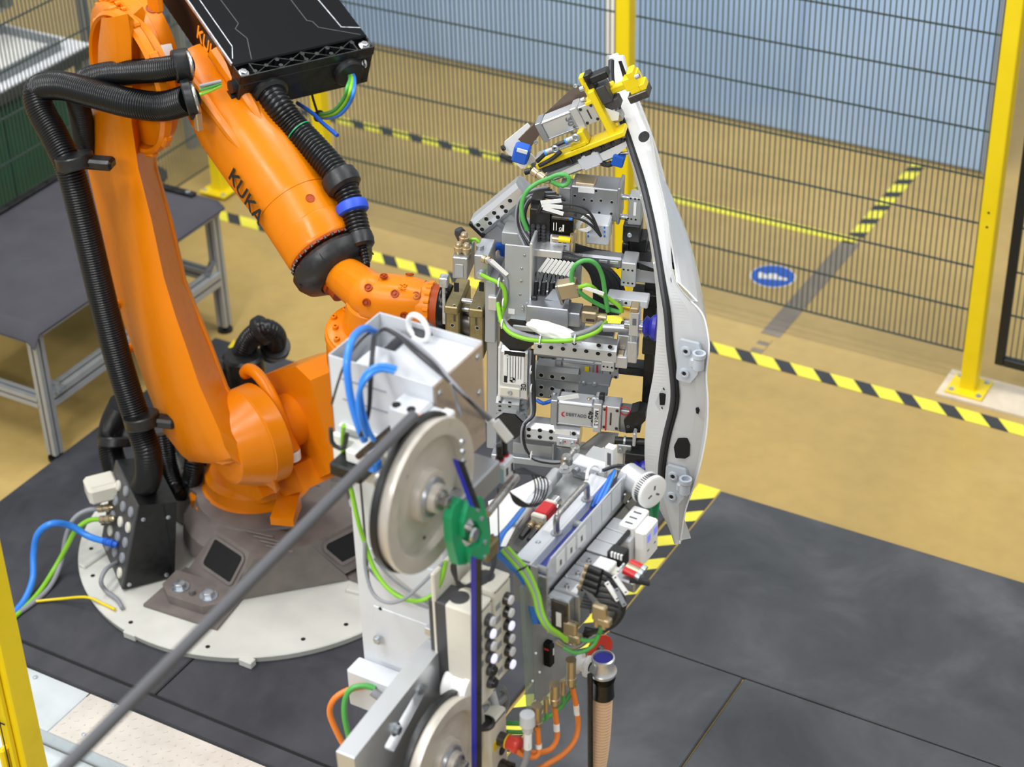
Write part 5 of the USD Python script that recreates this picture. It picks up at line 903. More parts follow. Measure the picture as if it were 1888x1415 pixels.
# cables of the gripper
def gcab(label, pts, r, m, group=None, tags=(), ties=()):
    t = Thing('cable', label, 'cable', group); t.add('cable_sheath', tube([G0.px(x, y, b=b) for x, y, b in pts], r, 8), m, smooth=60)
    for x, y, dx, dy, b, L in tags: t.add('tag', tagmesh(G0.px(x, y, b=b), G0.px(x + dx, y + dy, b=b) - G0.px(x, y, b=b), L=L), 'label_white')
    for x, y, b in ties: t.add('tie', ring(G0.px(x, y, b=b), GN, .012, .002, 16, 6), 'white_plastic')
    return t
rr = random.Random(3)
for k in range(14):
    j = k * 1.0; o = [(1000 + 4.5 * k, 500 + rr.uniform(-2, 4), -.085), (1024 + 3 * k, 473 + .4 * k, -.09), (1050 + 3.2 * k, 470 + 1.2 * k, -.07), (1086 + 3.4 * k, 500 + rr.uniform(-2, 2), -.03), (1096 + 4.2 * k, 540 + rr.uniform(-3, 3), .0), (1092 + 3.6 * k, 580, .01)]
    gcab('dark cable fanning over the valve bracket into the thick bundle, %s plug from the left' % ORD[k], o, .0047, 'dark_cable', 'fan of dark cables')
for k in range(8): t = Thing('cable_tag', 'white tag on the fan of dark cables, %s from the left' % ORD[k], 'tag', 'white tags on the cable fan'); t.add('tag_plate', tagmesh(G0.px(1003 + 7.5 * k, 489 + 1.2 * k, b=-.1), G0.px(1022, 473, b=-.1) - G0.px(1008, 492, b=-.1), .009, .052), 'label_white')
for k in range(9): gcab('dark cable curving round the upper left of the gripper, %s from the outside' % ORD[k], [(968 + 5 * k, 455, -.03), (955 + 3 * k, 425, .0), (952 + 2 * k, 395, .01), (960 + 3 * k, 365, .02), (985 + 5 * k, 350 + 2 * k, .04), (1010 + 4 * k, 345 + 3 * k, .05)], .0042, 'dark_cable' if k % 3 else 'grey_cable', 'cables curving round the upper left of the gripper')
for k in range(7): gcab('dark cable running below the white signal module, %s from the top' % ORD[k], [(1052, 448 + 2 * k, -.03), (1075, 456 + 2 * k, .0), (1100, 462 + 2.4 * k, .02), (1125, 466 + 3 * k, .03), (1140, 476 + 3 * k, .04)], .0045, 'dark_cable', 'cables below the signal module')
for k in range(3): gcab('thin white coiled cable right of the electronic unit, %s from the top' % ORD[k], [(1062, 415 + 4 * k, -.03), (1078, 398 + 4 * k, -.03), (1092, 400 + 5 * k, -.03), (1086, 420 + 3 * k, -.03), (1066, 424, -.03)], .003, 'white_plastic', 'white coiled cables')
for k in range(3): gcab('dark cable with white tag over the electronic unit, %s from the top' % ORD[k], [(990 + 4 * k, 392, -.05), (1002, 372 + 9 * k, -.06), (1030, 376 + 10 * k, -.06), (1068, 380 + 12 * k, -.05), (1090, 396 + 10 * k, -.04), (1108, 436, -.03)], .0036, 'dark_cable', 'tagged cables over the electronic unit', tags=((1016 + 2 * k, 372 + 8.5 * k, 10, -1 + 2 * k, -.065, .058),))
gcab('bright green cable looping at the upper left of the gripper', [(972, 424, -.06), (963, 400, -.06), (962, 375, -.05), (972, 352, -.04), (990, 338, -.03), (1012, 329, -.03), (1030, 322, -.03), (1046, 324, -.03), (1049, 336, -.03), (1036, 343, -.03), (1016, 334, -.03)], .0065, 'green_cable')
t = Thing('bus_connector', 'brass round plug with white tag at the green loop of the upper gripper', 'connector'); conn(t, G0.px(982, 315, b=.0), G0.px(1008, 332, b=-.02) - G0.px(982, 315, b=.0), .012, .06); t.add('plug_tail', cyl(G0.px(968, 318, b=.0), G0.px(980, 314, b=.0), .008), 'black_plastic')
gcab('green cable circling from the brass bus plug down to the lower plug', [(1056, 528, -.16), (1054, 505, -.16), (1062, 488, -.16), (1080, 480, -.15), (1098, 486, -.14), (1110, 508, -.13), (1116, 545, -.13), (1121, 575, -.13)], .0065, 'green_cable')
gcab('green cable crossing below the brass bus plug towards the right', [(1064, 535, -.16), (1080, 548, -.15), (1104, 562, -.13), (1128, 572, -.12), (1145, 576, -.12)], .0065, 'green_cable')
gcab('yellow-green cable with white tag arching right of the brass bus plug', [(1068, 530, -.16), (1086, 526, -.16), (1104, 540, -.14), (1124, 552, -.12), (1143, 566, -.12), (1146, 576, -.12)], .0065, 'lime_cable', tags=((1094, 536, 24, 8, -.165, .06),))
gcab('yellow-green cable sagging in a wide arc under the front cover', [(918, 560, -.12), (924, 592, -.2), (940, 614, -.23), (972, 626, -.24), (1010, 629, -.24), (1050, 628, -.24), (1080, 621, -.23), (1104, 610, -.2), (1117, 594, -.15)], .0062, 'lime_cable', ties=((996, 628, -.24), (1060, 626, -.24), (926, 598, -.21)))
gcab('thick grey cable sagging beside the yellow-green arc', [(926, 590, -.18), (942, 608, -.22), (972, 620, -.225), (1000, 624, -.23), (1040, 622, -.225), (1080, 612, -.21), (1110, 596, -.16)], .008, 'grey_cable')
gcab('yellow-green cable leaving the gripper side tool changer', [(888, 507, -.1), (904, 515, -.13), (920, 522, -.14), (930, 535, -.14), (932, 556, -.14), (926, 575, -.14), (922, 592, -.18)], .0062, 'lime_cable', ties=((920, 521, -.14), (928, 558, -.14)))
gcab('grey cable with white tag leaving the gripper side tool changer', [(900, 480, -.11), (912, 490, -.13), (926, 502, -.13), (934, 516, -.13), (935, 540, -.13)], .0062, 'grey_cable', tags=((921, 494, 20, 18, -.138, .06),))
gcab('deep blue hose arching behind the gripper side tool changer', [(898, 472, .02), (908, 460, .02), (918, 454, .03), (926, 458, .04), (928, 468, .05)], .011, 'blue')
gcab('yellow-green wire arching between the two tool changer halves', [(866, 446, .0), (874, 440, .0), (884, 448, .0), (888, 458, .0)], .005, 'lime_cable')
for k in range(3): gcab(['grey cable with ties and white tag hanging in a loop below the lower clamp', 'dark cable beside the tied grey one in the loop below the lower clamp', 'rightmost dark cable hanging along the label bar into the lower loop'][k], [(979 + 3 * k, 645, -.15), (977 + 3 * k, 690, -.15), (979 + 3 * k, 730, -.16), (980 + 2 * k, 765, -.18), (966 + k, 782, -.2), (962 + k, 805, -.2), (968 + k, 830, -.2), (985, 845 + k, -.2), (1020, 852 + k, -.2), (1056, 850, -.2), (1085, 846, -.2), (1118, 826, -.21), (1136, 814, -.22)], .005, 'dark_cable' if k else 'grey_cable', 'cables hanging in a loop below the lower clamp', tags=(() if k else ((1100, 836, 22, -12, -.215, .062),)), ties=(() if k else ((979, 682, -.16), (980, 716, -.16), (980, 840, -.2), (1058, 850, -.2))))
t = Thing('plastic_bag', 'crumpled clear plastic wrap tied under the front cover', 'plastic wrap'); m_ = trimesh.creation.icosphere(3, 1.0); V = m_.vertices * (.075, .02, .022); V *= (.75 + .6 * meshkit.fbm(m_.vertices * 2.6, 3, 5))[:, None]; q = G0.px(1022, 612, b=-.215); t.add('wrap', tm(q + V @ np.stack([unit(GN - GW * .2), GV, GW], 1).T, m_.faces), 'white_plastic', smooth=25)
t = Thing('cable_tag', 'white tag lying above the air line of the lower clamp', 'tag'); t.add('tag_plate', tagmesh(G0.px(1048, 733, b=-.19), G0.px(1068, 730, b=-.19) - G0.px(1048, 733, b=-.19), .014, .062), 'label_white')
gcab('black air line with blue fittings into the lower clamp', [(990, 738, -.17), (1000, 744, -.18), (1010, 742, -.17), (1020, 738, -.17)], .0055, 'blue')
gcab('thin black air line between valve bracket and upper clamp', [(990, 298, .09), (1012, 278, .09), (1034, 264, .09), (1056, 258, .1)], .006, 'dark_cable'); gcab('second thin black air line below the upper clamp', [(994, 306, .08), (1016, 294, .08), (1034, 280, .08)], .006, 'dark_cable')
for i, (x, y) in enumerate(((1008, 281), (1046, 260))): t = Thing('air_fitting', ('silver air fitting with blue ring at the lower air line', 'silver air fitting with blue ring near the yellow lug')[i], 'fitting'); t.add('fitting_body', cyl(G30.px(x, y, b=.085), G30.px(x + 12, y - 5, b=.085), .009), 'zinc'); t.add('blue_ring', cyl(G30.px(x - 3, y + 1, b=.085), G30.px(x, y, b=.085), .0095), 'blue_bright'); t.add('eye', ring(G30.px(x + 16, y - 6, b=.085), -GV, .008, .004, 16, 8), 'zinc')

# ================================================================ the station in the foreground
def wb(x, y, z, ch=.002): return bx(((x[0] + x[1]) / 2, (y[0] + y[1]) / 2, (z[0] + z[1]) / 2), (abs(x[1] - x[0]), abs(y[1] - y[0]), abs(z[1] - z[0])), b=ch)
SX0, SX1, SY0 = -2.038, -1.80, 2.72
t = Thing('station_column', 'light grey steel column of the test station in the foreground', 'column')
i = t.add('shaft', wb((SX0, SX1), (SY0, 2.86), (0, 1.9), .004), 'light_grey'); t.add('foot_plate', wb((-2.1, -1.72), (2.66, 2.92), (0, .02)), 'light_grey')
t.add('cover_panel', wb((SX0 + .045, SX1 - .01), (SY0 - .006, SY0), (1.42, 1.62), .002), 'light_grey', parent=i); t.add('cover_panel', wb((SX0 + .045, SX1 - .002), (SY0 - .008, SY0), (1.3, 1.46), .002), 'light_grey', parent=i)
t.add('ledge_box', wb((SX0 - .012, SX1 + .01), (SY0 - .055, SY0), (1.175, 1.285), .006), 'light_grey', parent=i)
t.add('shadow_gap', wb((SX0 + .03, SX0 + .036), (SY0 - .001, SY0 + .002), (1.5, 1.9), .0005), 'dark_grey', parent=i); t.add('bracket_foot', wb((SX1 - .05, SX1 - .01), (SY0 - .02, SY0), (1.44, 1.462)), 'alu_bright', parent=i)
for px, py in ((701, 1123), (801, 1160)): q = P(px, py, y=SY0 - .0082); t.add('panel_hole', cyl(q, q - Y * .0006, .0045, n=10), 'black_matte', parent=i)
q = P(697, 1180, y=SY0 - .02); t.add('panel_screw', hexbolt(q, unit(-Y + Z * .2), .008, .01), 'zinc', parent=i)
# open junction box on top
bx0, bx1, by0, by1, bz0, bz1 = -2.04, -1.786, 2.69, 2.885, 1.87, 2.12
t = Thing('junction_box', 'grey sheet metal box with half open lid on top of the foreground column', 'junction box')
for n, a in (('wall_panel', ((bx0, bx1), (by0, by0 + .003), (bz0, bz1))), ('wall_panel', ((bx0, bx1), (by1 - .003, by1), (bz0, bz1))), ('wall_panel', ((bx0, bx0 + .003), (by0, by1), (bz0, bz1))), ('bottom', ((bx0, bx1), (by0, by1), (bz0, bz0 + .003)))): t.add(n, wb(*a, .001), 'light_grey')
pl_ = t.add('side_plate', wb((bx1 - .003, bx1 + .003), (by0 + .004, by1 - .004), (bz0 + .002, bz1 - .004), .001), 'alu_warm', label='bare metal side plate with rivets')
for px, py in ((881, 658), (884, 724), (811, 724)): q = P(px, py, x=bx1 + .003); t.add('plate_screw', lathe([(0, .007), (.003, .006), (.004, .003), (.004, 0)], q, X, 14), 'zinc', parent=pl_)
t.add('inner_lid', extr([(bx0 + .05, by0 + .002), (bx1 - .004, by0 + .002), (bx1 - .004, by1 - .004), (bx0 + .10, by1 - .004), (bx0 + .1, by0 + .1), (bx0 + .05, by0 + .1)], .003, (0, 0, bz1 - .022), X, Y), 'light_grey')
t.add('slotted_duct', cat([wb((bx0 + .085, bx0 + .09), (by0 + .04, by1 - .01), (bz1 - .09, bz1 - .03)), wb((bx0 + .06, bx0 + .064), (by0 + .1, by1 - .01), (bz1 - .09, bz1 - .025))]), 'mid_grey'); t.add('floor_panel', wb((bx0 + .004, bx0 + .1), (by0 + .004, by1 - .004), (bz1 - .1, bz1 - .095)), 'mid_grey')
for z in (2.07, 2.02, 1.93): t.add('front_slot', wb((bx0 + .03, bx0 + .14), (by0 - .002, by0), (z, z + .003), .0004), 'mid_grey')
t.add('front_shelf', wb((bx0 + .02, bx0 + .15), (by0 - .012, by0), (1.955, 1.96)), 'white_paint'); t.add('front_skirt', wb((bx0 - .002, bx0 + .16), (by0 - .01, by0 + .002), (1.83, 1.93), .003), 'white_paint')
q = P(778, 610, z=bz1 - .018); t.add('rubber_grommet', lathe([(0, .03), (.006, .026), (.006, 0)], q, Z, 24), 'dark_grey')
q = P(772, 622, z=bz1 - .015)
single('carry_ring', ring(q + Z * .022, unit(Y + X * .25), .03, .006), 'white_plastic', 'white ring standing on the lid of the grey junction box', 'ring')
t = Thing('air_regulator', 'grey pneumatic valve block on the front of the junction box fed by blue tubes', 'valve block')
a = P(700, 760, y=2.66); t.add('valve_body', wb((a[0] + .04, a[0] + .115), (2.63, 2.69), (1.985, 2.085), .006), 'light_grey'); t.add('valve_foot', wb((a[0] + .03, a[0] + .075), (2.63, 2.69), (1.9, 1.985), .004), 'mid_grey'); t.add('valve_cap', wb((a[0] + .085, a[0] + .145), (2.64, 2.69), (1.93, 2.075), .005), 'light_grey'); t.add('rear_block', wb((a[0] + .14, a[0] + .165), (2.62, 2.69), (1.9, 2.08), .004), 'white_paint')
for dx in (.055, .09): t.add('port', cyl((a[0] + dx, 2.652 - .01, 2.084), (a[0] + dx, 2.652 - .01, 2.087), .009, n=16), 'black_matte')
t.add('mount_rail', wb((a[0] + .01, a[0] + .17), (2.66, 2.692), (1.875, 1.9)), 'alu_matt'); t.add('knob', cyl((a[0] + .15, 2.62, 2.03), (a[0] + .15, 2.6, 2.03), .01), 'zinc')
t = Thing('terminal_carrier', 'black and white terminal strip at the left end of the round belt', 'terminal block')
a = P(640, 850, y=2.66); t.add('carrier', wb((a[0] - .02, a[0] + .06), (2.62, 2.68), (a[2] - .02, a[2] + .014), .005), 'black_plastic'); t.add('white_clip', wb((a[0] + .01, a[0] + .08), (2.64, 2.7), (a[2] + .012, a[2] + .045), .005), 'white_paint'); t.add('blue_clip', wb((a[0] + .075, a[0] + .1), (2.62, 2.65), (a[2] + .02, a[2] + .05), .006), 'blue_bright'); t.add('arm', cyl(P(660, 842, y=2.64), P(745, 770, y=2.64), .007), 'dark_steel')
# deflection wheels
def wheel(name, label, c, R, w=.018):
    t = Thing(name, label, 'pulley wheel')
    t.add('rim', lathe([(-w, R * .6), (-w, R - .002), (-w * .5, R), (-w * .45, R - .006), (w * .45, R - .006), (w * .5, R), (w, R - .002), (w, R * .8), (w * .9, R * .775), (.0, R * .76), (-.0, .35 * R), (w * .9, .33 * R), (w, .31 * R), (w, .2 * R), (w * 1.1, .19 * R), (w * 2.1, .18 * R), (w * 2.1, 0.01)], c, X, 72), 'wheel_alu')
    t.add('axle_bolt', hexbolt(c + X * (w * 2.1), X, .014, .02), 'steel'); t.add('hub_ring', lathe([(w * 1.0, .26 * R), (w * 1.35, .25 * R), (w * 1.35, .19 * R)], c, X, 40), 'alu')
    for k in range(2): a = 2.2 + k * 2.4; t.add('rim_hole', cyl(c + NA([.0008, .62 * R * math.cos(a), .62 * R * math.sin(a)]), c + NA([.0022, .62 * R * math.cos(a), .62 * R * math.sin(a)]), .004, n=10), 'dark_grey')
    t.add('belt_wrap', lathe([(-w * 1.2, R - .003), (-w * 1.2, R + .003), (-w * .9, R + .004), (-w * .4, R + .003), (-w * .4, R - .003)], c, X, 72), 'rubber'); return t
W1 = NA([-1.733, 2.56, 1.955]); W2 = NA([-1.724, 2.56, 1.245])
wheel('pulley_wheel', 'upper grey pulley wheel with round black belt on the foreground column', W1, .163); wheel('pulley_wheel', 'lower grey pulley wheel behind the slotted bracket at the bottom edge', W2, .148)
p_, q_ = P(748, 782, x=-1.75), P(100, 1436, x=-1.75); d = unit(q_ - p_)
t = Thing('round_belt', 'long dark round belt running from the upper pulley to the lower left corner', 'belt'); t.add('belt', sweep([p_ + d * x for x in np.linspace(-.03, 1.75, 40)], .0118, 16), 'grey_belt' if 'grey_belt' in MATS else 'rubber')
t = Thing('yellow_marker', 'amber strip sticker above the upper pulley wheel', 'sticker'); p_, q_ = P(752, 790, x=-1.76), P(778, 768, x=-1.76); t.add('strip', bx((p_ + q_) / 2, (np.linalg.norm(q_ - p_), .012, .012), np.stack([unit(q_ - p_), np.cross(X, unit(q_ - p_)), X], 1)), 'ink_orange')
t = Thing('wheel_carrier', 'aluminium carrier beam of the upper pulley behind the wheel', 'carrier'); t.add('beam', wb((-1.80, -1.70), (2.64, 2.80), (1.84, 1.9), .004), 'alu'); t.add('axle', cyl((-1.84, W1[1], W1[2]), (W1[0], W1[1], W1[2]), .02), 'steel'); t.add('arm_plate', hull([(-1.80, 2.5, 1.9), (-1.80, 2.62, 2.0), (-1.80, 2.72, 1.85), (-1.80, 2.72, 1.8), (-1.79, 2.5, 1.9), (-1.79, 2.62, 2.0), (-1.79, 2.72, 1.85), (-1.79, 2.72, 1.8)]), 'alu_matt')
for k in range(3): q = P(851 + 1 * k, 815 + 18 * k, x=-1.688); t.add('carrier_screw', screw(q, X, .007, .005), 'zinc')
t.add('dark_wedge', hull([P(x, y, z=1.885) for x, y in ((830, 772), (868, 795), (862, 806), (838, 790))] + [P(x, y, z=1.86) for x, y in ((830, 772), (868, 795), (862, 806), (838, 790))]), 'mid_grey')
# slotted tension bracket
t = Thing('tension_bracket', 'bright milled slotted bracket plate with rounded end at the bottom edge', 'bracket')
yz = lambda pts, x: [tuple(P(a, b, x=x)[1:]) for a, b in pts]
pg = Polygon(yz([(806, 1208), (820, 1194), (836, 1192), (852, 1206), (866, 1250), (858, 1290), (800, 1360), (748, 1440), (700, 1475), (660, 1440), (655, 1400)], -1.79)).buffer(.004); sl = Polygon(yz([(777, 1264), (788, 1266), (726, 1382), (712, 1376)], -1.79)).buffer(.006)
t.add('plate', extr(pg.difference(sl), -.045, (-1.79, 0, 0), Z, Y) if False else extr(pg.difference(sl), .045, (-1.835, 0, 0), Y, Z), 'alu_bright'); q = P(775, 1272, x=-1.788); t.add('clamp_nut', cyl(q - X * .04, q + X * .002, .012), 'zinc')
q = P(729, 1345, x=-1.79); t.add('clamp_nut', hexbolt(q, X, .011, .012), 'zinc')
q = P(688, 1365, x=-1.86); t.add('blue_knob', cyl(q - Y * .03, q + Y * .01, .02), 'blue_deep'); t.add('steel_knob', lathe([(0, .022), (.02, .022), (.024, .018), (.024, 0)], q - Y * .03, -Y, 18), 'dark_steel')
t = Thing('guide_roller', 'white grooved plastic roller at the top of the slotted bracket', 'roller'); q = P(851, 1264, x=-1.745)
t.add('roller', lathe([(-.03, .042), (-.024, .047), (-.014, .045), (-.008, .041), (.016, .041), (.022, .046), (.034, .047), (.036, .04), (.036, 0)], q, X, 44), 'white_plastic'); t.add('hub', lathe([(.036, .018), (.0375, .018), (.03, .012), (.03, 0)], q, X, 24), 'brass'); t.add('hub_nut', hexbolt(q + X * .03, X, .008, .012), 'steel')
# flat belt, blue on one side
t = Thing('flat_belt', 'vertical flat belt, blue on the left and black on the right, before the button boxes', 'belt')
a, b = P(878, 1030, y=2.6), P(879, 1440, y=2.6); m_ = (a[0] + b[0]) / 2
for x0, x1, m in ((-.012, .001, 'blue_deep'), (.001, .012, 'black_plastic')): t.add('belt_face', hull([p + X * dx + Y * dy for p in (a, b) for dx in (x0, x1) for dy in (-.002, .002)]), m)
a, b = P(845, 850, y=2.62), P(876, 935, y=2.6)
for x0, x1, m in ((-.012, .0, 'blue_deep'), (.0, .012, 'black_plastic')): t.add('belt_face', hull([p + X * dx + Y * dy for p in (a, b) for dx in (x0, x1) for dy in (-.002, .002)]), m)
t = Thing('belt_guide', 'green plastic belt guide block with a steel roller window', 'belt guide')
def gplate(pts, x, th_, hole=None):
    g_ = Polygon(yz(pts, x)).buffer(.002); g_ = g_.difference(hole) if hole is not None else g_; t.add('guide_plate', extr(g_, th_, (x - th_, 0, 0), Y, Z), 'green')
hl = Polygon(yz([(858, 972), (866, 960), (880, 966), (888, 985), (884, 1002), (872, 1010), (860, 996)], -1.655)).buffer(.004)
gplate([(860, 948), (864, 934), (884, 918), (890, 920), (896, 950), (903, 985), (902, 1018), (892, 1032), (882, 1042), (872, 1040), (868, 1020), (870, 1004), (858, 990), (856, 965)], -1.655, .016, hl)
gplate([(833, 958), (838, 935), (852, 922), (858, 935), (850, 968), (852, 1000), (862, 1018), (860, 1040), (846, 1041), (836, 1000)], -1.668, .02)
q = P(871, 986, x=-1.665); t.add('roller', lathe([(-.016, .018), (.004, .018), (.008, .014), (.008, 0)], q, X, 28), 'chrome')
for px, py in ((880, 940), (887, 957), (893, 1000), (893, 1028)): t.add('guide_screw', screw(P(px, py, x=-1.655), X, .0055, .003), 'zinc')
# sensor box on its rod
t = Thing('switch_sensor', 'small teal and white sensor box on a rod right of the upper pulley', 'sensor'); q = P(926, 862, d=4.22)
i = t.add('case', bx(q, (.036, .046, .05), b=.003), 'light_grey'); t.add('teal_face', wb((q[0] - .018, q[0] + .018), (q[1] - .0245, q[1] - .023), (q[2] - .025, q[2] + .014), .0005), 'teal' if 'teal' in MATS else 'green_cable', parent=i)
for dy in (-.01, .012): t.add('window', wb((q[0] + .0178, q[0] + .0192), (q[1] + dy - .004, q[1] + dy + .004), (q[2] - .01, q[2] + .01), .0003), 'black_gloss', parent=i)
for dy in (-.01, .012): t.add('plug', cat([cyl(q + NA([0, dy, .025]), q + NA([0, dy, .034]), .009), cyl(q + NA([0, dy, .03]), q + NA([0, dy, .065]), .007)]), 'black_plastic', parent=i); t.add('plug_ring', cyl(q + NA([0, dy, .0255]), q + NA([0, dy, .029]), .0105), 'red', parent=i)
t.add('rod', cyl(P(952, 880, d=4.25), P(898, 948, d=4.12), .009), 'steel'); t.add('rod_clamp', wb((-1.70, -1.665), (2.68, 2.73), (1.72, 1.76), .004), 'bronze')
single('thin_wire', cat([tube([P(918 + 3 * k, 900, d=4.2), P(919 + 3 * k, 960, d=4.22), P(920 + 4 * k, 1005, d=4.24)], .0016, 6) for k in range(1)]), 'dark_cable', 'thin dark wire hanging from the rod clamp', 'wire')
t = Thing('cable_tag', 'white tag with pink edge on the dark cables above the small sensor box', 'tag'); p_, q_ = P(912, 778, d=4.1), P(940, 812, d=4.14); t.add('tag_plate', bx((p_ + q_) / 2, (np.linalg.norm(q_ - p_), .022, .006), np.stack([unit(q_ - p_), unit(np.cross(CE - p_, q_ - p_)), np.cross(unit(q_ - p_), unit(np.cross(CE - p_, q_ - p_)))], 1), .002), 'label_white'); t.add('tag_clip', bx(P(904, 776, d=4.1), (.02, .012, .012), b=.003), 'white_plastic')
# button boxes
t = Thing('control_mount', 'beige mounting plate that carries the button boxes', 'plate'); t.add('plate', wb((-1.80, -1.79), (2.66, 2.86), (1.08, 1.66), .003), 'cream')
XA = -1.69
def bbox(name, label, y0, y1, z0, z1, n, lit, mode, zs, depth=.085):
    t = Thing(name, label, 'button box'); i = t.add('housing', wb((XA - depth * .65, XA), (y0, y1), (z0, z1), .004), 'cream'); t.add('rear_shell', wb((XA - depth, XA - depth * .6), (y0 + .001, y1 - .001), (z0 + .001, z1 - .001), .003), 'dark_grey' if mode == 1 else 'cream', parent=i)
    t.add('top_blank', lathe([(-.001, .022), (.0008, .022), (.0015, .02), (.0015, .01), (.0025, .008), (.0025, 0)], (XA - depth * .5, (y0 + y1) / 2, z1), Z, 28), 'dark_grey', parent=i); yc = (y0 + y1) / 2 + .012
    for k, z in enumerate(zs):
        b = t.add('push_button', lathe([(0, .0148), (.006, .0148), (.012, .013), (.012, 0)], (XA, yc, z), X, 24), 'dark_steel' if mode == 0 else 'dark_grey', parent=None); t.add('button_cap', lathe([(.0118, .0112), (.016, .0108), (.0175, .009), (.0175, 0)], (XA, yc, z), X, 22), {0: 'lens_white', 1: 'lens_lit', 2: 'black_plastic'}[lit[k]], parent=b)
        t.add('legend_plate', wb((XA, XA + .0008), (yc - .042, yc - .022), (z - .008, z + .008), .0002), 'mid_grey' if lit[k] < 2 else 'cream', parent=i)
    t.add('title_strip', wb((XA, XA + .0006), (y0 + .012, y1 - .01), (z1 - .012, z1 - .009), .0002), 'ink_soft', parent=i)
    for y in (y0 + .006, y1 - .006):
        for z in (z0 + .007, z1 - .007): t.add('lid_screw', cyl((XA, y, z), (XA + .001, y, z), .0025, n=8), 'dark_grey', parent=i)
    return t
zz = [P(933 + .7 * k, 1102 + 23.8 * k, x=XA)[2] for k in range(6)]; bbox('button_box', 'right button box with six round white push buttons in a column', 2.736, 2.81, 1.335, 1.598, 6, [0, 0, 1, 0, 0, 1], 0, zz)
zz = [P(898.7 + .3 * k, 1142 + 23.6 * k, x=XA)[2] for k in range(6)]; bbox('button_box', 'left button box with four white and two black buttons behind the blue belt', 2.66, 2.73, 1.32, 1.588, 6, [0, 1, 0, 1, 2, 2], 1, zz, .12)
t = Thing('emergency_stop_box', 'grey button box with a red mushroom emergency stop button', 'button box'); a = P(903, 1352, x=XA); b = P(935, 1330, x=XA); y0, y1, z1 = a[1], b[1] + .0, a[2] + .018
i = t.add('housing', wb((XA - .09, XA), (y0, y1), (1.02, z1), .005), 'cream'); q = P(921, 1362, x=XA); t.add('collar', cyl(q, q + X * .02, .017), 'dark_steel'); t.add('yellow_ring', cyl(q + X * .02, q + X * .023, .018), 'yellow'); t.add('red_mushroom', lathe([(.023, .017), (.03, .018), (.044, .021), (.05, .02), (.053, .016), (.053, 0)], q, X, 30), 'red_gloss')
t.add('yellow_label', wb((XA, XA + .001), (y0 + .012, y0 + .035), (q[2] - .02, q[2] + .006), .0002), 'yellow', parent=i); t.add('title_strip', wb((XA, XA + .0006), (y0 + .008, y1 - .008), (z1 - .012, z1 - .007), .0002), 'ink_soft', parent=i)
q2 = P(925, 1384, x=XA); t.add('blank_plug', cyl(q2, q2 + X * .003, .012), 'black_plastic', parent=i); q2 = P(923, 1412, x=XA); t.add('key_switch', cat([cyl(q2, q2 + X * .03, .017), cyl(q2 + X * .03, q2 + X * .045, .01)]), 'dark_steel'); q2 = P(892, 1335, z=z1); t.add('top_gland', lathe([(0, .026), (.004, .026), (.008, .02), (.004, .018), (.004, 0)], q2, Z, 24), 'black_plastic', parent=i)
t = Thing('tube_bundle', 'grey conduit tubes curling under the left button box', 'conduit')
for k, pts in enumerate((((905, 1270), (912, 1295), (916, 1310)), ((880, 1312), (900, 1305), (920, 1296), (930, 1286)), ((890, 1316), (915, 1322), (932, 1305), (932, 1280), (922, 1268)))): t.add('tube', tube([P(x, y, x=-1.72 - .01 * k) for x, y in pts], .009), 'mid_grey' if k else 'light_grey')
# tool head with valve terminal, axis along y
HX, HZ = -1.658, 1.483
t = Thing('media_plate', 'thick clear greenish plate carrying the valve terminal and plugs', 'plate')
XP = -1.715; t.add('plate', extr(yz([(979, 1322), (1062, 1238), (1066, 1150), (1000, 1060), (966, 1085)], XP), .012, (XP - .012, 0, 0), Y, Z), 'pane_green' if 'pane_green' in MATS else 'light_grey'); t.add('backing_sheet', extr(yz([(986, 1305), (1056, 1232), (1060, 1160), (1000, 1085), (980, 1100)], XP + .001), .002, (XP - .0, 0, 0), Y, Z), 'alu_matt')
t.add('edge_clamp', wb((-1.745, -1.72), (2.78, 2.84), (1.36, 1.43)), 'tan_hose'); lb = t.add('type_label', extr(yz([(982, 1306), (988, 1300), (988, 1290), (982, 1296)], XP + .0032), .001, (XP + .0026, 0, 0), Y, Z), 'label_white')
for px, py in ((988, 1205), (995, 1240), (982, 1256)): t.add('plate_rivet', cyl(P(px, py, x=XP + .003), P(px, py, x=XP + .0045), .003, n=10), 'chrome')
H = Thing('valve_terminal', 'long valve terminal with silver blocks on a labelled upright carrier plate', 'valve terminal')
zt = P(1013, 1035, x=HX)[2]
i = H.add('carrier_plate', extr([(2.915, 1.36), (2.925, 1.35), (3.33, 1.42), (3.33, zt), (2.935, zt), (2.918, zt - .015)], .004, (HX - .004, 0, 0), Y, Z), 'alu_bright')
for k in range(3): y = 2.955 + .05 * k; H.add('label_card', wb((HX, HX + .001), (y, y + .04), (zt - .055, zt - .012), .0003), 'label_white', parent=i); H.add('card_mark', wb((HX + .001, HX + .0016), (y + .016, y + .024), (zt - .045, zt - .03), .0002), 'ink_soft', parent=i)
for k in range(3): y = 3.125 + .05 * k; H.add('label_card', wb((HX, HX + .001), (y, y + .045), (zt - .06, zt - .006), .0003), 'light_grey', parent=i)
H.add('black_gap', wb((HX, HX + .004), (2.925, 3.33), (HZ - .004, HZ + .002), .0005), 'black_matte', parent=i)
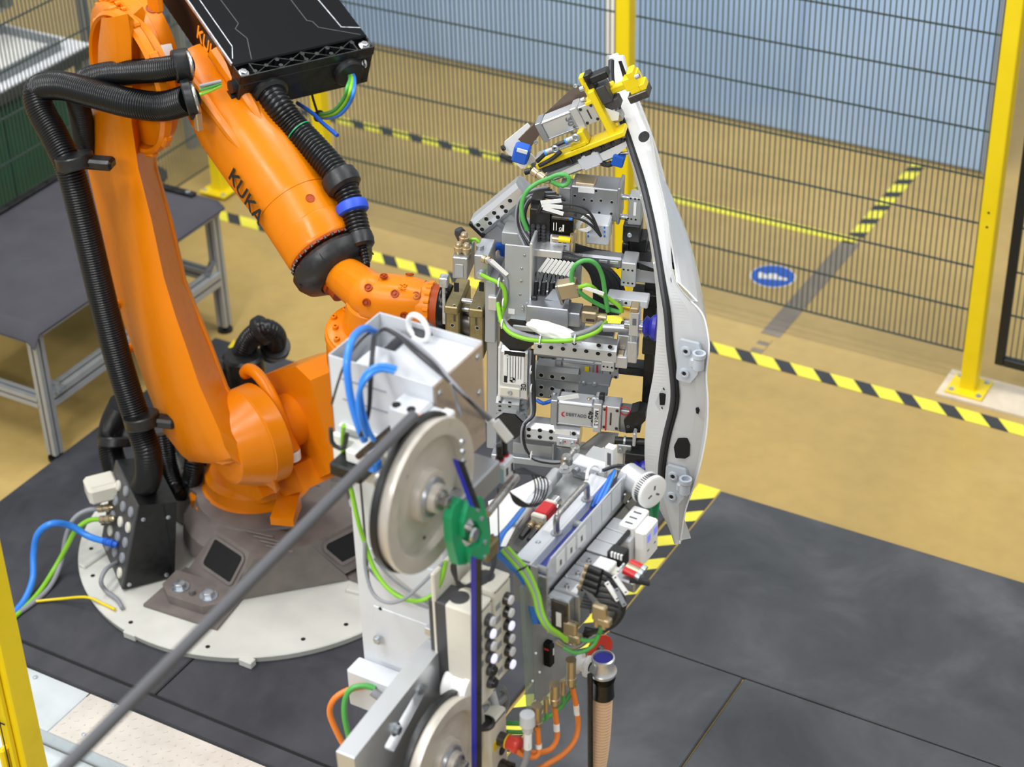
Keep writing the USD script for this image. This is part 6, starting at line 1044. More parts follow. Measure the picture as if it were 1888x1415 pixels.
for k in range(3):
    y = 2.93 + .052 * k; j = H.add('valve_block', wb((HX + .004, HX + .072), (y + .001, y + .051), (HZ - .09, HZ), .003), 'alu')
    H.add('block_screw', screw((HX + .03, y + .022, HZ), Z, .006, .006), 'steel', parent=j); H.add('screw_recess', wb((HX + .012, HX + .026), (y + .012, y + .034), (HZ - .001, HZ + .0006), .0002), 'mid_grey', parent=j); H.add('block_label', wb((HX + .046, HX + .066), (y + .008, y + .04), (HZ, HZ + .0007), .0002), 'label_white', parent=j); H.add('block_mark', wb((HX + .05, HX + .06), (y + .026, y + .034), (HZ + .0007, HZ + .0012), .0001), 'ink_soft', parent=j)
H.add('end_block', wb((HX + .004, HX + .06), (2.905, 2.931), (HZ - .1, HZ - .002), .003), 'alu'); j = H.add('end_cover', wb((HX + .016, HX + .058), (2.899, 2.906), (HZ - .1, HZ - .006), .003), 'dark_steel'); H.add('end_label', wb((HX + .03, HX + .043), (2.8975, 2.8995), (HZ - .075, HZ - .035), .0003), 'label_white', parent=j)
for k in range(4): H.add('end_screw', hexbolt((HX + .011, 2.905, HZ - .012 - .026 * k), -Y, .0055, .005), 'zinc', parent=j)
for k in range(3): y = 3.09 + .047 * k; H.add('flat_module', wb((HX + .004, HX + .06), (y, y + .045), (HZ - .06, HZ + .002), .002), 'alu_bright')
H.add('white_slice', wb((HX + .045, HX + .09), (3.035, 3.08), (HZ - .1, HZ + .006), .003), 'white_plastic'); H.add('white_slice', wb((HX + .075, HX + .115), (3.045, 3.075), (HZ - .11, HZ - .005), .003), 'cream')
j = H.add('terminal_slice', wb((HX + .06, HX + .1), (3.085, 3.12), (HZ - .02, HZ + .018), .002), 'black_plastic')
for k in range(4): H.add('terminal_pin', wb((HX + .07 + .008 * k, HX + .075 + .008 * k), (3.084, 3.09), (HZ + .006, HZ + .02), .0005), 'label_white', parent=j)
H.add('fuse_row', [wb((HX + .101, HX + .106), (3.055 + .012 * k, 3.064 + .012 * k), (HZ - .1, HZ + .0), .001) for k in range(3)], 'light_grey'); H.add('fuse_print', [wb((HX + .106, HX + .107), (3.058 + .012 * k, 3.061 + .012 * k), (HZ - .07 + .03 * j_, HZ - .055 + .03 * j_), .0002) for k in range(3) for j_ in range(2)], 'ink_soft')
H.add('rail_black', wb((HX + .06, HX + .068), (3.12, 3.27), (HZ, HZ + .012), .001), 'black_plastic')
H.add('side_angle', hull([P(x, y, x=HX + xx) for x, y in ((1148, 925), (1160, 888), (1178, 918), (1165, 945)) for xx in (.0, .004)]), 'alu')
for a_ in ((1152, 912), (1160, 905), (1158, 925), (1168, 918)): H.add('angle_rivet', cyl(P(*a_, x=HX + .004), P(*a_, x=HX + .0055), .0025, n=8), 'chrome')
t = Thing('control_module', 'white twin electronic module with blue lit displays on the valve terminal', 'module')
q = P(1190, 985, z=1.5); i = t.add('housing', wb((q[0] - .03, q[0]), (q[1], q[1] + .07), (q[2] - .092, q[2]), .005), 'white_plastic'); t.add('rear_housing', wb((q[0] - .072, q[0] - .031), (q[1] + .002, q[1] + .085), (q[2] - .085, q[2] + .004), .004), 'white_plastic'); t.add('lower_step', wb((q[0] - .07, q[0] - .031), (q[1] - .02, q[1] + .01), (q[2] - .095, q[2] - .02), .003), 'light_grey')
for k in range(2): t.add('display', wb((q[0], q[0] + .0012), (q[1] + .01 + .034 * k, q[1] + .026 + .034 * k), (q[2] - .034, q[2] - .014), .0004), 'screen_blue', parent=i); t.add('print', wb((q[0], q[0] + .0008), (q[1] + .012 + .034 * k, q[1] + .02 + .034 * k), (q[2] - .06, q[2] - .056), .0002), 'ink_soft', parent=i)
for k in range(3): t.add('top_mark', wb((q[0] - .06, q[0] - .04), (q[1] + .012 + .022 * k, q[1] + .018 + .022 * k), (q[2] + .004, q[2] + .0048), .0002), 'ink_soft')
# trough with handle on the far side of the carrier plate
t = Thing('tool_trough', 'pale sheet metal trough with a blue film strip and steel handle', 'trough')
zs = HZ + .05; t.add('top_sheet', wb((-1.752, -1.712), (2.935, 3.3), (zs - .004, zs), .0015), 'light_grey'); t.add('top_sheet', wb((-1.712, -1.706), (2.925, 3.3), (zs - .05, zs), .001), 'light_grey'); t.add('lower_sheet', wb((-1.706, -1.662), (2.93, 3.3), (zs - .03, zs - .025), .001), 'alu_bright'); t.add('film_strip', wb((-1.704, -1.664), (2.935, 3.27), (zs - .025, zs - .0235), .0004), 'blue_film')
for y in (2.945, 3.13): t.add('spacer', cyl((-1.706, y, zs - .02), (HX - .004, y, zs - .02), .009), 'alu_matt')
t.add('front_flange', wb((-1.752, -1.69), (2.925, 2.931), (zs - .12, zs - .002), .001), 'alu_matt')
q0, q1, q2, q3 = P(1026, 984, z=zs), P(1026, 958, z=zs + .045), P(1080, 886, z=zs + .045), P(1083, 922, z=zs); q1 = q0 + Z * .045; q3b = NA([q0[0], P(1083, 922, z=zs)[1], zs]); q2 = q3b + Z * .045
t.add('handle', tube([q0, q0 + Z * .036, q1 + (q2 - q1) * .05 + Z * .002, q1 + (q2 - q1) * .15 + Z * .004, q2 + (q1 - q2) * .15 + Z * .004, q2 + (q1 - q2) * .05 + Z * .002, q3b + Z * .036, q3b], .0075, 14, .006), 'steel')
for p in (q0, q3b): t.add('handle_foot', lathe([(0, .014), (.004, .013), (.004, 0)], p, Z, 20), 'alu')
for px, py in ((992, 1000), (1078, 905)): t.add('sheet_screw', lathe([(0, .007), (.003, .005), (.003, 0)], P(px, py, z=zs), Z, 14), 'zinc')
t.add('small_label', wb((-1.745, -1.72), (3.05, 3.09), (zs, zs + .0006), .0002), 'label_white')
t = Thing('white_side_panel', 'large white slanted sheet panel left of the actuators', 'panel'); zz_ = 1.5
t.add('panel', hull([P(x, y, z=zz_ + dz) for x, y in ((1003, 876), (1000, 890), (935, 1008), (906, 1008), (900, 925)) for dz in (0, .004)]), 'white_paint'); t.add('edge_fold', hull([P(x, y, z=zz_ + dz) for x, y in ((1004, 876), (1000, 876), (932, 1010), (938, 1010)) for dz in (.0, .012)]), 'dark_steel')
t = Thing('linear_actuator', 'grey actuator with a bright red body beside the handle', 'actuator'); za = 1.5
a, b = P(968, 992, z=za), P(1046, 900, z=za); f = Fr(a, b - a, np.cross(Z, b - a)); L = np.linalg.norm(b - a)
t.add('red_body', f.box((.075, .125), (-.018, .016), (-.02, .022), .004), 'red'); t.add('end_cap', f.box((.06, .075), (-.019, .017), (-.022, .022), .003), 'cream'); t.add('end_cap', f.box((.125, .137), (-.016, .014), (-.02, .02), .003), 'cream'); t.add('rod', cyl(f(.137, 0, 0), f(L * .75, 0, 0), .009), 'dark_grey'); t.add('rod_head', cat([cyl(f(L * .6, .0, 0), f(L * .75, 0, .0), .014), cyl(f(L * .62, -.02, 0), f(L * .62, .02, 0), .011)]), 'chrome')
for dy in (-.01, .01): conn(t, f(.06, dy, 0), -f.u, .008, .03, 'brass', 'plug_nut'); t.add('plug', cyl(f(.034, dy, 0), f(.0, dy, -.004), .0085, .007), 'black_plastic')
t.add('side_cylinder', cyl(f(.02, .042, 0), f(.26, .05, 0), .016), 'alu_matt'); t.add('side_cap', cat([cyl(f(.1, .04, 0), f(.14, .044, 0), .02), f.box((.16, .2), (.03, .06), (-.01, .025), .004)]), 'light_grey'); t.add('base_tray', f.box((-.0, .4), (-.03, .07), (-.05, -.03), .003), 'alu_matt'); t.add('tray_end', f.box((.3, .42), (-.035, .03), (-.03, -.01), .003), 'alu_matt'); t.add('round_bore', lathe([(0, .013), (.001, .013), (.001, 0)], f(.31, .0, -.01), Z, 18), 'dark_grey')
t.add('rod_eye', cat([cyl(f(.24, .045, .0), f(.36, .05, .01), .007), lathe([(0, .012), (.012, .012)], f(.36, .05, .004), Z, 16), lathe([(0, .016), (.018, .014), (.022, .01)], f(.31, .048, -.0), Z, 14)]), 'steel')
for px, py in ((1042, 868),): t.add('eye_bolt', hexbolt(P(px, py, z=za + .02), Z, .01, .012), 'chrome')
t = Thing('bag_clip', 'white pneumatic manifold at the far end of the trough', 'manifold'); q = P(1088, 872, z=1.5); t.add('body', wb((q[0] - .05, q[0] + .04), (q[1], q[1] + .04), (q[2] - .02, q[2] + .015), .003), 'light_grey'); t.add('nipple', [cyl((q[0] - .035 + .025 * k, q[1], q[2]), (q[0] - .035 + .025 * k, q[1] - .015, q[2]), .008) for k in range(3)], 'alu')
t = Thing('marked_holder', 'white holder with a printed mark behind the trough end', 'holder'); q = P(1123, 858, z=1.53); t.add('holder', wb((q[0] - .012, q[0] + .012), (q[1], q[1] + .02), (q[2] - .04, q[2] + .05), .002), 'label_white'); t.add('print', wb((q[0] - .005, q[0] + .005), (q[1] - .0008, q[1]), (q[2] - .0, q[2] + .035), .0002), 'ink_soft', smooth=False)
# tooth pulley and green belt
t = Thing('tooth_pulley', 'white tooth belt pulley beside the lower door edge', 'pulley'); q = P(1196, 903, x=-1.6); dA = unit(X * .9 - Y * .35)
t.add('disc', lathe([(-.018, .026), (-.018, .036), (-.014, .0405), (-.01, .036), (.006, .036), (.008, .0415), (.016, .0415), (.019, .036), (.019, 0)], q, dA, 48), 'white_plastic'); e1, e2 = ortho(dA)
t.add('teeth', [bx(q + dA * -.002 + .037 * (math.cos(a) * e1 + math.sin(a) * e2), (.004, .0022, .014), np.stack([math.cos(a) * e1 + math.sin(a) * e2, np.cross(dA, math.cos(a) * e1 + math.sin(a) * e2), dA], 1), .0004) for a in np.linspace(0, 2 * np.pi, 40, endpoint=False)], 'dark_grey'); t.add('hub_slots', [bx(q + dA * .0192 + .014 * (math.cos(a) * e1 + math.sin(a) * e2), (.012, .005, .001), np.stack([math.cos(a) * e1 + math.sin(a) * e2, np.cross(dA, math.cos(a) * e1 + math.sin(a) * e2), dA], 1), .0002) for a in (0.4, 2.5, 4.6)], 'ink_soft')
t.add('motor_drum', cyl(q - dA * .075, q - dA * .018, .033), 'alu_bright')
t = Thing('green_tooth_belt', 'green belt strands hanging below the white tooth pulley', 'belt')
for k, (a_, b_) in enumerate((((1196, 925), (1200, 944)), ((1211, 922), (1206, 945)))): p_, q_ = P(*a_, x=-1.6), P(*b_, x=-1.6) - Z * .03; t.add('strand', bx((p_ + q_) / 2, (.02, .004, np.linalg.norm(q_ - p_)), np.stack([dA, np.cross(unit(q_ - p_), dA), unit(q_ - p_)], 1), .001), 'green')
# red washer, white double roller, suction hose
t = Thing('double_roller', 'white double flanged roller on the lower right of the clear plate', 'roller'); q = P(1066, 1222, x=-1.70)
t.add('roller', lathe([(-.004, .02), (.0, .028), (.006, .028), (.011, .018), (.02, .018), (.025, .028), (.031, .028), (.033, .022), (.033, 0)], q, X, 36), 'white_plastic'); t.add('hub', lathe([(.033, .012), (.0345, .012), (.034, .006), (.038, .006), (.038, 0)], q, X, 20), 'dark_steel'); t.add('axle', cyl(q - X * .04, q, .008), 'steel')
t = Thing('red_shield', 'red round shield plate above the suction hose', 'shield'); q = P(1106, 1196, x=-1.66); dr = unit(X * .8 - Y * .45 + Z * .1); t.add('shield', lathe([(-.0015, .036), (.0015, .036), (.0015, 0)], q, dr, 40), 'red_gloss'); t.add('shield_bolt', hexbolt(q + dr * .0015, dr, .007, .008), 'steel')
t = Thing('suction_hose', 'beige spiral suction hose hanging from a metal collar at the bottom right of the station', 'hose'); hp_ = [P(1112, 1215, y=3.06)]; q = hp_[0]
pts = [q, q - Z * .12, q - Z * .3 - X * .01, q - Z * .6 - X * .05, q - Z * .9 - X * .08, NA([q[0] - .1, q[1], .03])]; n = int(q[2] / .0032)
sp_ = spline(pts, .0032); kk = np.arange(len(sp_)) % 3; s0 = int(.11 / .0032); t.add('hose_body', sweep(sp_[s0:], np.where(kk[s0:] == 0, .0235, .021), 20), 'tan_hose', smooth=50); t.add('cuff', lathe([(-.045, .0255), (-.05, .0265), (-.09, .026), (-.115, .0275), (-.118, .025)][::-1], q, Z, 28), 'black_plastic'); t.add('cuff_ring', lathe([(-.066, .028), (-.058, .03), (-.05, .028)], q, Z, 28), 'black_gloss')
t.add('metal_collar', lathe([(-.045, .02), (-.045, .031), (-.036, .033), (-.03, .028), (-.012, .025), (-.004, .028), (.004, .028), (.006, .024), (-.03, .02)], q, Z, 32), 'alu_bright'); t.add('inner_film', cyl(q - Z * .03, q + Z * .002, .021), 'blue_deep')
single('black_pole', cat([cyl(P(1088, 1245, y=3.02), P(1088, 1245, y=3.02) * NA([1, 1, 0]) + Z * .03, .007), cyl(P(1088, 1245, y=3.02) * NA([1, 1, 0]), P(1088, 1245, y=3.02) * NA([1, 1, 0]) + Z * .03, .06)]), 'black_plastic', 'slim black pole left of the beige suction hose', 'pole')
# cables of the station
def sc(label, pts, r, m, group=None, parts=(), **k):
    t = Thing('cable', label, 'cable', group); t.add('cable_sheath', tube([p if isinstance(p, np.ndarray) else P(*p[:2], **(k or {'d': p[2]})) for p in pts], r, 8), m, smooth=60)
    for n, ms, mm in parts: t.add(n, ms, mm)
    return t
sc('thick blue tube looping out of the open grey box down its front', [(690, 612, 3.98), (672, 606, 3.93), (650, 625, 3.87), (640, 665, 3.85), (642, 705, 3.86), (650, 750, 3.88), (664, 795, 3.9), (672, 812, 3.92)], .0085, 'blue_bright')
sc('blue air tube from the valve block down the front of the grey box, upper one', [(732, 680, 3.8), (705, 674, 3.8), (682, 682, 3.8), (666, 705, 3.81), (666, 740, 3.83), (678, 790, 3.86), (690, 812, 3.88)], .0055, 'blue_bright'); sc('blue air tube from the valve block down the front of the grey box, lower one', [(728, 686, 3.8), (700, 682, 3.8), (676, 698, 3.79), (661, 730, 3.81), (664, 770, 3.83), (676, 805, 3.87)], .0055, 'blue_bright')
for k in range(2): sc(('left', 'right')[k] + ' thin dark cable of the pair hanging down the box front', [(694 + 5 * k, 614, 3.98), (688 + 5 * k, 622, 3.9), (684 + 4 * k, 660, 3.84), (681 + 4 * k, 710, 3.84), (678 + 3 * k, 760, 3.86), (664 + 4 * k, 805, 3.88)], .003, 'dark_cable', 'dark cables down the box front')
sc('thin dark cable bending left out of the open box', [(690, 612, 3.98), (676, 618, 3.94), (655, 640, 3.9), (636, 670, 3.88), (622, 710, 3.9), (612, 745, 3.93)], .0026, 'dark_cable')
for k in range(3): sc('dark cable stretching over the box lid to the small sensor, %s from the left' % ORD[k], [P(696, 614, z=2.1), P(710, 608 - 2 * k, z=2.135), P(735, 622 - 4 * k, z=2.14), P(765, 650 - 8 * k, z=2.14), P(800, 680 - 8 * k, z=2.135), P(830, 705 - 3 * k, x=-1.755), P(870, 745 - 2 * k, x=-1.72), (900 + 3 * k, 775 - 2 * k, 4.08)], .0034, 'dark_cable' if k < 2 else 'grey_cable', 'cables stretching over the box lid')
sc('thin grey cable dropping from the lid cables to the pulley carrier', [P(832, 706, x=-1.75), P(838, 725, x=-1.75), P(843, 745, x=-1.75), P(850, 768, x=-1.74)], .0035, 'grey_cable')
sc('yellow-green cable running down the left part of the column behind the pulley', [(634, 785, 3.95), (632, 810, 4.0), (634, 850, 4.06), (648, 905, 4.1), (660, 960, 4.13), (672, 1000, 4.16), (690, 1050, 4.17), (715, 1085, 4.16), (745, 1105, 4.15), (775, 1108, 4.13), (800, 1095, 4.12), (815, 1065, 4.1), (822, 1035, 4.09)], .0052, 'lime_cable')
sc('grey cable sagging across the column below the upper pulley', [(672, 1000, 4.15), (674, 1050, 4.17), (688, 1095, 4.17), (715, 1112, 4.15), (745, 1105, 4.13), (775, 1080, 4.11), (800, 1055, 4.1), (818, 1038, 4.09)], .004, 'grey_cable')
sc('thin grey wire crossing the column panel', [(690, 1030, 4.19), (720, 1065, 4.19), (760, 1095, 4.19), (800, 1120, 4.19)], .003, 'mid_grey'); sc('second thin grey wire crossing the column panel', [(676, 1045, 4.19), (710, 1080, 4.19), (760, 1110, 4.19), (790, 1122, 4.19)], .003, 'mid_grey')
sc('grey cable bending at the left edge of the grey box', [(610, 790, 3.98), (612, 815, 4.0), (620, 824, 4.0), (634, 826, 4.0), (640, 800, 3.98)], .005, 'dark_cable')
for k in range(6): sc('thin black cable coiled below the green belt guide, %s turn from the outside' % ORD[k], [(838, 1030 - 2 * k, 4.06), (832 + 2 * k, 1050 + 3 * k, 4.08), (846, 1074 + 2 * k, 4.1), (872, 1084 - 2 * k, 4.12), (898, 1074 - 3 * k, 4.14), (912 - k, 1045, 4.15), (914 - 2 * k, 1010, 4.15), (908, 985, 4.15)], .0024, 'dark_cable', 'black coil below the green guide')
for k in range(5): sc('thin dark wire looping right of the small sensor box, %s from the inside' % ORD[k], [(946, 868 + k, 4.2), (968 + 5 * k, 864 + 3 * k, 4.22), (985 + 6 * k, 885, 4.24), (986 + 5 * k, 915, 4.26), (972 + 3 * k, 935, 4.26), (950, 928 - 3 * k, 4.24), (940, 908, 4.22)], .0018, 'dark_cable', 'wires looping at the sensor box')
for k in range(3): sc('thin black cable from the pulley carrier to the sensor box, %s from the top' % ORD[k], [(852, 868 + 8 * k, 4.1), (872, 858 + 6 * k, 4.12), (892, 852 + 5 * k, 4.16), (906, 852 + 3 * k, 4.19)], .0022, 'dark_cable', 'cables between carrier and sensor box')
for k in range(4): sc('bright blue air tube into the actuator bundle, %s from the left' % ORD[k], [(908 + 3 * k, 1012, 4.26), (918 + 4 * k, 992 - 3 * k, 4.28), (934 + 4 * k, 974 - 3 * k, 4.3), (958 + 3 * k, 945 - 3 * k, 4.33)], .0045, 'blue_bright', 'blue air tubes at the actuators')
for k in range(4): sc('blue air tube dropping beside the green cables, %s from the left' % ORD[k], [(906 + 3 * k, 990, 4.24), (912 + 4 * k, 1018, 4.26), (936 + 4 * k, 1042, 4.3), (962 + 3 * k, 1070, 4.33), (975 + 3 * k, 1110, 4.36), (985 + 3 * k, 1150, 4.38)], .0042, 'blue_bright' if k < 3 else 'blue', 'blue air tubes beside the green cables')
for k, m in enumerate(('lime_cable', 'grey_cable', 'lime_cable')): sc(('yellow-green cable', 'grey cable', 'second yellow-green cable')[k] + ' with black ties curving down over the clear plate', [(925 + 5 * k, 1014 - 2 * k, 4.2), (945 + 5 * k, 1036 - 2 * k, 4.2), (965 + 5 * k, 1060 - 2 * k, 4.2), (984 + 4 * k, 1096, 4.2), (992 + 4 * k, 1130, 4.2), (1006 + 3 * k, 1155, 4.2), (1026 + 3 * k, 1170, 4.22), (1044, 1178 + 2 * k, 4.24)], .0052, m, parts=(('tie', ring(P(957 + 5 * k, 1051 - 2 * k, d=4.2), P(965, 1060, d=4.2) - P(945, 1036, d=4.2), .0065, .0015, 14, 6), 'black_plastic'),))
for k in range(5): sc('blue hose piece at the far end of the trough, %s from the left' % ORD[k], [(1092 + 4 * k, 935 - 2 * k, 4.5), (1100 + 5 * k, 915 - 3 * k, 4.52), (1112 + 4 * k, 896 - 3 * k, 4.55), (1126 + 2 * k, 876 - 2 * k, 4.58)], .004, 'blue_bright' if k % 2 == 0 else 'blue', 'blue hoses at the trough end')
for k in range(7): sc('thick black cable curving from the valve blocks to the lower right, %s from the top' % ORD[k], [(1094 - 4 * k, 1050 + 11 * k, 4.24), (1108 - 3 * k, 1054 + 11 * k, 4.24), (1128 + 2 * k, 1066 + 10 * k, 4.25), (1146 - 2 * k, 1092 + 9 * k, 4.27), (1150 - 4 * k, 1125 + 4 * k, 4.3), (1136 - 5 * k, 1150 + 2 * k, 4.33), (1108 - 5 * k, 1164 + k, 4.35), (1078, 1160 + 2 * k, 4.36)], .0055, 'dark_cable', 'black cables leaving the valve blocks')
for k in range(4): t = Thing('round_plug', 'black round plug with brass nut on the valve blocks, %s from the top' % ORD[k], 'plug', 'black plugs on the valve blocks'); p_, q_ = P(1080 - 4 * k, 1046 + 12 * k, d=4.25), P(1110 - 3 * k, 1057 + 12 * k, d=4.23); conn(t, p_, q_ - p_, .0085, .014, 'brass', 'nut'); t.add('plug_body', cyl(p_ + unit(q_ - p_) * .008, q_, .009), 'black_plastic')
for i_, (a_, b_) in enumerate((((1118, 1074), (1140, 1108)), ((1132, 1062), (1156, 1096)), ((1136, 1086), (1152, 1118)))):
    t = Thing('cable_tag', ('white tag nearest the valve blocks on the thick black cables', 'white tag further right on the thick black cables', 'grey tag under the two white tags of the black cables')[i_], 'tag'); p_, q_ = P(*a_, d=4.2), P(*b_, d=4.21); u = unit(q_ - p_); n_ = unit(CE - p_); v = unit(np.cross(n_, u)); t.add('tag_plate', bx((p_ + q_) / 2, (np.linalg.norm(q_ - p_), .011, .003), np.stack([u, v, np.cross(u, v)], 1), .001), 'label_white' if i_ < 2 else 'mid_grey')
    for e_ in (.1, .9): t.add('tag_print', bx(p_ + (q_ - p_) * e_ + n_ * .0018, (.003, .005, .0006), np.stack([u, v, np.cross(u, v)], 1), .0002), 'ink')
t = Thing('cable_gland_block', 'grey folded cover of the valve terminal above the brass plugs', 'cover'); t.add('cover', hull([P(x, y, d=d_) for x, y, d_ in ((1068, 1082, 4.24), (1092, 1096, 4.22), (1110, 1118, 4.22), (1098, 1136, 4.25), (1078, 1108, 4.28), (1064, 1096, 4.28))]), 'alu')
for i_, (x, y, d_) in enumerate(((1106, 1130, 4.23), (1052, 1160, 4.3))):
    t = Thing('bus_connector', ('brass bus plug below the folded cover of the valve terminal', 'brass bus plug hanging under the end of the valve terminal')[i_], 'connector'); q = P(x, y, d=d_); f = Fr(q, unit(X * .8 - Y * .5), Y); t.add('plug_body', bx(q, (.034, .018, .045), b=.004), 'brass'); t.add('plug_foot', bx(q - Z * .02 + X * .012, (.03, .02, .02), b=.003), 'brass')
    for dx in (-.008, .01): t.add('plug_nut', cyl(q + NA([dx, 0, -.022]), q + NA([dx, 0, -.04]), .007), 'brass')
sc('green cable below the brass plugs towards the red shield', [(1062, 1174, 4.3), (1078, 1182, 4.3), (1096, 1180, 4.3), (1106, 1168, 4.3), (1110, 1150, 4.27)], .0052, 'green_cable'); sc('second green cable sagging below the brass plugs', [(1038, 1194, 4.3), (1060, 1204, 4.3), (1080, 1200, 4.3), (1096, 1188, 4.3), (1104, 1170, 4.29)], .0048, 'green_cable')
sc('bent steel tube under the valve terminal', [(1024, 1180, 4.32), (1040, 1190, 4.33), (1062, 1192, 4.34), (1080, 1180, 4.35), (1094, 1170, 4.37)], .009, 'steel')
t = Thing('white_disc', 'white disc behind the brass plug of the valve terminal', 'disc'); q = P(1122, 1132, d=4.3); t.add('disc', lathe([(-.002, .03), (.002, .03), (.002, 0)], q, unit(X * .8 - Y * .5), 36), 'white_plastic')
t = Thing('fitting_cluster', 'striped red and brass fittings right of the black plugs', 'fitting'); q = P(1150, 1052, d=4.3)
for k in range(3): t.add('striped_barrel', cat([cyl(q + NA([.0, .016 * k, .0]), q + NA([.03, .016 * k, -.004]), .009)]), ('red', 'brass', 'red')[k]); t.add('barrel_end', cyl(q + NA([.03, .016 * k, -.004]), q + NA([.04, .016 * k, -.006]), .0085), 'zinc')
t.add('lower_block', bx(q + NA([.01, .01, -.03]), (.05, .05, .03), b=.004), 'alu'); t.add('black_plug', cyl(q + NA([.02, -.01, -.012]), q + NA([.06, .01, -.02]), .008), 'black_plastic')
t = Thing('black_relay', 'black relay with red mark on the clear plate', 'relay'); q = P(1012, 1205, x=XP + .012); t.add('case', bx(q, (.02, .022, .07), b=.003), 'black_gloss'); t.add('red_mark', bx(q + NA([.0, -.0115, .02]), (.012, .001, .006), b=.0003), 'red'); t.add('white_label', bx(q + NA([.0105, .004, .006]), (.001, .006, .02), b=.0003), 'label_white')
for i_, (x, y, L) in enumerate(((990, 1322, .07), (1023, 1280, .06), (1053, 1240, .075))):
    t = Thing('power_plug', ('brass power plug nearest to the emergency stop box', 'brass power plug in the middle under the clear plate', 'brass power plug highest under the clear plate')[i_], 'plug'); q = P(x, y, y=2.8 + .06 * i_); t.add('plug_body', lathe([(0, .011), (L * .3, .0125), (L * .32, .0115), (L * .8, .0115), (L, .0125)], q - Z * L * .5, Z, 22), 'brass'); t.add('plug_nut', lathe([(-.008, .008), (0, .0105)], q - Z * L * .5, Z, 18), 'bronze')
for i_, (x, y) in enumerate(((1007, 1300), (1038, 1268))): t = Thing('small_plug', ('small brass plug between the left and middle power plugs', 'small brass plug between the middle and right power plugs')[i_], 'plug'); q = P(x, y, y=2.84 + .06 * i_); t.add('plug_body', cyl(q - Z * .02, q + Z * .02, .007), 'brass'); t.add('green_lead', cyl(q - Z * .045, q - Z * .02, .0045), 'green_cable')
oc = [[(991, 1345, 4.33), (993, 1372, 4.35), (994, 1388, 4.36), (984, 1397, 4.36), (965, 1393, 4.34), (948, 1382, 4.32)], [(1022, 1302, 4.42), (1026, 1335, 4.44), (1027, 1362, 4.45), (1015, 1382, 4.44), (990, 1389, 4.4), (965, 1386, 4.36), (940, 1372, 4.32)], [(1054, 1264, 4.5), (1062, 1300, 4.52), (1066, 1335, 4.55), (1060, 1365, 4.55), (1040, 1390, 4.52), (1012, 1408, 4.48), (980, 1425, 4.45)]]
for k in range(3): sc(('orange power cable with white sleeve falling from the left plug', 'orange power cable falling from the middle plug', 'orange power cable falling in a wide arc from the right plug')[k], oc[k], .0068, 'orange_cable', parts=(('sleeve', tube([P(*oc[k][1][:2], d=oc[k][1][2]), (P(*oc[k][1][:2], d=oc[k][1][2]) + P(*oc[k][2][:2], d=oc[k][2][2])) / 2], .0073, 10), 'label_white'),))
sc('green cable curving from behind the right power plug to the left', [(1060, 1262, 4.52), (1050, 1282, 4.53), (1030, 1308, 4.52), (1004, 1326, 4.5), (970, 1334, 4.48), (932, 1334, 4.46)], .0062, 'green_cable'); sc('second green cable entering the emergency stop box', [(994, 1338, 4.46), (980, 1348, 4.45), (960, 1351, 4.43), (934, 1350, 4.4)], .0055, 'green_cable')
t = sc('thick grey cable with white sleeve under the clear plate', [(972, 1322, 4.28), (973, 1345, 4.3), (973, 1375, 4.32), (970, 1400, 4.34), (960, 1425, 4.36)], .0085, 'grey_cable'); t.add('sleeve', cyl(P(973, 1352, d=4.305), P(973, 1380, d=4.325), .0095), 'label_white'); t.add('gland', lathe([(0, .017), (.03, .018), (.035, .014), (.05, .012)], P(972, 1318, d=4.28), -Z, 20), 'light_grey')
sc('orange cable looping left of the column foot', [(700, 1268, 4.38), (672, 1266, 4.38), (640, 1274, 4.38), (616, 1290, 4.38), (608, 1315, 4.4), (622, 1352, 4.42), (640, 1385, 4.44), (658, 1415, 4.46), (668, 1440, 4.47)], .0072, 'orange_cable'); sc('green cable looping left of the column foot', [(692, 1270, 4.36), (668, 1265, 4.36), (646, 1272, 4.36), (636, 1292, 4.37), (635, 1320, 4.38), (642, 1355, 4.4), (650, 1390, 4.42), (660, 1430, 4.44)], .0068, 'green_cable')
sc('grey hose end below the ledge of the column', [(686, 1276, 4.35), (700, 1286, 4.35), (725, 1300, 4.36)], .01, 'grey_cable'); sc('upright dark conduit on the column below the ledge', [(707, 1262, 4.4), (709, 1300, 4.42), (712, 1340, 4.45)], .007, 'dark_grey')
sc('white curved wire over the far end of the trough', [(1082, 885, 4.52), (1084, 868, 4.54), (1094, 858, 4.56), (1106, 862, 4.57), (1108, 872, 4.57)], .0042, 'white_plastic'); sc('thin grey cable with black joint from trough end to the tooth pulley', [(1112, 868, 4.56), (1135, 860, 4.58), (1155, 862, 4.58), (1172, 878, 4.56), (1182, 900, 4.52), (1184, 915, 4.5)], .0045, 'dark_cable')
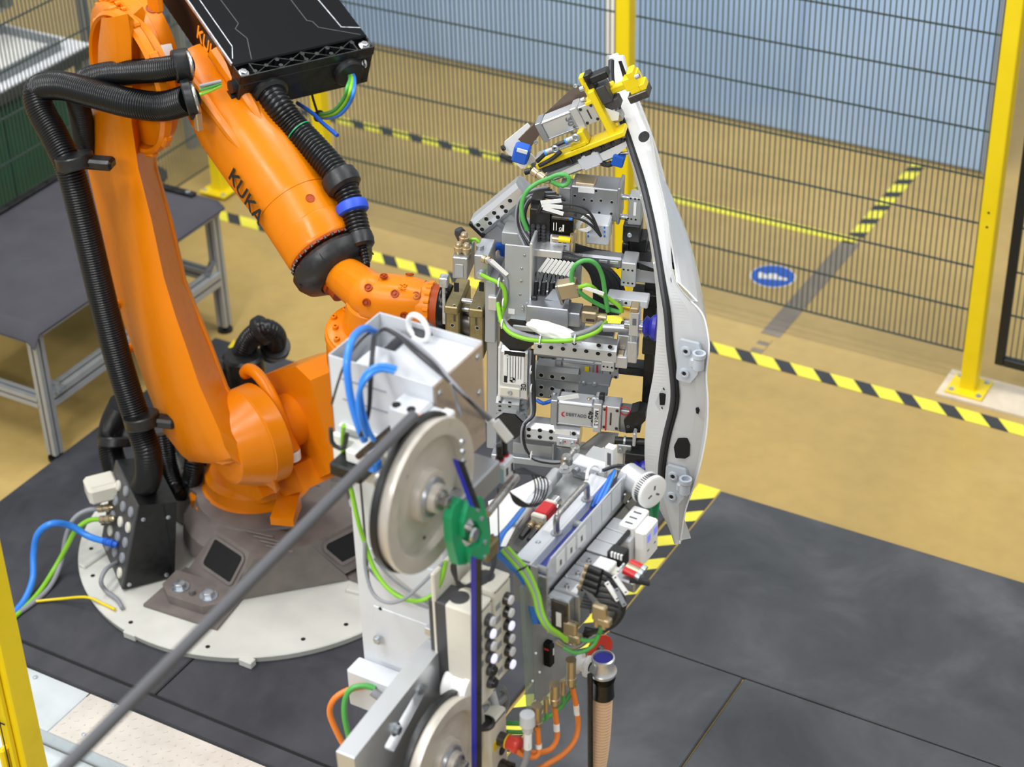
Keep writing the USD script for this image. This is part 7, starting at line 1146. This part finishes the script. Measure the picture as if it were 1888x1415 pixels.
# floor cables at the left of the robot plate
for k, (m, lab, pts) in enumerate((('blue_bright', 'blue cable arching from the connector panel to the floor at the left', ((205, 1002, .17), (165, 990, .16), (130, 970, .2), (95, 966, .24), (70, 985, .2), (62, 1020, .13), (60, 1070, .06), (40, 1115, .03), (0, 1152, .03), (-30, 1172, .03))), ('lime_cable', 'green cable from the connector panel down to the floor at the left', ((195, 958, .22), (165, 960, .2), (140, 978, .17), (125, 1005, .12), (100, 1050, .05), (70, 1095, .025), (30, 1135, .025), (-10, 1165, .025))), ('grey_cable', 'grey cable from the connector panel down to the floor at the left', ((190, 938, .22), (160, 942, .21), (136, 958, .19), (122, 990, .14), (112, 1040, .06), (90, 1085, .025), (50, 1120, .025), (0, 1150, .025))), ('yellow', 'thin yellow cable across the mat to the white robot plate', ((60, 1110, .025), (110, 1105, .03), (160, 1102, .06), (190, 1114, .05), (212, 1124, .055))), ('grey_cable', 'grey earth cable standing on the white robot plate', ((215, 1038, .1), (196, 1050, .12), (186, 1072, .1), (195, 1090, .06), (215, 1105, .055), (226, 1122, .055))))):
    t = Thing('cable', lab, 'cable'); t.add('cable_sheath', tube([P(x, y, z=z) for x, y, z in pts], (.012, .009, .009, .005, .008)[k]), m, smooth=60)
    if k < 3: q = P(*pts[0][:2], z=pts[0][2]); conn(t, q + (P(*pts[1][:2], z=pts[1][2]) - q) * .3, q - P(*pts[1][:2], z=pts[1][2]), .014, .06, ('blue', 'brass', 'brass')[k], 'plug')
t = Thing('plug_housing', 'pale connector housing with yellow inserts left of the hose loop', 'connector'); q = P(188, 900, z=.3); f = Fr(q, u if False else unit(NA([.6, .8, 0])), Z)
t.add('housing', bx(q, (.11, .07, .1), f.R, .012), 'cream'); t.add('cover_plate', bx(q + f.w * .036, (.085, .003, .07), np.stack([f.u, f.w, f.v], 1), .001), 'alu_matt')
for k in range(2): p_ = P(214, 900 + 18 * k, z=.28 - .03 * k); t.add('yellow_insert', bx(p_, (.03, .025, .02), f.R, .004), 'yellow')
finish()
